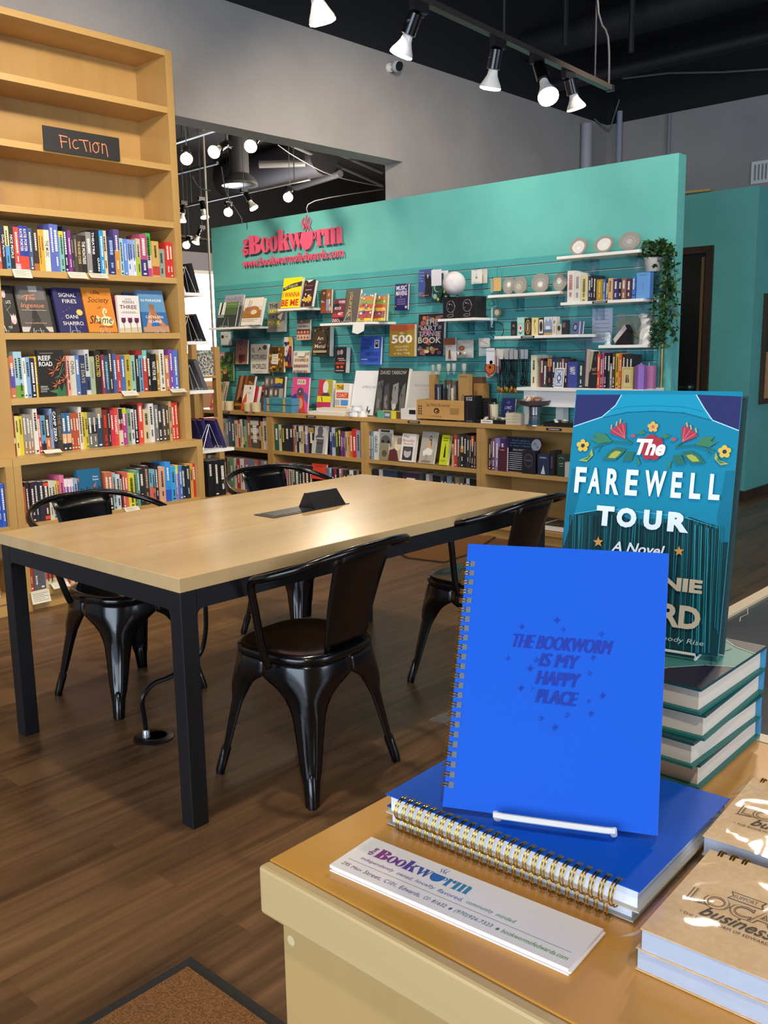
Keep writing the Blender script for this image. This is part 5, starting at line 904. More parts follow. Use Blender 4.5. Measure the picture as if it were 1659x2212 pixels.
hung('dark blue cover with a person in a dark suit, top right of books', 'W2', 1276, 1446, 422, 72, '#3f5496', [('p', [(.46, 1), (.5, .5), (.44, .3), (.62, .18), (.84, .26), (.98, .5), (.98, 1)], '#23222a'), ('e', .62, .12, .1, .06, '#7a4a34'), ('p', [(.6, .2), (.72, .2), (.66, .34)], '#e0e0e4'), ('l', [(.46, .34), (.5, .2), (.56, .16)], .07, '#2a2830'), A('Funny', .22, .1, .36, .06, '#a8c0e8', it=.3), A('Cause', .22, .2, .36, .06, '#a8c0e8', it=.3), A('It\'s', .16, .3, .22, .06, '#a8c0e8', it=.3), A('True', .2, .4, .3, .06, '#a8c0e8', it=.3), A('Dick', .2, .83, .32, .07, '#d8a848', it=.3), A('Gregory', .42, .92, .76, .07, '#d8a848', it=.3)], lean=4, t=.03)
hung('gold cover with large white numerals 500', 'W2', 924, 1228, 1148, 752, '#9a7a24', [('p', [(0, 0), (1, 0), (1, .16), (.5, .2), (0, .18)], '#a8502c'), ('r', 0, .2, 1, .24, '#8a7a30'), A('the', .5, .26, .16, .06, '#e8e0d0'), A('500', .5, .45, .84, .27, '#e6e2dc', b=.03), A('GREATEST', .5, .69, .58, .06, '#e8dcc0'), A('ALBUMS', .5, .79, .44, .06, '#e8dcc0'), A('of ALL TIME', .5, .9, .66, .07, '#e8dcc0')], lean=2, t=.035)
hung('large black cover with a tangle of painted flowers and pale letters', 'W2', 1268, 1582, 1140, 622, '#26242a', blots(44, ['#6a6a7a', '#8a5a5a', '#4a5a7a', '#b08a5a', '#7a7a5a', '#a85a4a', '#55506a'], 15, .11)+[('e', .26, .1, .07, .05, '#c87a4a'), ('e', .42, .66, .1, .07, '#b8483c'), A('THE', .56, .2, .5, .12, '#b8b0b8', b=.01), A('ART', .5, .34, .6, .12, '#a8a8b8', b=.01), A('TRANCE', .5, .48, .86, .12, '#a898b0', b=.01), A('BOOK', .5, .63, .9, .15, '#b8b4a0', b=.02), ('e', .4, .9, .1, .04, '#d8b890')], lean=4, t=.035)
stood('black and red cover with white words, left on the guitar book shelf', 'W2', 204, 345, 722, 440, SC, '#6a2434', [('r', 0, .2, .5, .4, '#1d1a20'), ('r', 0, .62, 1, .78, '#a83038'), A('WHEN', .68, .14, .56, .12, '#e8e0e0', b=.01), A('ROCK', .42, .4, .56, .12, '#e8e0e0', b=.01), A('MET', .7, .64, .4, .12, '#e8e0e0', b=.01), A('DISCO', .44, .92, .74, .12, '#e8e0e0', b=.01), ('p', [(.5, .8), (1, .8), (1, 1), (.9, 1)], '#1d1a20')], lean=14)
stood('tall gray brown cover with word GUITAR running down', 'W2', 332, 512, 716, 326, SC, '#565048', [A('GUITAR', .42, .5, .62*1.9, .16*.75, '#c8a85a', rot=-90, b=.01), ('r', .24, .08, .5, .11, '#8a8478')], lean=14, off=.035, t=.03)
for i, (xl, xr, yt, of, lab) in enumerate(((708, 850, 376, .10, 'rear copy of the rainbow striped cover'), (528, 690, 366, .03, 'rainbow striped cover with crowded lettering, front copy'))):
    stood(lab+', on the guitar shelf', 'W2', xl, xr, 712, yt, SC, '#b8a05a', [('r', 0, .0, 1, .12, '#4a8aa0'), ('r', 0, .12, 1, .26, '#c87a3a'), ('r', .0, .26, 1, .4, '#8a9a4a'), ('r', 0, .4, 1, .52, '#c8503a'), ('r', 0, .52, 1, .64, '#d8b84a'), ('r', 0, .64, 1, .74, '#8a3a6a'), ('r', 0, .74, 1, .9, '#a04a4a'), ('r', 0, .9, 1, 1, '#d8c030')]+blots(24, ['#e0d090', '#3a6a9a', '#c84a4a', '#f0e8d0', '#5a8a5a'], 20+i, .08), lean=14, off=of)
stood('rainbow striped third copy, seen as spine edge', 'W2', 862, 885, 716, 378, SC, '#a08a4a', None, lean=6, off=.12)
for x, y, s, c, lab in ((405, 720, SC, 'W2', 'gray guitar book'), (590, 716, SC, 'W2', 'rainbow striped book'), (240, 834, SA, 'W1', 'green and black book'), (620, 826, SA, 'W1', 'horned animal book')):
    q = hit(*cpx(c, x, y), 0, s[0]+.03); easel((s[0]+.028, q.y, s[1]), RT, .09, .12, f'wire easel under the {lab} on the teal wall', 'wire easels on the wall shelves')
q = hit(*cpx('W2', 540, 770), 0, SC[0]); o = thing('shelf_tag', 'curled white review tag under the guitar book shelf', 'shelf tag', (SC[0]-.002, q.y+.06, SC[1]-.02), RT); B().prism([(0, 0), (.13, .01), (.12, -.05), (.05, -.075), (-.01, -.06)], 0, .0006, WHITE, 'y').build('paper', o)
q = hit(*cpx('W1', 272, 1105), 0, XT-.02); o = thing('wall_sensor', 'small white square thermostat on the teal panel, left side', 'thermostat', (XT-.013, q.y+.075, q.z), RT); B().box(0, .15, -.03, 0, 0, .13, WHITE).build('case', o, bevel=.012); printed('display', [('r', .12, .24, .38, .46, '#3a3a3c'), ('r', .55, .3, .8, .38, '#a8a49c')], .15, .13, o, y=-.0305)
# ------------------------------------------------------------------ things on the worktop
W_ = lambda off: (XB, ZT)
def top(label, crop, xl, xr, yb, yt, x, hexc, art=None, lean=14, t=.022, **k): return fo('book', label, crop, xl, xr, yb, yt, 0, x, hexc, art, lean, t, zb=ZT, **k)
for i, (xl, xr, yt, x, hx) in enumerate(((140, 215, 1625, 5.60, '#b8ac90'), (95, 180, 1630, 5.55, '#a09478'), (15, 100, 1628, 5.50, '#c9b44a'))):
    top(['rearmost of three leaning booklets by the bookcase end', 'middle of three leaning booklets by the bookcase end', 'front yellow and red booklet leaning at the worktop left end'][i], 'W1', xl, xr, 1975, yt, x, hx, [('p', [(0, .2), (.5, 0), (1, .1), (.6, 1), (0, 1)], ['#c8bca0', '#8a7a5a', '#c84a5a'][i]), ('r', .2, .4, .8, .8, ['#a89878', '#b8a888', '#e0c83a'][i])], lean=18, t=.01)
top('tall dark brown cover with yellow script, leaning on the worktop', 'W1', 350, 580, 1975, 1548, 5.50, '#54321e', [('r', .12, 0, .3, .75, '#a06a44'), ('r', .45, 0, .6, .5, '#8a5230'), A('The', .8, .22, .3, .09, '#d8b030', it=.3), ('p', [(.2, .75), (.5, .4), (.8, .9)], '#2a1a14'), ('e', .45, .55, .14, .12, '#8a4a3a'), A('Adorned', .36, .86, .6, .1, '#d8b030', it=.3)], lean=17, t=.03)
top('white and orange cover with a small bird, in front of the dark brown book', 'W1', 462, 590, 1985, 1682, 5.43, '#dcd6ca', [('p', [(0, 1), (0, .7), (.4, .3), (.5, .6), (.45, 1)], '#d0562c'), ('e', .72, .12, .08, .05, '#4a4a44'), ('r', .5, .3, .85, .33, '#a8a298')], lean=14, t=.03)
top('red book with cream pages behind the bird cover', 'W1', 600, 668, 1960, 1700, 5.47, '#a82c2c', None, lean=16, t=.04)
def cup(name, label, crop, xl, xr, yb, yt, x, mat, cat, group=None, taper=.92):
    a = hit(*cpx(crop, xl, yb), 0, x); c = hit(*cpx(crop, xr, yb), 0, x); r = (a.y-c.y)/2; h = hit(*cpx(crop, (xl+xr)/2, yt), 0, x).z-ZT
    o = thing(name, label, cat, (x, (a.y+c.y)/2, ZT), 0, group=group); h = max(h, .03)
    B().lathe([(r*taper, 0), (r, h*.5), (r, h), (r*.86, h), (r*.84, h*.75), (.001, h*.75)], mat, 20).build('pot', o, smooth=True); return o
CANDLE = M('#cdbd96', .6)
for i, (xl, xr, x, lab) in enumerate(((188, 262, 5.43, 'first from the left, by the booklets'), (262, 342, 5.43, 'second from the left, touching the first'), (535, 630, 5.41, 'third from the left, before the bird cover'), (640, 732, 5.41, 'fourth from the left, beside the puzzle boxes'))):
    cup('ribbed_pot', 'small cream ribbed pot on the worktop, '+lab, 'W1', xl, xr, 1998 if i < 2 else 2012, 1905 if i < 2 else 1922, x, CANDLE, 'pot', 'small cream pots on the worktop')
top('gray white cover with red lettering, behind the portrait grid cover', 'W1', 738, 800, 1885, 1632, 5.58, '#b0aaa4', [('r', .1, .1, .7, .3, '#a83a34'), ('r', .1, .36, .6, .5, '#a83a34')], lean=8)
top('dark cover with a grid of gray portraits and a yellow title block', 'W1', 772, 1062, 1890, 1548, 5.53, '#4a4644', [('r', .04+.24*i, .05+.31*r, .24+.24*i, .30+.31*r, ['#7a746e', '#3a3634', '#a09890', '#5a5450'][(i*3+r) % 4]) for r in range(3) for i in range(4)]+[('e', .14+.24*i, .17+.31*r, .05, .08, ['#c8bcb0', '#a89a8c', '#d8d0c8'][(i+r) % 3]) for r in range(3) for i in range(4)]+[('r', .56, .08, .92, .2, '#d8b824'), ('r', .5, .22, .9, .3, '#3a4a8a')], lean=8, t=.03)
for i, (yb, yt, lab) in enumerate(((2040, 1962, 'lower'), (1950, 1862, 'upper'))):
    boxed('puzzle_box', f'flat blue and green puzzle box with orange trim, {lab} of two', 'W1', 795, 1195, yb, yt, 5.42, '#3f86a0', [('r', 0, 0, .09, 1, '#3a7ab8'), ('r', .12, 0, .2, 1, '#c89a4a'), ('r', .26, .15, .64, .85, '#3a8a70'), ('r', .3, .3, .6, .7, '#4a8ab0'), ('r', .7, 0, .78, 1, '#c89a4a'), ('r', 0, .9, 1, 1, '#2f6a8a')], depth=.2, zb=ZT if i == 0 else ZT+.068, side='#4a8ab0')
top('pink cover with a bearded animal in a red coat', 'W1', 1175, 1412, 1990, 1565, 5.50, '#d0508a', [('r', .3, .06, .8, .2, '#e0d0b8'), A('FOUR', .55, .13, .4, .09, '#6a3a2a', b=.02), ('p', [(0, .55), (.3, .45), (.4, .7), (.1, .8)], '#2f3f8a'), ('p', [(.7, .4), (1, .5), (1, .75), (.75, .6)], '#5a5aa0'), ('e', .52, .42, .2, .13, '#5a4a54'), ('p', [(.3, 1), (.34, .55), (.72, .5), (.86, 1)], '#b83a2a'), ('e', .56, .74, .16, .16, '#d08a5a'), ('e', .5, .4, .04, .02, '#e8d8c8')], lean=8, t=.02)
top('four-color poster portrait cover with yellow and magenta bands', 'W2', 12, 180, 1768, 1440, 5.52, '#8a8a44', [('r', 0, 0, .5, .5, '#b83a4a'), ('r', .5, 0, 1, .5, '#a8a034'), ('e', .55, .24, .2, .2, '#d8d4cc'), ('p', [(.2, .52), (.4, .4), (.8, .4), (.95, .52)], '#4a4644'), ('r', 0, .5, 1, .68, '#d8cc2c'), ('r', 0, .68, 1, .84, '#b03058'), ('r', 0, .84, 1, 1, '#3a3438'), ('r', .1, .88, .8, .92, '#d8d4d0'), ('l', [(.3, .52), (.4, .66)], .05, '#2a2a2a')], lean=10, t=.045)
top('white cover with red and blue block words, beside the poster portrait', 'W2', 238, 410, 1782, 1482, 5.50, '#d8d4cc', [('r', 0, .02, .6, .22, '#e0b83a'), A('THE', .35, .14, .5, .13, '#26242a', b=.02), ('r', .1, .3, .95, .48, '#d0402c'), A('COAST', .5, .39, .7, .11, '#e8d8c0'), ('r', .44, .54, .95, .72, '#4a8ac8'), ('r', 0, .54, .36, .72, '#a8a8b0'), ('r', 0, .76, .9, .86, '#d8903a'), A('JONATHAN', .5, .93, .86, .08, '#3a3638')], lean=6, t=.05)
for i, (xl, xr, yb, yt, x, hx) in enumerate(((-80, 350, 1852, 1828, 5.40, '#d8d4cc'), (20, 392, 1822, 1785, 5.43, '#d0ccc2'))):
    boxed('book', ['white book lying flat at the front of the worktop, lower of two', 'white book lying flat on another, with a small knot at its end'][i], 'W2', xl, xr, yb, yt, x, hx, None, depth=.24, zb=ZT if i == 0 else ZT+.027, cat='book')
top('large plain white cover with word AMERICAN and a tiny rider', 'W2', 428, 712, 1798, 1332, 5.50, '#dcdce0', [A('AMERICAN', .68, .37, .6, .06, '#8a8a92'), ('r', .74, .42, .82, .43, '#c0c0c6'), ('p', [(.6, .94), (.66, .9), (.82, .89), (.88, .86), (.86, .93), (.84, .98), (.8, .93), (.68, .93), (.64, .98)], '#3a3a44'), ('p', [(.7, .9), (.72, .82), (.76, .82), (.77, .9)], '#3a3a44'), ('e', .74, .81, .02, .015, '#3a3a44'), ('e', .2, .94, .02, .02, '#5a5a60')], lean=14, t=.03)
q9 = random.Random(31)
top('large black and white photo cover of horses in glossy wrap', 'W2', 722, 1092, 1818, 1302, 5.47, '#2c2a29', [('p', [(.0, .3), (.2, .25), (.22, .9), (.05, .95)], '#5a5856'), ('p', [(.26, .4), (.4, .3), (.5, .95), (.3, .95)], '#48464a'), ('p', [(.55, .35), (.72, .3), (.76, .7), (.64, .92), (.54, .72)], '#8a8886'), ('e', .65, .8, .07, .07, '#b8b6b2'), ('p', [(.78, .45), (.95, .3), (1, .8), (.85, .9)], '#6a6866'), ('p', [(.3, .62), (.38, .55), (.44, .85), (.36, .95)], '#7a7876'), ('p', [(.8, .4), (.86, .38), (.78, .66)], '#141313'), ('e', .12, .75, .05, .1, '#7a7876')]+[('p', [(x, y), (x+.03, y+.02), (x+.02, y+.12)], '#1a1919') for x, y in [(q9.uniform(.05, .9), q9.uniform(.3, .85)) for _ in range(14)]]+[A('DAVID YARROW', .52, .1, .86, .08, '#a8a6a4', b=.01)], lean=12, t=.05, wrap=True)
top('large pale gray cover with word RANCHLAND, glossy wrap', 'W2', 1108, 1422, 1802, 1335, 5.50, '#bcb8b4', [A('RANCHLAND', .62, .31, .74, .055, '#8a8684'), ('r', .5, .39, .8, .4, '#a8a4a0'), ('p', [(0, .84), (.3, .78), (.6, .82), (.6, .84)], '#8a8480')], lean=12, t=.03, wrap=True)
for i, (xl, xr, yb, yt, x, lab) in enumerate(((440, 548, 1864, 1788, 5.42, 'bottom left of three'), (552, 638, 1850, 1786, 5.43, 'right of three'), (470, 560, 1785, 1718, 5.42, 'stacked on top of another'))):
    a = hit(*cpx('W2', xl, yb), 0, x); c = hit(*cpx('W2', xr, yb), 0, x); r = (a.y-c.y)/2; hh = .045; zb = ZT if i < 2 else ZT+.0452
    o = thing('candle_tin', f'small white round candle tin before the white cover, {lab}', 'candle', (x, (a.y+c.y)/2, zb), group='white candle tins on the worktop')
    B().lathe([(r*.97, 0), (r, .003), (r, hh*.7), (r*.97, hh*.72)], WHITE, 24).build('tin', o, smooth=True); B().lathe([(r, hh*.72), (r, hh-.002), (r*.96, hh)], M('#c9ccd4', .35, .3), 24).build('lid', o, smooth=True)
boxed('game_box', 'flat box striped teal, gray and yellow before the horse cover', 'W2', 772, 1062, 1888, 1822, 5.40, '#b8b030', [('r', 0, 0, .28, 1, '#4aa08a'), ('r', .3, 0, .58, 1, '#5a6a7a'), ('r', .62, 0, .8, 1, '#d8c83a'), ('r', .82, 0, 1, 1, '#6a4a2a'), ('r', .34, .3, .54, .7, '#b8c0c8')], zb=ZT, depth=.12)
boxed('paper_box', 'small white box with a black label on the worktop', 'W2', 1064, 1250, 1890, 1790, 5.40, '#d8d4ce', [('r', .55, .1, .98, .5, '#1f1c20')], zb=ZT, depth=.12)
CRATE = wood('crate_board', '#b98a4c', '#c99c5e', 12, .55, 'Y')
def yy(crop, x, y, pl): return hit(*cpx(crop, x, y), 0, pl)
a = yy('W3', 2, 1672, 5.40); c = yy('W3', 500, 1672, 5.40); hh = yy('W3', 250, 1485, 5.40).z-ZT-.012; Wd = a.y-c.y
o = thing('wooden_crate', 'light wooden display crate printed Witch Botanicals holding glass jars', 'crate', (5.40, a.y, ZT+.012), RT)
for x0, x1, y0, y1 in ((0, Wd, 0, .012), (0, Wd, .168, .18), (0, .012, .012, .168), (Wd-.012, Wd, .012, .168)): B().box(x0, x1, y0, y1, 0, hh, CRATE).build('side_board', o)
B().box(.012, Wd-.012, .012, .168, 0, .01, CRATE).build('bottom_board', o)
for x in (.04, Wd-.08): B().box(x, x+.04, .02, .16, -.012, 0, M('#6a4a2a', .6)).build('foot', o)
printed('lettering', [A('Sea Witch Botanicals', .46, .26, .5, .16, '#4a3018'), ('e', .43, .56, .06, .15, '#33241a'), ('e', .43, .58, .035, .09, '#c0935a'), ('p', [(.42, .62), (.45, .5), (.46, .66)], '#33241a'), A('From Mother Sea', .42, .84, .24, .07, '#5a4020')]+[('r', .71, .4+.07*i, .9, .425+.07*i, '#8a6a3a') for i in range(5)]+[('r', .04+.05*j, .3+.13*i, .07+.05*j, .37+.13*i, '#4a3018') for i in range(4) for j in range(2)], Wd, hh, o)
CORK = M('#b8935f', .8)
def jar(label, xl, xr, yt, x, fill, fillh, lab=None):
    a = yy('W3', xl, 1480, x); c = yy('W3', xr, 1480, x); r = (a.y-c.y)/2; zt = yy('W3', (xl+xr)/2, yt, x).z; zb = ZT+.0235; H = zt-zb
    o = thing('glass_jar', label, 'jar', (x, (a.y+c.y)/2, zb), group='glass jars standing in the wooden crate')
    B().lathe([(r*.96, 0), (r, .006), (r, H*.66), (r*.55, H*.78), (r*.5, H*.88), (r*.58, H*.9)], CLEAR, 22).build('glass', o, smooth=True)
    B().lathe([(r*.93, .006), (r*.93, H*fillh), (.001, H*fillh)], fill, 20).build('contents', o, smooth=True)
    B().lathe([(r*.42, H*.86), (r*.55, H*.93), (r*.5, H)], M('#a9a99c', .25), 16).build('stopper', o, smooth=True)
    if lab: B().box(-r-.002, -r+.001, -r*.55, r*.55, H*.12, H*.55, M(lab, .6)).build('paper_label', o)
jar('glass jar of dark contents, left in the crate', 198, 276, 1105, 5.47, M('#26222e', .6), .62); jar('glass jar with black and gold label, middle of the crate', 302, 370, 1100, 5.46, M('#4a3a22', .6), .7, '#1f1a18'); jar('glass jar with cream label, right of the black labeled jar', 358, 430, 1098, 5.49, M('#5a4630', .6), .68, '#d8c8a0'); jar('glass jar behind the kraft box, right in the crate', 462, 540, 1100, 5.53, M('#7a5a3a', .6), .6)
jar('glass jar at the left back of the crate', 150, 200, 1112, 5.54, M('#8a6a3a', .6), .6)
boxed('kraft_box', 'plain kraft box at the left inside the crate', 'W3', 132, 192, 1480, 1215, 5.45, '#a8814c', None, .05, ZT+.0235); boxed('kraft_box', 'kraft box with looped black mark in the crate', 'W3', 440, 545, 1475, 1212, 5.46, '#ab8550', [('l', [(.35, .8), (.36, .5), (.5, .45), (.55, .75), (.62, .5), (.75, .5), (.74, .8)], .04, '#4a3a26'), ('r', .1, .04, .9, .07, '#8a6a40')], .05, ZT+.0235)
boxed('kraft_box', 'kraft carton standing behind the black incense box', 'W3', 600, 700, 1640, 1310, 5.60, '#a57c45', [('r', .1, .2, .4, .6, '#8a6636')], .08, ZT); boxed('spice_jar', 'small jar of brown chips above the kraft cartons', 'W3', 585, 690, 1640, 1240, 5.66, '#6a4a3a', None, .05, ZT, cat='jar')
boxed('candle_box', 'tall black box with white words, right of the crate', 'W3', 500, 612, 1690, 1440, 5.40, '#1a191b', [A('ALWAYS', .48, .07, .6, .06, '#e0dcd4', b=.01), A('STORM', .48, .15, .56, .06, '#e0dcd4', b=.01), ('l', [(.28, .9), (.34, .3)], .02, '#55525a'), ('r', .2, .93, .8, .96, '#6a666a')], .09, ZT, side='#121113')
boxed('incense_box', 'black box with faint lines behind the stone tray', 'W3', 640, 778, 1625, 1468, 5.52, '#19181a', [('r', .05, .1+.13*i, .95, .12+.13*i, '#34313a') for i in range(7)], .08, ZT)
def round_thing(name, label, cat, crop, xl, xr, yb, yt, x, parts, zb=None):
    a = yy(crop, xl, yb, x); c = yy(crop, xr, yb, x); r = (a.y-c.y)/2; z = zb if zb is not None else a.z; H = yy(crop, (xl+xr)/2, yt, x).z-z
    o = thing(name, label, cat, (x, (a.y+c.y)/2, z))
    for pn, prof, mat in parts: B().lathe([(u*r, v*H) for u, v in prof], mat, 24).build(pn, o, smooth=True)
    return o, r, H
round_thing('jar_candle', 'cream candle in a glass with dark red label on the worktop', 'candle', 'W3', 765, 858, 1640, 1500, 5.48, (('wax', [(.9, .02), (.92, .86), (.1, .86)], M('#d8cdb4', .5)), ('glass', [(.96, 0), (1, .02), (1, 1), (.96, 1)], CLEAR), ('wick', [(.03, .86), (.03, .94)], M('#2a2420'))), ZT)
boxed('candle_label', 'dark red round label card beside the cream candle', 'W3', 762, 790, 1615, 1535, 5.445, '#6a2430', None, .004, ZT, cat='label')
fo('book', 'small navy cover with pale words standing behind the stones', 'W3', 885, 1022, 1640, 1468, 0, 5.54, '#24275c', [A('LYRIC', .5, .4, .5, .12, '#c8c8e0', it=.3), ('e', .5, .6, .08, .06, '#8a8ac0'), ('r', .3, .8, .7, .84, '#8a8ac0'), ('e', .5, .18, .14, .07, '#4a4a90')], lean=8, zb=ZT, t=.02)
def tray(label, crop, xl, xr, yb, x, dp, n, cols, seed, group):
    a = yy(crop, xl, yb, x); c = yy(crop, xr, yb, x); Wd = a.y-c.y
    o = thing('tray', label, 'tray', (x, a.y, ZT), RT); B().box(0, Wd, 0, dp, 0, .006, M('#16151a', .4)).box(0, Wd, 0, .006, .006, .028, M('#16151a', .4)).box(0, Wd, dp-.006, dp, .006, .028, M('#16151a', .4)).box(0, .006, .006, dp-.006, .006, .028, M('#16151a', .4)).box(Wd-.006, Wd, .006, dp-.006, .006, .028, M('#16151a', .4)).build('dish', o)
    q = random.Random(seed)
    for i in range(n):
        r = q.uniform(.012, .02); px = q.uniform(.02, Wd-.02); py = q.uniform(.02, dp-.02); hx = q.choice(cols); zl = ZT+.02+q.uniform(0, .02)
        b = B(); b.ball((0, 0, 0), r, M(hx, .3), 7, (q.uniform(.8, 1.4), q.uniform(.8, 1.3), q.uniform(.55, .8)))
        s = b.build('polished_stone', None, smooth=True, loc=(x+py, a.y-px, zl)); s.rotation_euler = (q.uniform(-.5, .5), q.uniform(-.5, .5), q.uniform(0, 6)); tag(s, f'{colour(hx)} tumbled stone among the heap in the black tray {group}', 'stone', f'tumbled {colour(hx)} stones in the tray {group}')
    return o, Wd
o, Wd = tray('black tray of pale tumbled stones with a white price card', 'W3', 622, 938, 1712, 5.39, .10, 16, ['#d8cfc0', '#b8ac98', '#8a8478', '#e0d8cc'], 4, 'beside the candle')
printed('price_card', [('r', .18, .1, .58, .95, '#e0dcd4'), ('r', .24, .45, .52, .6, '#6a6864')], Wd, .03, o, y=-.001)
tray('black tray of dark mixed stones at the right worktop end', 'W3', 1335, 1660, 1750, 5.40, .12, 16, ['#c8c4bc', '#3a3a44', '#7a6a4a', '#55606a', '#23242a'], 7, 'at the right end')
boxed('towel_stack', 'small stack of folded cream cloths on the worktop', 'W3', 938, 1095, 1728, 1625, 5.39, '#cfc4a4', [('r', 0, .24, 1, .27, '#a89c7c'), ('r', 0, .5, 1, .53, '#a89c7c'), ('r', 0, .76, 1, .79, '#a89c7c')], .09, ZT, cat='cloth')
STEEL = M('#8a8c8e', .3, .9)
o, r, H = round_thing('pedestal_dish', 'wide dish of rough crystals on a gray metal pedestal', 'dish', 'W3', 1165, 1315, 1725, 1555, 5.415, (('pedestal', [(1.0, 0), (.95, .05), (.7, .12), (.62, .5), (.66, 1)], STEEL), ('dish', [(.7, 1), (1.75, 1.12), (1.95, 1.34), (1.85, 1.34), (1.6, 1.2), (.1, 1.1)], M('#4a4040', .5))), ZT)
ctr = o.location; q = random.Random(5)
for i in range(18):
    a_ = q.uniform(0, 6.28); d = r*q.uniform(.2, 1.5); hx = q.choice(['#a88468', '#c8b49c', '#7a5a4a', '#8a7a70', '#b0603a'])
    b = B(); b.ball((0, 0, 0), q.uniform(.014, .024), M(hx, .5), 4, (1.2, .9, .7)); s = b.build('rough_crystal', None, loc=(ctr.x+d*math.cos(a_), ctr.y+d*math.sin(a_), ZT+H*1.26+.01+.012*q.random())); s.rotation_euler = (q.random(), q.random(), q.random()*6); tag(s, f'{colour(hx)} rough crystal heaped in the pedestal dish', 'crystal', f'{colour(hx)} rough crystals in the pedestal dish')
round_thing('small_tin', 'small dark tin with teal label in front of the pedestal', 'tin', 'W3', 1195, 1285, 1740, 1640, 5.40, (('tin', [(.95, 0), (1, .03), (1, .9), (.5, 1)], M('#6a7478', .3, .6)), ('tin_label', [(1.01, .15), (1.01, .55)], M('#1f4a5a', .5))), ZT)
# white mantel stand on the worktop
MZ = yy('W4', 70, 1480, 5.42).z; xm = 5.43; ml = yy('W4', 72, 1470, xm).y; mr = yy('W4', 1206, 1472, xm).y; Wd = ml-mr
o = thing('mantel_stand', 'white wooden mantel stand on the worktop carrying books and candles', 'stand', (xm, ml, ZT), RT); H = MZ-ZT
B().box(-.0, Wd, -.01, .285, H-.022, H, WHITE).build('top_board', o, bevel=.003); B().box(.05, Wd-.05, .03, .05, H-.13, H-.022, WHITE).build('front_rail', o)
for x in (.045, Wd-.125): B().box(x, x+.08, .012, .09, 0, H-.022, WHITE).build('leg', o, bevel=.003)
B().box(.19, .25, .2, .27, 0, H-.022, WHITE).build('leg', o)
row('W4', [(190, 1190, '#d8d0b4', dict(to=242, lab='cream')), (242, 0, None), (275, 1220, '#5a2a38'), (302, 1245, '#3a3a42'), (338, 1218, '#23222a', dict(bands=((.02, .28, '#b8904a'),), ink='#c85a3a')), (376, 1212, '#2a3058'), (410, 1210, '#3a3c44'), (446, 1210, '#34363e'), (470, 1225, '#b07a94'), (488, 1225, '#3a2e34'), (526, 1250, '#3a4690', dict(t='NAVY', tl=.3, tc=.35, to=608)), (610, 1256, '#1f3a3e', dict(to=662)), (662, 0, None), (780, 1182, '#d0482c'), (808, 1185, '#6a2a40'), (830, 1165, '#b0408a', dict(to=848)), (848, 1170, '#1f1d22'), (872, 1172, '#26232a'), (897, 1265, '#8a8a90'), (920, 1175, '#4a3a2c'), (948, 1175, '#d8a82c'), (978, 1178, '#c8602a', dict(to=1002)), (1002, 1180, '#201e22'), (1034, 1185, '#26242a'), (1066, 1188, '#1c1b20')], 1340, 0, 5.50, MZ, RT, 'books on the white mantel stand', 'white mantel stand', 1098, dep=(.1, .13), hmin=.1)
boxed('card_box', 'cream box broadside behind the maroon book on the mantel', 'W4', 244, 345, 1460, 1192, 5.60, '#bdb496', None, .06, MZ)
fo('book', 'pale striped book leaning right on the mantel stand', 'W4', 662, 712, 1462, 1150, 0, 5.52, '#8a86a0', [('r', 0, 0, .3, 1, '#3a4a6a'), ('r', .3, 0, .4, 1, '#c85a5a'), ('r', .4, 0, 1, 1, '#b0a89a')], lean=4, zb=MZ, t=.12)
fo('book', 'black cover with pale figure leaning beside the red spine', 'W4', 706, 780, 1462, 1160, 0, 5.50, '#1f1e28', [('p', [(0, 0), (.4, 0), (.2, .5), (0, .6)], '#a89a80'), A('TAROT', .55, .5, .6, .09, '#b8a06a'), ('r', .4, .6, .9, .63, '#8a7a5a'), ('p', [(.5, .2), (.7, .1), (.7, .3)], '#4a4a60')], lean=6, zb=MZ, t=.02)
boxed('card', 'white ornamental tarot card propped in front of the mantel books', 'W4', 396, 482, 1456, 1306, 5.45, '#e0dcd4', [('r', .08, .06, .92, .94, '#7a86a8'), ('r', .16, .12, .84, .88, '#c8ccd8'), ('e', .5, .5, .24, .2, '#5a6a94'), ('e', .5, .5, .12, .1, '#d8dce4'), ('p', [(.2, .15), (.5, .26), (.8, .15), (.5, .34)], '#5a6a94'), ('p', [(.2, .85), (.5, .74), (.8, .85), (.5, .66)], '#5a6a94')], .004, MZ, cat='card', lean=8)
boxed('card_box', 'yellow cream card box with tiny dancing couple on the mantel', 'W4', 1004, 1104, 1466, 1298, 5.45, '#cdb87a', [('r', .1, .07, .9, .93, '#b09a5a'), ('r', .13, .1, .87, .9, '#d0be84'), ('p', [(.36, .7), (.4, .42), (.48, .42), (.52, .72)], '#26221f'), ('p', [(.56, .7), (.54, .46), (.62, .44), (.7, .7)], '#3a2f2a'), ('e', .44, .38, .05, .04, '#3a2c22'), ('e', .59, .4, .05, .04, '#3a2c22')], .04, MZ, side='#b8a468')
for (xl, xr, yt, x, hx, n, nm, lab) in ((1128, 1222, 1258, 5.46, '#8a5fae', 6, 'pillar_candle', 'purple six-sided pillar candle on the mantel stand'), (1185, 1308, 1255, 5.58, '#a8608e', 24, 'pillar_candle', 'mauve round pillar candle behind the purple one')):
    a = yy('W4', xl, 1466, x); c = yy('W4', xr, 1466, x); r = (a.y-c.y)/2; H = yy('W4', (xl+xr)/2, yt, x).z-MZ
    o = thing(nm, lab, 'candle', (x, (a.y+c.y)/2, MZ)); B().lathe([(r, 0), (r, H*.86), (r*.3, H*.95) if n == 6 else (r*.97, H*.87), (.004, H*.96 if n == 6 else H*.85)], M(hx, .45), n).build('wax', o); B().tube([(0, 0, H*.85), (.002, 0, H)], .0015, M('#e8e0d0'), 6).build('wick', o)
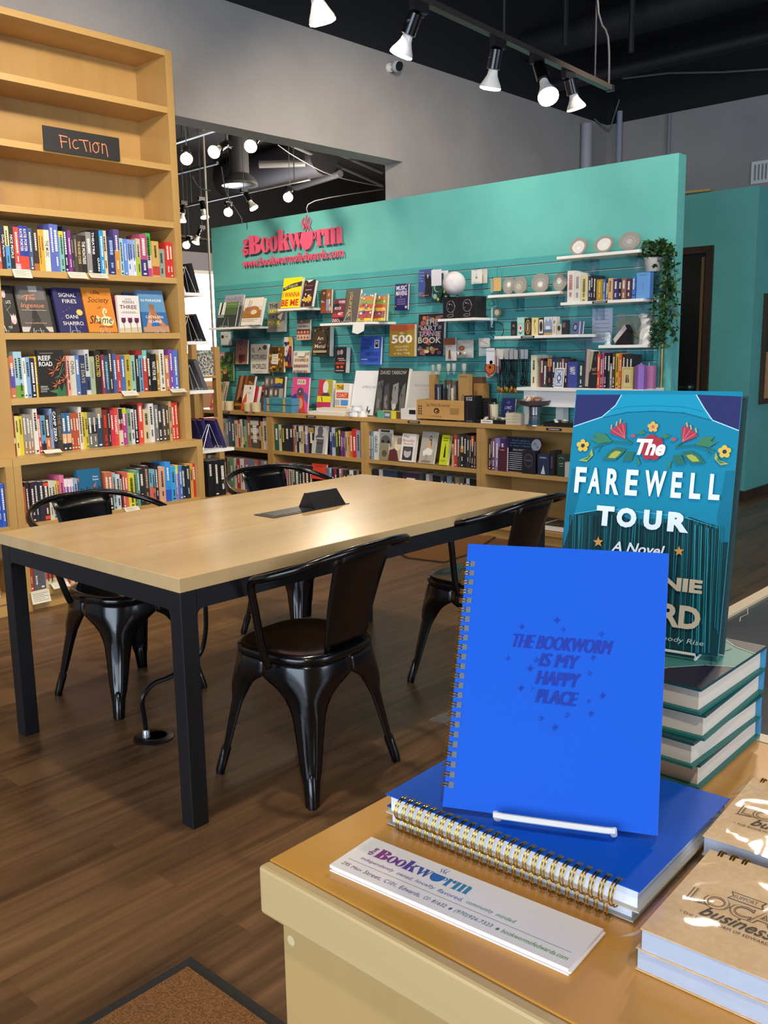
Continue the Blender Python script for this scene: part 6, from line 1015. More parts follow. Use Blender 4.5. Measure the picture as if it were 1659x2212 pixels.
# ------------------------------------------------------------------ small goods on the wall shelves
boxes = [('W3', 992, 1050, 812, 655, '#26262a', [('e', .5, .3, .2, .1, '#8a6a50'), ('r', .3, .6, .7, .9, '#4a4a44')], 'black narrow card box, first on the small box shelf'), ('W3', 1058, 1132, 810, 612, '#8fc0b4', [('r', 0, 0, 1, .3, '#a8d0c4'), ('e', .5, .6, .3, .2, '#d8ccc4'), ('e', .5, .58, .14, .1, '#a83a3a'), ('p', [(.2, .75), (.5, .85), (.8, .75), (.5, .92)], '#26242a')], 'pale teal card box with red emblem'), ('W3', 1138, 1204, 808, 622, '#2a2218', [('e', .5, .5, .4, .42, '#b08a4a'), ('e', .5, .5, .3, .34, '#2a2218'), ('e', .5, .5, .12, .28, '#b8a890')], 'black card box with gold oval'), ('W3', 1210, 1278, 805, 616, '#d8c88a', [('l', [(.5, .1), (.4, .4), (.6, .7), (.5, .9)], .06, '#5a5a3a'), ('e', .5, .2, .16, .08, '#8a8a50')], 'cream yellow card box with dark vine'),
         ('W3', 1284, 1336, 803, 618, '#3a2a2a', [('r', .1, .1, .9, .9, '#d0c8bc'), ('e', .5, .5, .3, .3, '#3a2a28')], 'dark card box with white panel'), ('W3', 1340, 1428, 800, 608, '#c8ccd0', [('p', [(0, .4), (.3, .1), (.5, .3), (.75, .05), (1, .35), (1, .7), (0, .7)], '#8a9ab8'), ('r', 0, .7, 1, .86, '#4a6a90'), ('r', 0, .86, 1, 1, '#b08a4a'), ('r', .25, .5, .75, .68, '#e0dcd4')], 'blue white landscape card box, widest on the small box shelf'), ('W3', 1432, 1466, 798, 605, '#d0ccc4', [('e', .5, .3, .3, .1, '#8a7a5a'), ('r', .3, .5, .7, .9, '#a89a80')], 'white narrow card box'), ('W3', 1472, 1524, 796, 682, '#b8b0a4', [('e', .5, .4, .3, .25, '#3a3436')], 'small pale card box under a black one'), ('W3', 1528, 1572, 794, 640, '#2a2a2e', [('r', .2, .2, .8, .5, '#6a6a6e')], 'black box at the right of the small boxes')]
for c, xl, xr, yb, yt, hx, art, lab in boxes: boxed('card_box', lab, c, xl, xr, yb, yt, SF[0]+.035, hx, art, .05, SF[1], side=hx)
fo('book', 'small slate blue cover with dark oval, right end of the card box shelf', 'W4', 552, 622, 1006, 886, 0, SF[0]+.05, '#56628c', [('e', .5, .5, .3, .3, '#23263a'), ('e', .5, .5, .2, .2, '#8a90a8')], lean=8, zb=SF[1], t=.02); fo('book', 'rear slate blue copy at the end of the card box shelf', 'W4', 630, 655, 1006, 886, 0, SF[0]+.07, '#4a5680', None, lean=8, zb=SF[1], t=.02)
AG = lambda: None
def agate(label, crop, xl, xr, yb, yt, s, seed, core='#d8d6d2', off=.05):
    x = s[0]+off; a = yy(crop, xl, (yb+yt)/2, x); c = yy(crop, xr, (yb+yt)/2, x); zt = yy(crop, (xl+xr)/2, yt, x).z; Wd = a.y-c.y; H = zt-s[1]
    q = random.Random(seed); ph = [q.uniform(0, 6.28) for _ in range(3)]
    def ring(k, jit=1): return [(Wd/2+Wd/2*k*(1+.06*math.sin(2*t+ph[0])+.04*math.sin(3*t+ph[1]))*math.cos(t), H/2+H/2*k*(1+.04*math.sin(2*t+ph[2]))*math.sin(t)) for t in [2*PI*i/30 for i in range(30)]]
    o = thing('agate_slice', label, 'agate slice', (x, a.y, s[1]+.004), RT, math.radians(6), 'gray agate slices on the wall shelves')
    B().prism(ring(1.0), 0, .008, M('#8a847a', .5), 'y').build('stone', o)
    b = B()
    for k, (sc, hx) in enumerate(((.95, '#a29c92'), (.88, '#8b8884'), (.80, '#9b9996'), (.70, core if seed < 3 else '#92908e'), (.58, '#a9a7a5' if seed > 2 else '#e0ddd9'), (.48, '#96948f' if seed > 2 else core), (.36, core), (.22, '#b4b2ae' if seed in (3, 5) else '#e6e4e0'))):
        b.face([(u+.10*Wd*math.cos(ph[0])*(1-sc), -.0004*(k+1), v+.14*H*math.sin(ph[1])*(1-sc)) for u, v in ring(sc)], M(hx, .25))
    b.build('polished_bands', o)
for c, xl, xr, yb, yt, s, sd, core, off, lab in (('W4', 540, 690, 285, 143, SG_, 1, '#d8d4d0', .06, 'left of three on the topmost shelf'), ('W4', 756, 928, 262, 122, SG_, 2, '#e0dcd8', .06, 'middle of three on the topmost shelf'), ('W4', 982, 1165, 242, 85, SG_, 3, '#a8a6a4', .06, 'right of three on the topmost shelf'),
        ('W3', 905, 1030, 352, 190, SE, 4, '#c8ccd0', .09, 'leftmost, partly behind another'), ('W3', 1000, 1160, 350, 190, SE, 5, '#c0b894', .05, 'second from left with a pale wedge'), ('W3', 1200, 1395, 340, 152, SE, 6, '#c0beb8', .06, 'large, with cream rings'), ('W3', 1432, 1575, 330, 150, SE, 7, '#d8d8d8', .07, 'rightmost, beside the tall white book')):
    agate(f'gray banded agate slice, {lab}', c, xl, xr, yb, yt, s, sd, core, off)
row('W4', [(518, 435, '#d8d2cc', dict(to=580, ink='#b06a70')), (582, 450, '#d2cfc8', dict(to=638, ink='#8a8a84')), (640, 476, '#d0c694', dict(ink='#6a6238', to=700)), (703, 480, '#2c3560'), (728, 475, '#1f2128'), (750, 476, '#24242c', dict(to=776)), (776, 512, '#a88a2c', dict(ink='#d8c060', to=832)), (838, 510, '#3f6aa8'), (860, 512, '#2a3440', dict(to=886)), (886, 502, '#d0aa74', dict(to=924)), (926, 506, '#37316c'), (970, 512, '#23222c', dict(to=1004)), (1006, 502, '#8a5f5a', dict(to=1046)), (1048, 506, '#4a2f3c', dict(to=1092)), (1098, 486, '#3f6fb8', dict(to=1132, bands=((.2, .24, '#23305a'), (.5, .54, '#23305a'), (.8, .84, '#23305a'))))], 600, 0, SH_[0]+.03, SH_[1], RT, 'books on the shelf under the agates', 'wall shelf under the agates', 1134, dep=(.1, .13), hmin=.1)
boxed('card_box', 'light blue box broadside at the right of the agate book shelf', 'W4', 1136, 1256, 676, 450, SH_[0]+.03, '#5f94d0', [('r', .2, .08, .8, .11, '#3f6fb0'), ('e', .48, .42, .03, .03, '#a84a5a'), ('e', .48, .52, .025, .02, '#3f5fa0'), ('e', .48, .62, .03, .03, '#a84a5a')], .05, SH_[1], side='#4a7ab8')
q1 = yy('W4', 740, 1080, XT-.014); q2 = yy('W4', 922, 1080, XT-.014); zt = yy('W4', 830, 772, XT-.014).z
o = thing('price_list', 'pale lavender paper list of lines pinned to the teal panel', 'paper sign', (XT-.0145, q1.y, q1.z), RT); Wd = q1.y-q2.y; H = zt-q1.z
B().box(0, Wd, -.001, 0, 0, H, M('#c8cce0', .7)).build('sheet', o)
printed('print_lines', [A(s, .5, .09+.118*i, w_, .035, '#3a4260', it=.2) for i, (s, w_) in enumerate((('Crystals $2', .5), ('Small Orbs $5', .5), ('Rose Quartz hearts', .66), ('Pieces of Amethyst', .7), ('Selenite towers', .66), ('Pair of Selenite lamps', .8), ('Palo Santo', .42), ('Sage bundle', .4)))], Wd, H, o, y=-.001)
fo('picture', 'gray green marbled picture leaning behind the selenite tower', 'W4', 942, 1220, 1092, 770, 0, SI[0]+.12, '#7f938c', blots(16, ['#8a9c94', '#93a098', '#9a9a80', '#748a86'], 44, .2), lean=6, zb=SI[1], t=.01, cat='picture')
def selenite(label, xl, xr, yt, hx, off, n=8, waist=.8):
    x = SI[0]+off; a = yy('W4', xl, 1090, x); c = yy('W4', xr, 1090, x); r = (a.y-c.y)/2; H = yy('W4', (xl+xr)/2, yt, x).z-SI[1]
    o = thing('selenite_tower', label, 'crystal', (x, (a.y+c.y)/2, SI[1])); q = random.Random(int(xl)); vs = []; fs = []; L = 7; m_ = M(hx, .25, 0, .3)
    for j in range(L):
        t = j/(L-1); k = 1-(1-waist)*math.sin(PI*t)
        for i in range(n): an = 2*PI*i/n+.5*t; rr = r*k*(1+.14*((i*7+j) % 3-1)); vs.append((rr*math.cos(an), rr*math.sin(an), t*H*(1-(.06*((i*5) % 3) if j == L-1 else 0))))
    for j in range(L-1):
        for i in range(n): fs.append((j*n+i, j*n+(i+1) % n, (j+1)*n+(i+1) % n, (j+1)*n+i))
    fs += [tuple(range(n))[::-1], tuple(range((L-1)*n, L*n))]; B().raw(vs, fs, m_).build('crystal', o)
selenite('tall white twisted selenite tower at the right of the short shelf', 1162, 1285, 815, '#d8d6d2', .05); selenite('small pale blue crystal point at the left of the short shelf', 857, 910, 985, '#b8ccd4', .04, 6, 1.0)
x = SI[0]+.035; a = yy('W4', 932, 1094, x); c = yy('W4', 1072, 1094, x); Wd = a.y-c.y
o = thing('stone_bookend', 'black and white slanted stone bookend with wire on the short shelf', 'bookend', (x, a.y, SI[1]), RT); H = .13
B().prism([(.1*Wd, 0), (Wd, 0), (Wd, H*.7), (.8*Wd, H)], 0, .05, M('#141318', .3), 'y').build('black_block', o); B().prism([(0, .3*H), (.7*Wd, H*1.02), (.85*Wd, H*.8), (.12*Wd, .1*H)], -.003, 0, M('#c8bcbc', .4), 'y').build('pale_face', o); B().tube(smoothpath([(Wd, .02, .6*H), (1.2*Wd, .02, .62*H), (1.4*Wd, .02, .42*H), (1.45*Wd, .02, .3*H), (1.1*Wd, .02, .5*H)], 4), .0015, BLKMETAL, 6).build('wire', o)
# moon globe on its boxes
for i, (xl, xr, yt, lab) in enumerate(((278, 442, 408, 'left'), (448, 620, 390, 'right, larger side showing'))):
    boxed('lamp_box', f'black carton with white outline moon drawing, {lab}', 'W3', xl, xr, 610, yt, SD[0]+.025, '#1d1b1f', [('l', [(.5+.26*math.cos(t/3), .42+.28*math.sin(t/3)) for t in range(20)], .014, '#b8b4b0'), ('e', .42, .3, .04, .03, '#b8b4b0'), ('l', [(.5, .34), (.56, .3), (.6, .38)], .014, '#b8b4b0'), ('e', .36, .5, .02, .02, '#b8b4b0'), ('l', [(.62, .64), (.66, .8)], .014, '#b8b4b0'), ('l', [(.48+.2*math.cos(t/2), .86+.06*math.sin(t/2)) for t in range(14)], .014, '#b8b4b0'), A('MOON LAMP', .72, .3, .34, .05, '#b8b4b0', rot=-62)], .13, SD[1], side='#17161a')
x = SD[0]+.09; q = yy('W3', 395, 255, x); r = abs(yy('W3', 298, 255, x).y-yy('W3', 492, 255, x).y)/2; zt = yy('W3', 360, 400, SD[0]+.025).z
o = thing('moon_globe', 'matte white moon globe lamp standing on the black cartons', 'lamp', (x, q.y, zt)); B().ball((0, 0, q.z-zt), r, speckle('moon_plaster', '#c2bec2', '#d4d0d2', 14, .8), 20).build('globe', o, smooth=True)
B().tube([(-.05, -.07, .002), (.06, 0, .004), (.05, .02, q.z-zt-r*.9)], .004, BLKMETAL, 6).tube([(-.05, .07, .002), (.06, 0, .004)], .004, BLKMETAL, 6).build('stand', o)
# hanging goods
def hook(o, L=.14): B().tube([(0, 0, .004), (0, -L, .004), (0, -L-.01, .016)], .002, CHROME, 6).build('hook', o)
def hung_bag(name, label, cat, crop, xl, xr, yb, yt, hexc, art, th=.03, off=.10, clear=False):
    x = XT-.013-off; a = yy(crop, xl, yb, x); c = yy(crop, xr, yb, x); zt = yy(crop, (xl+xr)/2, yt, x).z; Wd = a.y-c.y; H = zt-a.z
    o = thing(name, label, cat, (x, a.y, a.z), RT); n = 6; vs = []; fs = []
    for j in range(n+1):
        for i in range(n+1):
            u, v = i/n, j/n; bul = th/2*(math.sin(PI*u)*math.sin(PI*min(v*1.25, 1)))**.6
            vs.append((u*Wd, -bul, v*H))
    for j in range(n):
        for i in range(n): fs.append((j*(n+1)+i, j*(n+1)+i+1, (j+1)*(n+1)+i+1, (j+1)*(n+1)+i))
    k = len(vs); vs += [(p[0], -p[1]+.001, p[2]) for p in vs]; fs += [tuple(q_+k for q_ in f[::-1]) for f in fs]
    B().raw(vs, fs, M(hexc, .35)).build('bag', o, smooth=2)
    if art: printed('print', art, Wd, H, o, y=-th/2-.001)
    B().tube([(Wd/2, off, H*.95), (Wd/2, -.015, H*.95), (Wd/2, -.02, H*.99)], .002, CHROME, 6).build('hook', o); return o
hung_bag('snack_bag', 'brown and white snack bag hanging on the teal panel', 'bag', 'W3', 304, 420, 1070, 830, '#d8d0c8', [('r', 0, 0, 1, .3, '#8a4a30'), ('r', .3, .34, .7, .38, '#a89a90'), ('p', [(.38, .9), (.42, .55), (.56, .5), (.62, .9)], '#6a4634')])
hung_bag('clear_bag', 'clear plastic bag with a red brown motif, beside the snack bag', 'bag', 'W3', 425, 600, 1040, 850, '#b9b7b0', [('e', .42, .46, .18, .14, '#8a4a2e'), ('e', .42, .44, .1, .08, '#b0683c'), ('e', .3, .74, .1, .08, '#6a3a2a'), ('p', [(.1, .6), (.3, .7), (.2, .84)], '#e8e4dc'), ('p', [(.5, .7), (.7, .66), (.6, .84)], '#e8e4dc')], th=.05)
hung_bag('gift_card', 'white card with gray drawing hanging high on the teal panel', 'card', 'W3', 578, 690, 262, 112, '#d8d6d0', [('e', .5, .55, .1, .1, '#8a8884'), ('r', .2, .9, .8, .93, '#a8a49c'), ('l', [(.4, .3), (.5, .36), (.6, .3)], .02, '#8a8884')], th=.006); hung_bag('gift_card', 'white card hanging behind another high on the panel', 'card', 'W3', 650, 745, 258, 108, '#c8c4bc', None, th=.006, off=.05)
hung_bag('print_card', 'pale card with faint red drawing above the necklaces', 'card', 'W3', 656, 772, 1020, 832, '#a8bcc0', [('r', 0, 0, 1, .42, '#d0ccc8'), ('l', [(.1, .1), (.4, .2), (.9, .36)], .03, '#a85a54'), ('l', [(.1, .5), (.9, .62)], .02, '#8aa8b4')], th=.004)
def sock(label, crop, pts, hexc, art_cols, off, seed):
    x = XT-.013-off; P = [yy(crop, u, v, x) for u, v in pts]; a = P[0]
    o = thing('sock_pair', label, 'socks', (x, a.y, a.z), RT); poly = [(a.y-p.y, p.z-a.z) for p in P]
    B().prism(poly, 0, .012, M(hexc, .8), 'y').build('knit', o, bevel=.004)
    xs = [u for u, v in poly]; zs = [v for u, v in poly]; q = random.Random(seed); b = B()
    cxm, czm = sum(xs)/len(xs), sum(zs)/len(zs)
    for i, (du, dv, rr, hx) in enumerate(art_cols): b.face([(cxm+du*(max(xs)-min(xs))+rr*math.cos(t*PI/8), -.0006*(i+1), czm+dv*(max(zs)-min(zs))+rr*math.sin(t*PI/8)) for t in range(16)], M(hx, .8))
    b.build('knit_pattern', o)
    w_ = max(xs); B().box(w_*.08, w_*.9, -.003, .0, max(zs)-.10, max(zs)+.02, M('#dcdce4', .6)).build('paper_band', o); return o
sock('dark green socks with pale moons and a white paper band', 'W3', [(150, 448), (165, 390), (185, 140), (275, 145), (275, 330), (250, 400), (195, 450)], '#143f3a', [(.05, .1, .035, '#8fb8a8'), (.1, .1, .03, '#143f3a'), (-.15, -.2, .02, '#8fb8a8'), (.1, -.3, .012, '#c8b848')], .1, 1)
sock('second dark socks hanging behind the moon socks', 'W3', [(240, 460), (255, 400), (278, 150), (330, 150), (335, 330), (345, 400), (300, 460)], '#12302e', [(-.1, .0, .014, '#c8b848'), (.1, -.2, .012, '#8fb8a8')], .06, 2)
sock('pink socks with an orange round face and white paper band', 'W3', [(728, 1250), (735, 1180), (738, 960), (828, 960), (832, 1180), (800, 1230), (760, 1252)], '#c89a98', [(.0, .0, .05, '#26242a'), (.0, .0, .042, '#c8602a'), (.0, .02, .012, '#26242a'), (-.1, -.25, .014, '#8a4a4a'), (.12, .2, .014, '#8a4a4a')], .12, 3)
sock('second pink socks behind the orange face pair', 'W3', [(838, 1200), (842, 980), (880, 980), (882, 1150), (860, 1205)], '#b88a90', [(0, 0, .01, '#8a4a4a')], .08, 4)
# necklaces: cord loops with a tag and a bead
def necklace(i, px, yt, yb, off, tagc, bead):
    x = XT-.013-off; a = yy('W3', px, yt, x); zb = yy('W3', px, yb, x).z; L = a.z-zb; q = random.Random(i)
    o = thing('necklace', f'black cord necklace with {colour(bead)} bead on the teal panel', 'necklace', (x, a.y, a.z), RT, group=f'black cord necklaces with {colour(bead)} beads'); s = q.uniform(.008, .016)
    B().tube(smoothpath([(0, 0, 0), (s, .002, -.3*L), (s*.8, -.004, -.7*L), (0, 0, -L+.02), (-s*.8, .004, -.7*L), (-s, -.002, -.3*L), (0, 0, 0)], 3), .0026, M('#0f0e11', .6), 5).build('cord', o)
    B().box(-.016, .016, -.006, -.004, -.055, .012, M(tagc, .6)).build('paper_tag', o); b = B(); b.ball((0, 0, -L+.005), .013, M(bead, .3, .3), 7, (.8, .8, 1.5)); b.build('bead', o, smooth=True)
for i, px in enumerate((860, 880, 898, 915, 935, 952, 968, 985, 1002, 1018, 1035, 1050)): necklace(i, px, 960+(i % 3)*6, 1372+(i % 4)*8, .04+.045*(i % 3), '#d8d4cc', ['#a8782c', '#7a8a34', '#b0642c', '#a8782c'][i % 4])
for i, px in enumerate((1105, 1122, 1140, 1158)): necklace(20+i, px, 968, 1305+(i % 2)*10, .05+.04*(i % 2), '#d8d4d8', '#26262c')
o = thing('display_hook', 'long chrome wire rack holding the cord necklaces', 'display hook', (XT-.014, yy('W3', 720, 945, XT-.1).y, yy('W3', 950, 950, XT-.1).z+.014), RT); Lr = yy('W3', 720, 945, XT-.1).y-yy('W3', 1180, 950, XT-.1).y
B().tube([(0, 0, 0), (0, -.14, 0), (Lr, -.14, 0), (Lr, 0, 0)], .0025, CHROME, 6).tube([(0, -.07, 0), (Lr, -.07, 0)], .0025, CHROME, 6).build('wire_bar', o)
# wind chimes
x = XT-.10; p = yy('W3', 850, 90, x)
o = thing('wind_chime', 'hanging chime with a wooden tag, agate disc and black ring', 'wind chime', (x, p.y, p.z), RT)
dz = lambda v: yy('W3', 850, v, x).z-p.z
B().tube([(0, 0, 0), (0, 0, dz(690))], .0012, M('#2a2622'), 5).build('cord', o); B().box(-.032, .032, -.004, .004, dz(335), dz(195), M('#c8a468', .6)).build('wooden_tag', o); B().lathe([(.036, -.004), (.036, .004)], M('#6a6a50', .3), 18, Matrix.Translation((0, 0, dz(560))) @ Matrix.Rotation(PI/2, 4, 'X')).build('agate_disc', o); B().lathe([(.02, -.005), (.02, .005)], M('#b0b0a8', .3), 14, Matrix.Translation((0, 0, dz(560))) @ Matrix.Rotation(PI/2, 4, 'X')).build('agate_core', o)
B().tube([(.058*math.cos(t*PI/12), 0, dz(748)+.058*math.sin(t*PI/12)) for t in range(24)], .003, BLKMETAL, 6, closed=True).build('ring', o); B().tube([(0, 0, 0), (0, .09, .0)], .002, CHROME, 6).build('hook', o)
p = yy('W3', 795, 190, x); o = thing('wind_chime', 'hanging triangle chime with a long clear crystal rod', 'wind chime', (x, p.y, p.z), RT); dz = lambda v: yy('W3', 795, v, x).z-p.z
B().tube([(0, 0, 0), (0, 0, dz(430))], .0012, M('#2a2622'), 5).build('cord', o); B().tube([(0, 0, dz(425)), (-.032, 0, dz(485)), (.034, 0, dz(485))], .002, BLKMETAL, 6, closed=True).build('triangle', o); B().lathe([(.006, dz(740)), (.012, dz(720)), (.012, dz(510)), (.005, dz(495))], ACRYL, 8).build('crystal_rod', o); B().box(-.009, .009, -.004, .004, dz(350), dz(210), M('#9aa098', .5)).build('bar_tag', o)
B().tube([(0, 0, 0), (0, .09, .0)], .002, CHROME, 6).build('hook', o)
# ------------------------------------------------------------------ trailing plant on its brass rail
xr = XT-.03; pt = hit(1440, 523, 0, xr); pb = hit(1425, 850, 0, xr)
pipe('brass_rail', [(xr, (pt.y+pb.y)/2, ZT+.001), (xr, (pt.y+pb.y)/2, pt.z)], .009, M('#a88a4c', .35, .5), 'slim brass rail standing against the right end of the teal panel', 'rail', n=10)
x = 5.62; a = yy('W4', 1215, 325, x); c = yy('W4', 1375, 325, x); zb = yy('W4', 1290, 445, x).z; r = (a.y-c.y)/2; H = a.z-zb
o = thing('trailing_plant', 'trailing green vine in a pale pot at the right end of the teal wall', 'plant', (x, (a.y+c.y)/2, zb))
B().lathe([(r*.72, 0), (r*.78, .004), (r, H), (r*.93, H), (r*.88, H*.9), (.001, H*.9)], M('#b9b6b2', .5), 24).build('pot', o, smooth=True); B().tube([(0, 0, .01), (.05, 0, .01), (XT-x-.014, 0, .03)], .004, M('#a88a4c', .35, .5), 6).build('wall_bracket', o)
LEAF = [M('#1f3f1c', .5), M('#2a5224', .5), M('#17301a', .5), M('#3a6630', .5)]; q = random.Random(77)
def leaf(b, p, d, L, mat):
    d = d.normalized(); s = d.cross(Vector((q.uniform(-1, 1), q.uniform(-1, 1), q.uniform(-.3, 1)))).normalized(); nn = s.cross(d)
    b.face([p, p+d*L*.45+s*L*.3+nn*L*.06, p+d*L], mat); b.face([p, p+d*L, p+d*L*.45-s*L*.3+nn*L*.06], mat)
fb = B(); stems = []
oc = Vector(o.location)
for k in range(11):   # vines hang from the pot and drift toward the rail
    tx, ty = (1330+q.uniform(-40, 190), 560+q.uniform(0, 560)); mid = yy('W4', (tx+1330)/2+20, 420, x-.02); end = yy('W4', tx if k % 3 else 1385, ty if k > 2 else 1110, x+.03*(k % 3)-.03)
    P = smoothpath([(q.uniform(-.03, .03), q.uniform(-.03, .03), H*.9), tuple(Vector((mid.x, mid.y, zb+H+.05))-oc+Vector((q.uniform(-.05, .03), q.uniform(-.05, .05), 0))), tuple(Vector((end.x-.01, end.y+.02*math.sin(k), (end.z+zb)/2))-oc), tuple(end-oc)], 8)
    stems.append(P)
    for i, p in enumerate(P):
        for _ in range(3): leaf(fb, p, Vector((q.uniform(-1, .4), q.uniform(-1, 1), q.uniform(-.9, .5))), q.uniform(.028, .046), q.choice(LEAF))
for _ in range(150): leaf(fb, Vector((q.uniform(-.06, .05), q.uniform(-.09, .09), H*.95+q.uniform(0, .10))), Vector((q.uniform(-1, 1), q.uniform(-1, 1), q.uniform(.1, 1))), q.uniform(.03, .05), q.choice(LEAF))
b = B()
for P in stems: b.tube(P, .002, LEAF[2], 4)
b.build('stems', o); fo_ = fb.build('foliage', o); fo_['kind'] = 'stuff'
# ------------------------------------------------------------------ end display on the bookcase side, seen from behind
XE = 3.470
def ey(px, py, y): return hit(px, py, 1, y)
for i, (px, py, pxw, lab) in enumerate(((440, 633, 392, 'topmost'), (452, 737, 398, 'second'), (462, 842, 405, 'third'), (506, 966, 440, 'lowest'))):
    y0 = 4.80; q = ey(px, py, y0); wdt = q.x-XE
    o = thing('end_shelf', f'white bracket shelf on the bookcase end, {lab} of four', 'shelf', (XE, y0, q.z-.02), group='white shelves on the bookcase end')
    B().box(0, wdt, 0, .27, 0, .02, WHITE).build('board', o, bevel=.0015); B().prism([(.0, -.08), (.0, 0), (wdt*.7, 0)], .12, .126, ACRYL, 'y').build('bracket', o)
def back_book(label, xl, xr, xt, yb, yt, y, hexc, band='#d0c8b8', lean=18, art=None, shelf_z=None):
    """book displayed toward the aisle beyond: its back and page edge face us"""
    a = ey(xl, yb, y); c = ey(xr, yb, y); H = max(.18, ey(xl, yt, y).z-a.z); z = shelf_z if shelf_z else a.z
    o = thing('book', label, 'book', (c.x, y, z), PI/2, math.radians(lean)); m = M(hexc, .45); Wd = .19
    B().box(0, Wd, 0, .003, 0, H, m).box(0, Wd, .025, .028, 0, H, m).box(0, .003, .003, .025, 0, H, m).build('cover', o); B().box(.003, Wd-.004, .003, .025, .002, H-.004, M(band, .8)).build('pages', o)
    return o
shz = [ey(440, 633, 4.8).z, ey(452, 737, 4.8).z, ey(462, 842, 4.8).z, ey(506, 966, 4.8).z]
back_book('large black book leaning back on the topmost end shelf', 398, 432, 415, 628, 560, 4.84, '#191719', '#b8a070', 16, shelf_z=shz[0]); back_book('white backed book left of the large black one, topmost end shelf', 392, 402, 398, 628, 592, 4.9, '#dcdce0', lean=16, shelf_z=shz[0])
back_book('black book with red title on the second end shelf', 402, 446, 420, 733, 668, 4.84, '#17161c', '#a83a34', 22, shelf_z=shz[1]); back_book('rear black copy on the second end shelf', 398, 420, 402, 733, 672, 4.93, '#17161c', '#a83a34', 18, shelf_z=shz[1])
back_book('gray book with blue edges on the third end shelf', 408, 450, 420, 838, 765, 4.84, '#55555c', '#3a3a6a', 22, shelf_z=shz[2]); back_book('rear gray copy on the third end shelf', 404, 425, 410, 838, 768, 4.93, '#4a4a52', '#3a3a6a', 18, shelf_z=shz[2])
for i, (xr, y) in enumerate(((490, 4.83), (462, 4.88), (448, 4.93))): back_book(['purple backed book with red edge, front copy on the lowest end shelf', 'purple backed book, middle copy on the lowest end shelf', 'purple backed book, rear copy on the lowest end shelf'][i], 445, xr, 450, 962, 893, y, '#2a2458', '#b04038', 20, shelf_z=shz[3])
for i, (px, py, lab) in enumerate(((422, 630, 'topmost'), (428, 734, 'second'), (430, 840, 'third'), (472, 963, 'lowest'))):
    q = ey(px, py, 4.83); easel((q.x, 4.86, shz[i]+.0), PI/2, .07, .16, f'wire easel behind a book on the {lab} end shelf', 'wire easels on the end shelves')
for i in range(3):
    q = ey(447+13*i, 1072, 4.85); o = spine_book((q.x, 4.83, .44), 0, .045, .235, .15, '#1c1b1d', f'tall black book standing below the end shelves, {["left", "middle", "right"][i]} of three', 'black books below the end shelves')
q = ey(440, 1072, 4.83); o = B().box(0, .26, 0, .26, 0, .44, MAPLE).build('plinth', None, loc=(q.x-.01, 4.82, 0)); tag(o, 'plain maple plinth below the end shelves carrying three black books', 'plinth')
p0 = hit(452, 735, 1, 6.0); p1 = hit(472, 760, 1, 6.0); p2 = hit(425, 880, 1, 6.0)
o = thing('magazine_rack', 'light wooden sloped rack in the gap left of the teal wall', 'rack', (p2.x-.02, 6.0, 0)); B().box(0, .05, 0, .05, 0, p0.z, MAPLE).build('post', o); B().box(.22, .27, 0, .05, 0, p0.z-.05, MAPLE).build('post', o); B().box(.05, .22, 0, .05, .8, .85, MAPLE).box(.05, .22, 0, .3, 1.16, 1.18, MAPLE).build('rail', o); B().box(0, .27, .25, .3, 0, p0.z-.1, MAPLE).build('back_board', o)
o = B().box(0, .15, 0, .008, 0, .2, speckle('leaf_print', '#3a3f38', '#c8c8c0', 60, .6)).build('patterned_book', None, loc=(p2.x+.05, 6.02, 1.182)); tag(o, 'black and white patterned cover on the wooden sloped rack', 'book')
q = hit(446, 690, 1, 9.0); o = thing('armchair', 'tan upholstered armchair by the bright far window', 'chair', (q.x-.1, 9.0, 0)); TAN = M('#b08a68', .8)
B().box(0, .7, 0, .7, .15, .45, TAN).build('seat', o, bevel=.04); B().box(0, .7, .55, .75, .45, 1.0, TAN).build('backrest', o, bevel=.06); B().box(-.12, 0, 0, .7, .15, .65, TAN).build('armrest', o, bevel=.04); B().box(.7, .82, 0, .7, .15, .65, TAN).build('armrest', o, bevel=.04)
for u in (.02, .62):
    for v in (.04, .6): B().box(u, u+.05, v, v+.05, 0, .15, BROWNT).build('leg', o)
# ================================================================== display counter in the foreground
ZC = 0.955
o = thing('display_counter', 'maple display counter in the foreground with notebooks and bookmarks on it', 'counter', (0.44, 0.55, 0)); 
B().box(0.012, 0.50, -1.6, 0, ZC-0.042, ZC, COUNTERW).build('counter_top', o, bevel=.0015)
B().box(0, 0.012, -1.6, 0, ZC-0.043, ZC-.0003, COUNTERE).build('edge_band', o, bevel=.003)
B().box(0.022, 0.042, -1.6, -0.003, 0.08, ZC-0.043, COUNTERP).build('front_panel', o); B().box(0.042, 0.50, -0.023, -0.003, 0.08, ZC-0.043, COUNTERP).build('side_panel', o); B().box(0.05, 0.5, -1.58, -0.05, 0, 0.08, BLACKC).build('kick_board', o)
p = hit(629, 2032, 0, 0.462); B().lathe([(.0045, 0), (.0045, .0004)], M('#dcc496', .5), 18, Matrix.Translation((.0218, p.y-.55, p.z)) @ Matrix.Rotation(PI/2, 4, 'Y')).build('dowel_plug', o)
o = thing('glass_case', 'glass topped display case with pale wood frame beyond the counter', 'display case', (0.942, 0.558, 0))
CASEW = M('#c9b89a', .4); SLATE = speckle('gray_glass_top', '#3e4144', '#4c4f52', 5, .18)
B().box(0.022, 1.1, -1.4, -0.022, ZC-.02, ZC-.004, SLATE).build('glass_top', o)
B().box(0, .02, -1.42, 0, ZC-.05, ZC, CASEW).box(.02, 1.12, -.02, 0, ZC-.05, ZC, CASEW).box(1.1, 1.12, -1.42, -.02, ZC-.05, ZC, CASEW).build('frame', o); B().box(0.01, 1.11, -1.41, -0.01, 0, ZC-.05, COUNTERP).build('cabinet_body', o)
b = B(); q = random.Random(3)
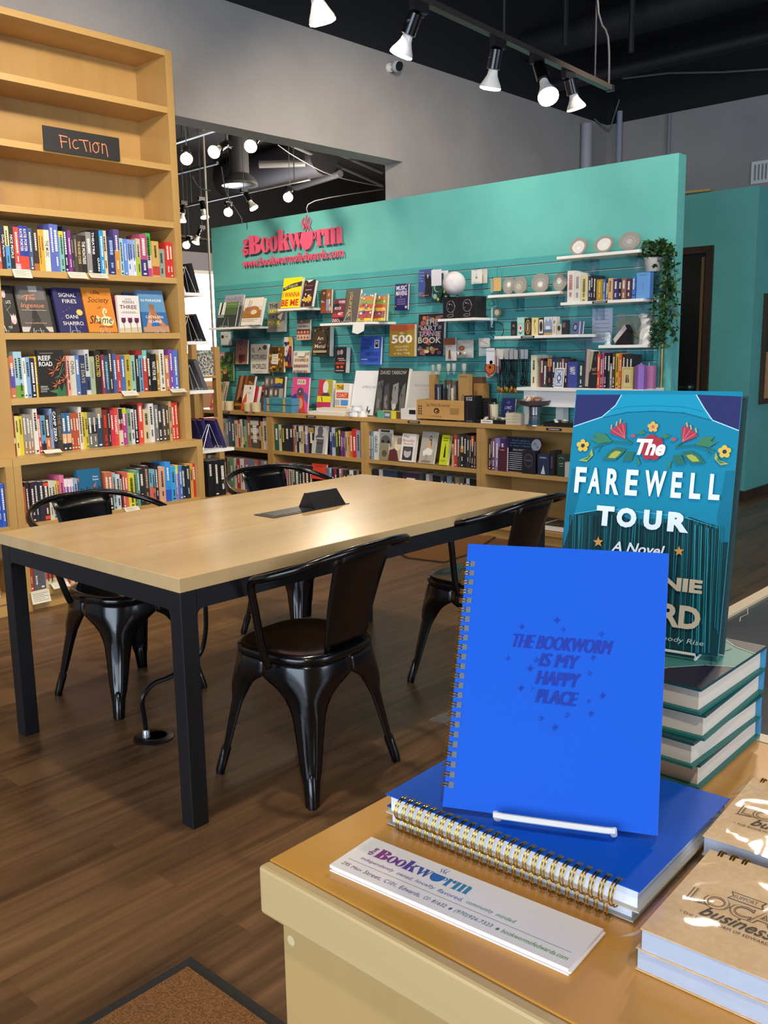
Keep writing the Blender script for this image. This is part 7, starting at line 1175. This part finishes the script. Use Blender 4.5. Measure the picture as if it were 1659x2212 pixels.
for x0, y0, ln, an in ((.62, -.07, .05, .5), (.66, -.06, .06, .62), (.7, -.11, .07, .4), (.52, -.10, .05, .7), (.42, -.04, .08, .2)):
    pts = [(x0+ln*t*math.cos(an), y0+ln*t*math.sin(an)+.004*math.sin(t*7)) for t in (0, .3, .6, 1)]
    for s in stroke(pts, .0012): b.face([(u, v, ZC-.0036) for u, v in s], M('#a8a8a4', .6))
b.build('surface_scratches', o)
def local(o, px, py, y=0.0):
    """photo point carried onto the object's own front plane: local x, z"""
    mi = o.matrix_world.inverted(); c = mi @ CO; v = mi.to_3x3() @ (CF+CR*((px-829.5)/FPX)+CD*((py-1106)/FPX)); t = (y-c.y)/v.y
    r = c+v*t; return r.x, r.z
def ring_mesh(r, wire=.00065, gap=.0024):
    b = B()
    for dz in (-gap/2, gap/2): b.tube([(r*math.cos(a*PI/9), r*math.sin(a*PI/9), dz) for a in range(18)], wire, GOLD, 6, closed=True)
    return b
NBLUE = M('#0853c2', .55, spec=.15)
def notebook(label, M4, w, h, t, n, group=None):
    o = D.objects.new('spiral_notebook', None); COL.objects.link(o); o.empty_display_size = .05; o.matrix_world = M4; tag(o, label, 'notebook', group)
    B().box(0, w, 0, .0009, 0, h, NBLUE).build('front_cover', o); B().box(.004, w-.004, .0010, t-.0012, .003, h-.003, M('#dfe2e8', .8)).build('pages', o); B().box(0, w, t-.0012, t, 0, h, M('#b9b2a6', .6)).build('back_cover', o)
    ring = None; r = t*.55
    for i in range(n):
        z = .018+(h-.036)*i/(n-1)
        if ring is None: ring = ring_mesh(r).build('ring', o, smooth=True, loc=(0.0012, t/2, z))
        else: c = ring.copy(); COL.objects.link(c); c.parent = o; c.location = (0.0012, t/2, z)
    b = B()   # punched slots along the spine edge
    for i in range(n):
        z = .018+(h-.036)*i/(n-1); b.face([(.0035, -.0003, z-.0024), (.0078, -.0003, z-.0024), (.0078, -.0003, z+.0024), (.0035, -.0003, z+.0024)], M('#5a6068', .6))
    b.build('punched_slots', o)
    return o
def flatM(x, y, z, rz=0): return Matrix.Translation((x, y, z)) @ Matrix.Rotation(rz, 4, 'Z') @ Matrix(((1, 0, 0, 0), (0, 0, 1, 0), (0, -1, 0, 0), (0, 0, 0, 1)))
notebook('blue spiral notebook lying at the bottom of the flat pair on the counter', flatM(.568, .282, ZC+.0178, R_(2.5)), .172, .232, .0172, 26, 'blue notebooks lying flat')
notebook('blue spiral notebook lying flat on top of another, under the standing one', flatM(.556, .272, ZC+.0354, R_(2)), .174, .234, .0172, 26, 'blue notebooks lying flat')
mat = Matrix.Translation((.5516, .4458, .9975)) @ Matrix.Rotation(R_(-65.4), 4, 'Z') @ Matrix.Rotation(R_(-26.2), 4, 'X')
nb = notebook('bright blue spiral notebook standing upright with hand-lettered title', mat, .170, .2236, .009, 24); bpy.context.view_layer.update()
w_, h_ = .170, .2236; INK = '#0c2f96'
def fr(px, py): x, z = local(nb, px, py); return x/w_, 1-z/h_
art = []
for s, px0, px1, py, hh in (('THE BOOKWORM', 1101, 1326, 1391, .052), ('IS MY', 1166, 1251, 1428, .05), ('HAPPY', 1159, 1253, 1467, .05), ('PLACE', 1159, 1247, 1507, .05)):
    a = fr(px0, py); c = fr(px1, py); [art.append(('t', s, (a[0]+c[0])/2+du, (a[1]+c[1])/2, (c[0]-a[0])*.95, hh, INK, {'it': .22, 'res': 3})) for du in (-.0045, -.0015, .0015, .0045)]
def spark(px, py, s, hollow):
    u, v = fr(px, py); ar = w_/h_
    P = [(u+s*k*math.cos(a), v+s*k*ar*1.25*math.sin(a)) for i in range(8) for a, k in ((i*PI/4, 1 if i % 2 == 0 else .28),)]
    r = [('p', P, INK)]
    if hollow: r.append(('p', [(u+(x-u)*.5, v+(y-v)*.5) for x, y in P], '#0853c2'))
    return r
for px, py, s, hl in ((1127, 1354, .015, 0), (1203, 1340, .017, 0), (1217, 1360, .013, 1), (1299, 1370, .014, 1), (1097, 1422, .012, 1), (1158, 1426, .014, 1), (1281, 1421, .014, 0), (1145, 1444, .017, 0), (1273, 1455, .012, 1), (1125, 1487, .016, 0), (1150, 1488, .007, 0), (1301, 1503, .016, 0), (1271, 1515, .010, 0), (1276, 1542, .014, 0), (1168, 1552, .014, 1), (1224, 1545, .013, 1), (1198, 1572, .016, 0)): art += spark(px, py, s, hl)
printed('cover_lettering', art, w_, h_, nb, step=.00006, spec=.2)
# white coated wire stand holding it
st = D.objects.new('notebook_stand', None); COL.objects.link(st); st.matrix_world = Matrix.Translation((.5516, .4458, ZC+.0358)) @ Matrix.Rotation(R_(-65.4), 4, 'Z'); tag(st, 'white coated wire stand holding up the bright blue notebook', 'book stand'); bpy.context.view_layer.update()
xa, za = local(st, 1072, 1756, -.010); xb, zb_ = local(st, 1324, 1796, -.010); WC = M('#d9d6d0', .35); zz = max(.0055, (za+zb_)/2)
B().tube(smoothpath([(xa+.006, .02, .003), (xa, .0, .003), (xa, -.010, zz), (xa+.006, -.012, zz), (xb-.006, -.012, zz), (xb, -.010, zz), (xb, .0, .003), (xb-.006, .02, .003)], 3), .0026, WC, 8).build('front_bar', st, smooth=True)
B().tube([(xa+.006, .02, .003), (.07, .068, .135), (.085, .068, .135), (xb-.006, .02, .003)], .0022, WC, 8).tube([(.07, .068, .135), (.06, .105, .003), (.095, .105, .003), (.085, .068, .135)], .0022, WC, 8).build('back_support', st, smooth=True)
xt, ztt = local(st, 955, 1552, .045)
B().prism([(xt-.012, ztt-.003), (xt+.012, ztt+.011), (xt+.02, ztt+.004), (xt+.012, ztt-.006)], .044, .047, ACRYL, 'y').tube([(xt+.012, .0455, ztt), (.05, .05, ztt-.03), (.065, .052, .08)], .0016, ACRYL, 6).build('clear_side_arm', st)
# ------------------------------------------------------------------ bookmarks
def flatY(x, y, z, rz=0): return Matrix.Translation((x, y, z)) @ Matrix.Rotation(rz, 4, 'Z') @ Matrix(((0, 0, 1, 0), (-1, 0, 0, 0), (0, -1, 0, 0), (0, 0, 0, 1)))
zt = ZC+.0056; c0 = hit(712, 1868, 2, zt); c1 = hit(1228, 2093, 2, zt); c3 = hit(790, 1803, 2, zt)
LB = math.hypot(c1.x-c0.x, c1.y-c0.y); HB = ((c3-c0) - (c1-c0)*((c3-c0).dot(c1-c0)/(LB*LB))).length; rzb = math.atan2(c1.y-c0.y, c1.x-c0.x)+PI/2
bm = None
for i in range(4):
    ox = .0006*(i % 2)*(3-i); o = D.objects.new('bookmark', None); COL.objects.link(o); o.matrix_world = flatY(c0.x+ox, c0.y-ox, ZC+.0001+.0014*(i+1), rzb)
    tag(o, ['lowest white bookmark of the stack lying on the counter', 'second white bookmark up in the counter stack', 'white bookmark just under the printed top one', 'top bookmark with purple to green shop lettering and cup logo'][i], 'bookmark', 'white bookmarks stacked on the counter')
    B().box(0, LB, 0, .0013, 0, HB, M('#efe8e4', .45)).build('card', o); bm = o
bpy.context.view_layer.update()
c3f = lambda x, y: (560+x/2.127, 1600+y/2.127)
def lb(x, y): return local(bm, *c3f(x, y))
def flatink(name, parts, parent, step=.00006):
    b = B()
    for k, (vs, fs, col) in enumerate(parts): b.raw([(x, -step*(1+.1*k), z) for x, z in vs], fs, M(col, .5))
    return b.build(name, parent)
parts = []
a = lb(515, 536); e = lb(955, 697); LL = e[0]-a[0]; zb = (a[1]+e[1])/2-.0005; capH = .0135
adv = 0.0; spec = (('B', .135, 1, '#8a2a86'), ('o', .095, .8, '#7a3490'), ('o', .095, .8, '#6a3e98'), ('k', .128, 1.03, '#54489c'), ('w', .15, .8, '#4058a4'), ('cup', .17, .92, '#2a6cb4'), ('r', .088, .8, '#2f7cb4'), ('m', .165, .8, '#3a86ac'))
for key, wd, hh, col in spec:
    x0 = a[0]+adv*LL; x1 = x0+wd*LL*(1.0 if key != 'cup' else 1.0); z1 = zb+capH*hh
    vs, fs = shape2d([[(x0+u*(x1-x0), zb+v*(z1-zb)) for u, v in sp] for sp in LOGO[key]]); parts.append(([(p[0], p[1]) for p in vs], fs, col))
    if key == 'cup':
        vs, fs = shape2d([[(x0+u*(x1-x0), zb+v*(z1-zb)) for u, v in sp] for sp in LOGO['handle']]); parts.append(([(p[0], p[1]) for p in vs], fs, col))
        for sp in steam(x0+.25*(x1-x0), z1+.0005, .34*(x1-x0), .009): vs, fs = shape2d([sp]); parts.append(([(p[0], p[1]) for p in vs], fs, col))
    adv += wd*.985
tv, tf, _a = text2d('the', .02, 2); t0 = lb(470, 512); parts.append(([(a[0]-.002-(v)*.0052, zb-.0005+u*.0125) for u, v, _z in tv], tf, '#8a2a80'))
def words(seq, pa, pb, hgt, dz=0.0):
    full = ' '.join(s for s, c in seq); n = len(full); x0, zA = lb(*pa); x1, zB = lb(*pb); pos = 0; z = (zA+zB)/2+dz; tot = text2d(full, 0, 2)[2]
    for s, c in seq:
        vs, fs, asp = text2d(s, 0.0, 2); xa_ = x0+(x1-x0)*pos/n; xb__ = x0+(x1-x0)*(pos+len(s))/n; desc = any(ch in s for ch in 'pyg,()')
        zl = z-(hgt*.24 if desc else 0); up = hgt*(1 if any(ch in s for ch in 'dlfkbt()0123456789CES') else .78)
        parts.append(([(xa_+u*(xb__-xa_)*.97+v*.0006, zl+v*(z+up-zl)) for u, v, _z in vs], fs, c)); pos += len(s)+1
words([('independently', '#8a3a88'), ('owned,', '#6a4a98'), ('locally', '#4a5aa0'), ('flavored,', '#3f6aa8'), ('community', '#3f8a8a'), ('minded', '#4a9a5a')], (460, 545), (1172, 838), .0042)
words([('295', '#8a2a6a'), ('Main', '#8a2a6a'), ('Street,', '#7a3478'), ('C101,', '#6a4488'), ('Edwards,', '#54549a'), ('CO', '#4a5aa0'), ('81632', '#4a6298'), ('.', '#4a6a98'), ('(970)926.7323', '#4a7a90'), ('.', '#4a8a70'), ('bookwormofedwards.com', '#4a9440')], (372, 566), (1420, 1016), .0044, .0006)
r0_, r1_ = lb(410, 540), lb(1432, 976); zr = (r0_[1]+r1_[1])/2; parts.append(([(r0_[0], zr), (r1_[0], zr), (r1_[0], zr+.0003), (r0_[0], zr+.0003)], [(0, 1, 2, 3)], '#5a5a60'))
flatink('shop_lettering', parts, bm)
# ------------------------------------------------------------------ hardcover stack and the standing hardcover
TEALB = M('#1d5f66', .45); 
def lying(label, x, y, zt_, t, rz, top_art=False):
    """hardcover lying face up, spine to the far side"""
    w, h = .160, .24; o = D.objects.new('hardcover_book', None); COL.objects.link(o)
    o.matrix_world = Matrix.Translation((x, y, zt_)) @ Matrix.Rotation(rz, 4, 'Z') @ Matrix(((-1, 0, 0, 0), (0, 0, -1, 0), (0, -1, 0, 0), (0, 0, 0, 1)))
    tag(o, label, 'book', 'teal hardcovers in the counter stack')
    B().box(0, w, 0, .0028, 0, h, M('#15484c', .4)).box(0, w, t-.0028, t, 0, h, M('#1d6a64', .4)).build('cover', o); B().box(-.001, .004, .0028, t-.0028, 0, h, M('#3f8fc0', .4)).box(.004, .03, t-.0034, t+.0002, -.0006, .004, M('#3a7f98', .4)).build('spine', o)
    B().box(.004, w-.005, .0028, t-.0028, .004, h-.004, M('#d2c6b6', .85)).build('pages', o)
    if top_art: printed('cover_print', [('r', 0, 0, 1, 1, '#4a8d88'), ('p', [(1, 0), (.52, 0), (.60, .10), (.78, .20), (1, .27)], '#2a2138'), ('p', [(0, 0), (.2, 0), (.14, .10), (0, .2)], '#2a2138'), ('l', [(.52, 0), (.60, .10), (.78, .20), (1, .27)], .012, '#a8c4b8'), ('l', [(.2, 0), (.14, .10), (0, .2)], .012, '#a8c4b8'), ('l', [(.58, .08), (.4, .13), (.2, .1)], .01, '#2f6a68'), ('p', [(0, .6), (1, .55), (1, 1), (0, 1)], '#1c4a4c')], w, h, o, step=.0001)
    return o
zs = ZC
for i, (dx, dy, a_, lab) in enumerate(((.004, .004, 1, 'lowest teal jacketed hardcover of the counter stack, partly behind kraft pads'), (-.001, .0, -1, 'third teal jacketed hardcover down in the counter stack'), (-.004, .002, 2, 'teal jacketed hardcover second from the top of the counter stack'), (0, 0, 0, 'topmost hardcover of the counter stack with teal and dark jacket'))):
    zs += .0258; lying(lab, .946+dx, .571+dy, zs, .0256, R_(a_), i == 3)
ZK = zs+.0012
fw = D.objects.new('hardcover_book', None); COL.objects.link(fw); FWW, FWH, FT = .171, .262, .030
bl = Vector((.8323, .5159, ZK)); FRZ, FLN = -80.4, 11.5
fw.matrix_world = Matrix.Translation(bl+Vector((0, 0, FT*math.sin(R_(FLN))))) @ Matrix.Rotation(R_(FRZ), 4, 'Z') @ Matrix.Rotation(R_(-FLN), 4, 'X'); bpy.context.view_layer.update()
tag(fw, 'standing hardcover with turquoise fringed jacket art and large white title', 'book')
B().box(0, FWW, 0, .003, 0, FWH, M('#2f8fae', .4)).box(0, FWW, FT-.003, FT, 0, FWH, M('#123c40', .4)).box(-.001, .003, .003, FT-.003, 0, FWH, M('#2a7a90', .4)).build('cover', fw); B().box(.003, FWW-.006, .003, FT-.003, .004, FWH-.005, M('#b7a797', .85)).build('pages', fw)
def fq(x, y): u, v = local(fw, 1200+x/3.614, 840+y/3.614); return min(max(u/FWW, .001), .999), min(max(1-v/FWH, .001), .999)
def P_(*pts): return [fq(x, y) for x, y in pts]
SU, SUD, NAV = '#117f9c', '#0d6c86', '#2b2e60'
art = [('r', 0, 0, 1, 1, SU), ('p', P_((0, 1000), (150, 980), (400, 930), (700, 1080), (1050, 1000), (1270, 1080), (1440, 1000), (1260, 2140), (-100, 2000)), '#0b3a42'),
       ('p', P_((165, 45), (515, 45), (470, 130), (360, 220), (140, 295)), NAV), ('p', P_((1100, 45), (1480, 60), (1455, 330), (1225, 245), (1160, 150)), NAV),
       ('p', P_((515, 45), (1100, 45), (1150, 140), (1222, 245), (1000, 185), (770, 170), (560, 180), (370, 222), (470, 130)), '#1690b0')]
for a_, c_ in (((515, 48), (470, 128)), ((470, 128), (362, 220)), ((362, 220), (142, 294)), ((1100, 48), (1160, 150)), ((1160, 150), (1225, 245)), ((1225, 245), (1455, 326))): art.append(('l', P_(a_, c_), .006, '#a8d8e8'))
art += [('l', P_((372, 224), (560, 184), (770, 174), (1000, 188), (1218, 246)), .006, '#0f5f7a'), ('l', P_((420, 165), (560, 140), (770, 130), (1000, 142), (1150, 175)), .003, '#0f6f8c')]
art += [('p', P_((235, 620), (150, 960), (60, 1240), (40, 1000), (130, 620)), SUD), ('p', P_((1330, 640), (1260, 1010), (1290, 1200), (1400, 1200), (1440, 640)), SUD)]
art.append(('l', P_((150, 975), (400, 935), (700, 965), (1000, 1000), (1265, 1085)), .005, '#48b4c8'))
q = random.Random(17)
for i in range(85):   # fringe strands on the jacket picture
    x = 110+i*14.3; y0 = 985+(30 if 500 < x < 900 else 0)+max(0, (x-900)*.22); x2 = x-30-q.uniform(-10, 40); y1 = q.uniform(1750, 2090)
    art.append(('p', P_((x, y0), (x+q.uniform(4, 8), y0), (x2+6, y1), (x2, y1)), q.choice(['#145f6a', '#1f7a84', '#0b2c30', '#124a52', '#09252a', '#1a6a72'])))
for i in range(9):
    x = 1090+i*17; art.append(('p', P_((x, 1060+i*4), (x+7, 1062+i*4), (x-20, 2060), (x-28, 2060)), ['#2a97a6', '#0d3438', '#1f7a86'][i % 3]))
def flower(x, y, r, c, c2, n=5):
    out = []
    for i in range(n): a_ = 2*PI*i/n-PI/2; u, v = fq(x+r*.62*math.cos(a_), y+r*.62*math.sin(a_)); out.append(('e', u, v, r*.46/3.614/625*1.55, r*.46/3.614/625, c))
    u, v = fq(x, y); return out+[('e', u, v, r*.36/3.614/625*1.55, r*.36/3.614/625, c2)]
def lf(pts, c, c2=None):
    r = [('p', P_(*pts), c)]
    if c2: cx_ = sum(p[0] for p in pts)/len(pts); cy_ = sum(p[1] for p in pts)/len(pts); r.append(('p', P_(*[(cx_+(x-cx_)*.55, cy_+(y-cy_)*.55+6) for x, y in pts]), c2))
    return r
G1, G2, YG_ = '#2c6a5c', '#3f7a5a', '#a8a848'
for m_ in (0, 1):
    X = (lambda x: x) if not m_ else (lambda x: 1545-x); Y = lambda y, x=0: y+(28 if m_ else 0)
    art += [('l', P_((X(600), Y(430)), (X(450), Y(412)), (X(300), Y(460))), .008, G1), ('l', P_((X(600), Y(425)), (X(545), Y(385))), .008, G1), ('l', P_((X(370), Y(430)), (X(335), Y(495))), .005, G1)]
    art += lf([(X(445), Y(410)), (X(390), Y(350)), (X(300), Y(345)), (X(330), Y(385)), (X(270), Y(385)), (X(340), Y(430))], G2) + lf([(X(560), Y(470)), (X(480), Y(455)), (X(420), Y(490)), (X(370), Y(555)), (X(470), Y(560)), (X(520), Y(520))], G1, YG_)
    art += lf([(X(625), Y(495)), (X(560), Y(490)), (X(525), Y(565)), (X(600), Y(565))], G1) + lf([(X(632), Y(530)), (X(650), Y(600)), (X(668), Y(590)), (X(655), Y(545))], G2) + lf([(X(290), Y(470)), (X(260), Y(530)), (X(185), Y(560)), (X(250), Y(570)), (X(300), Y(520))], YG_, G2) + lf([(X(640), Y(345)), (X(680), Y(322)), (X(715), Y(345)), (X(680), Y(360))], G2)
    art += [('p', P_((X(550), Y(395)), (X(430), Y(345)), (X(450), Y(310)), (X(480), Y(300)), (X(500), Y(275)), (X(525), Y(272)), (X(553), Y(265)), (X(556), Y(330))), '#a83a4a')]+[('l', P_((X(548), Y(385)), (X(bx), Y(by))), .004, '#d0707a') for bx, by in ((450, 325), (490, 300), (530, 280))]+[('l', P_((X(bx), Y(by)), (X(bx+5), Y(by-30))), .008, '#d89a5a') for bx, by in ((440, 315), (480, 290), (510, 270))]
    art += flower(X(220), Y(445)+(20 if m_ else 0), 50, '#d8b44a', '#3a2f52') + lf([(X(590), Y(370)), (X(615), Y(355)), (X(640), Y(370)), (X(615), Y(385))], '#c04a50')
art += flower(768, 300, 42, '#d8a85a', '#c06a4a') + flower(755, 460, 100, '#a8323e', '#7a2230', 7)
WT = '#e2ecf6'
def fl(s, x0, x1, y0, y1, c, dy=0, **o_):   # text fitted between two photo columns on its own baseline
    a_ = fq(x0, (y0+y1)/2); e_ = fq(x1, (y0+y1)/2+dy); hh = abs(fq((x0+x1)/2, y1)[1]-fq((x0+x1)/2, y0)[1]); rot = 0
    art.append(('t', s, (a_[0]+e_[0])/2, (a_[1]+e_[1])/2, e_[0]-a_[0], hh, c, o_))
fl('The', 628, 870, 392, 520, '#f4f4f4', 6, it=.25, b=.04, res=3); 
for ch, x0, x1 in zip('FAREWELL', (150, 255, 395, 545, 690, 900, 1045, 1195), (258, 375, 520, 662, 880, 1005, 1155, 1305)):
    y0 = 608+(x0-150)*.053; fl(ch, x0+12, x1-12, y0, y0+202, WT, 8, b=.035, res=3)
for ch, x0, x1 in zip('TOUR', (322, 480, 690, 878), (470, 645, 840, 1055)):
    y0 = 910+(x0-322)*.09; fl(ch, x0+5, x1-5, y0, y0+155, WT, 10, b=.06, res=3)
fl('A Novel', 455, 850, 1192, 1275, '#dfe8ec', 28, it=.25, b=.02, res=3)
for x, y in ((343, 1196), (972, 1268)):
    art.append(('p', [fq(x+(42 if i % 2 == 0 else 18)*math.sin(i*PI/5), y-(42 if i % 2 == 0 else 18)*math.cos(i*PI/5)) for i in range(10)], '#d0904a'))
TN = '#c9bca0'
fl('STEPHANIE', 180, 1155, 1395, 1500, TN, 85, b=.05, res=3); fl('CLIFFORD', 120, 1140, 1580, 1760, TN, 115, b=.04, res=3); fl('author of Everybody Rise', 350, 1168, 1880, 1930, '#b8c4b8', 50, it=.25, res=2)
printed('jacket_print', art, FWW, FWH, fw, step=.00002, rough=.65, spec=.15)
o = D.objects.new('wire_easel', None); COL.objects.link(o); o.matrix_world = Matrix.Translation(bl+Vector((0, 0, .0))) @ Matrix.Rotation(R_(FRZ), 4, 'Z'); tag(o, 'pale wire stand under the standing turquoise hardcover', 'easel')
B().tube([(.03, .05, .0015), (.03, -.006, .0015), (.03, -.007, .007), (FWW-.02, -.007, .007), (FWW-.02, -.006, .0015), (FWW-.02, .05, .0015)], .0014, WC, 6).build('front_bar', o); B().tube([(.03, .05, .0015), (.07, .075, .12), (.10, .075, .12), (FWW-.02, .05, .0015)], .0014, WC, 6).build('back_support', o)
# ------------------------------------------------------------------ kraft note pads in shrink wrap
KRAFT = speckle('kraft_cover', '#dcb585', '#e2be90', 220, .6)
def pad(label, x, y, zt_, rz, w=.089, h=.124, t=.0165, rings=True):
    o = D.objects.new('notepad', None); COL.objects.link(o); o.matrix_world = flatY(x, y, zt_, rz); tag(o, label, 'notepad', 'kraft notepads in shrink wrap'); DK = '#4a3c34'; KB = '#dfb98a'
    B().box(0, w, 0, .0008, 0, h, KRAFT).build('front_cover', o); B().box(.001, w-.001, .0008, t-.001, .001, h-.002, M('#b4bfd2', .7)).build('pages', o); B().box(0, w, t-.001, t, 0, h, KRAFT).build('back_cover', o)
    rm = None
    for i in (1, 2, 3, 7, 8, 9):
        if rm is None: rm = ring_mesh(t*.5, .0008, .0022).build('ring', o, smooth=True, loc=(w*i/10, t*.45, h-.001)); rm.rotation_euler = (0, PI/2, 0)
        else: c = rm.copy(); COL.objects.link(c); c.parent = o; c.location = (w*i/10, t*.45, h-.001)
    a_ = [('p', [(.36, .36), (.64, .36), (.62, .40), (.65, .44), (.36, .44), (.39, .40)], DK), ('p', [(.375, .368), (.62, .368), (.605, .40), (.625, .432), (.375, .432), (.40, .40)], KB), ('t', 'SUPPORT', .49, .40, .18, .035, DK)]
    for b_, c_ in ((.045, DK), (.022, KB), (.006, DK), (-.012, KB)): a_.append(('t', 'LOCAL', .5, .52, .76+(.02 if b_ > .03 else 0), .14, c_, {'b': b_, 'res': 3}))
    a_ += [('l', [(.1, .6), (.3, .57)], .008, DK), ('t', 'business', .55, .64, .52, .10, DK, {'it': .35, 'b': .01, 'res': 3}), ('t', '* THE BOOKWORM OF EDWARDS *', .5, .725, .72, .025, DK)]
    printed('cover_print', a_, w, h, o, step=.00005, rough=.7)
    q = random.Random(int(x*1e4)); n = 14; vs = []; fs = []; e = .003   # crinkled film pulled over the pad
    for j in range(n+1):
        for i in range(n+1):
            u, v = i/n, j/n; edge = min(u, 1-u, v, 1-v); vs.append((-e+u*(w+2*e), -.0012-.0018*q.random()*(1 if edge > 0 else 0)-.001*math.sin(7*u+5*v)-.0008*math.sin(13*v-4*u), -e+v*(h+2*e)))
    for j in range(n):
        for i in range(n): fs.append((j*(n+1)+i, j*(n+1)+i+1, (j+1)*(n+1)+i+1, (j+1)*(n+1)+i))
    b = B().raw(vs, fs, WRAP)
    for (ax, az), (bx, bz) in (((-e, -e), (w+e, -e)), ((w+e, -e), (w+e, h+e)), ((-e, h+e), (-e, -e))):
        m = 12; g = []
        for k in range(m+1):
            f = k/m; x_, z_ = ax+(bx-ax)*f, az+(bz-az)*f; j_ = .0012*q.uniform(-1, 1); g.append(((x_+j_, -.001, z_+j_), (x_-j_, t*.5, z_-j_), (x_+j_, t, z_+j_)))
        for k in range(m):
            for r in range(2): b.face([g[k][r], g[k+1][r], g[k+1][r+1], g[k][r+1]], WRAP)
    for sx_, x_ in ((-1, -e), (1, w+e)):   # heat-sealed corner ears
        b.face([(x_, t*.4, .0), (x_+sx_*.010, t*.6, -.004), (x_+sx_*.006, t*.7, .008), (x_, t*.6, .02)], WRAP)
    b.build('shrink_wrap', o, smooth=2); return o
zt = ZC+.0345; c0 = hit(1383, 2004, 2, zt); c1 = hit(1644, 2110, 2, zt); c3 = hit(1480, 1832, 2, zt); rzp = math.atan2(c1.y-c0.y, c1.x-c0.x)+PI/2
pad('lower kraft notepad of the near wrapped pair at the right', c0.x+.003, c0.y+.004, ZC+.0170, rzp-.02); pad('upper kraft notepad of the near wrapped pair, bright glare on its wrap', c0.x, c0.y, ZC+.0342, rzp)
c0 = hit(1518, 1804, 2, ZC+.0345); pad('lower kraft notepad of the farther wrapped pair by the hardcovers', c0.x+.003, c0.y-.002, ZC+.0170, rzp+.03); pad('upper kraft notepad of the farther wrapped pair, cut by the photo edge', c0.x, c0.y, ZC+.0342, rzp+.02)
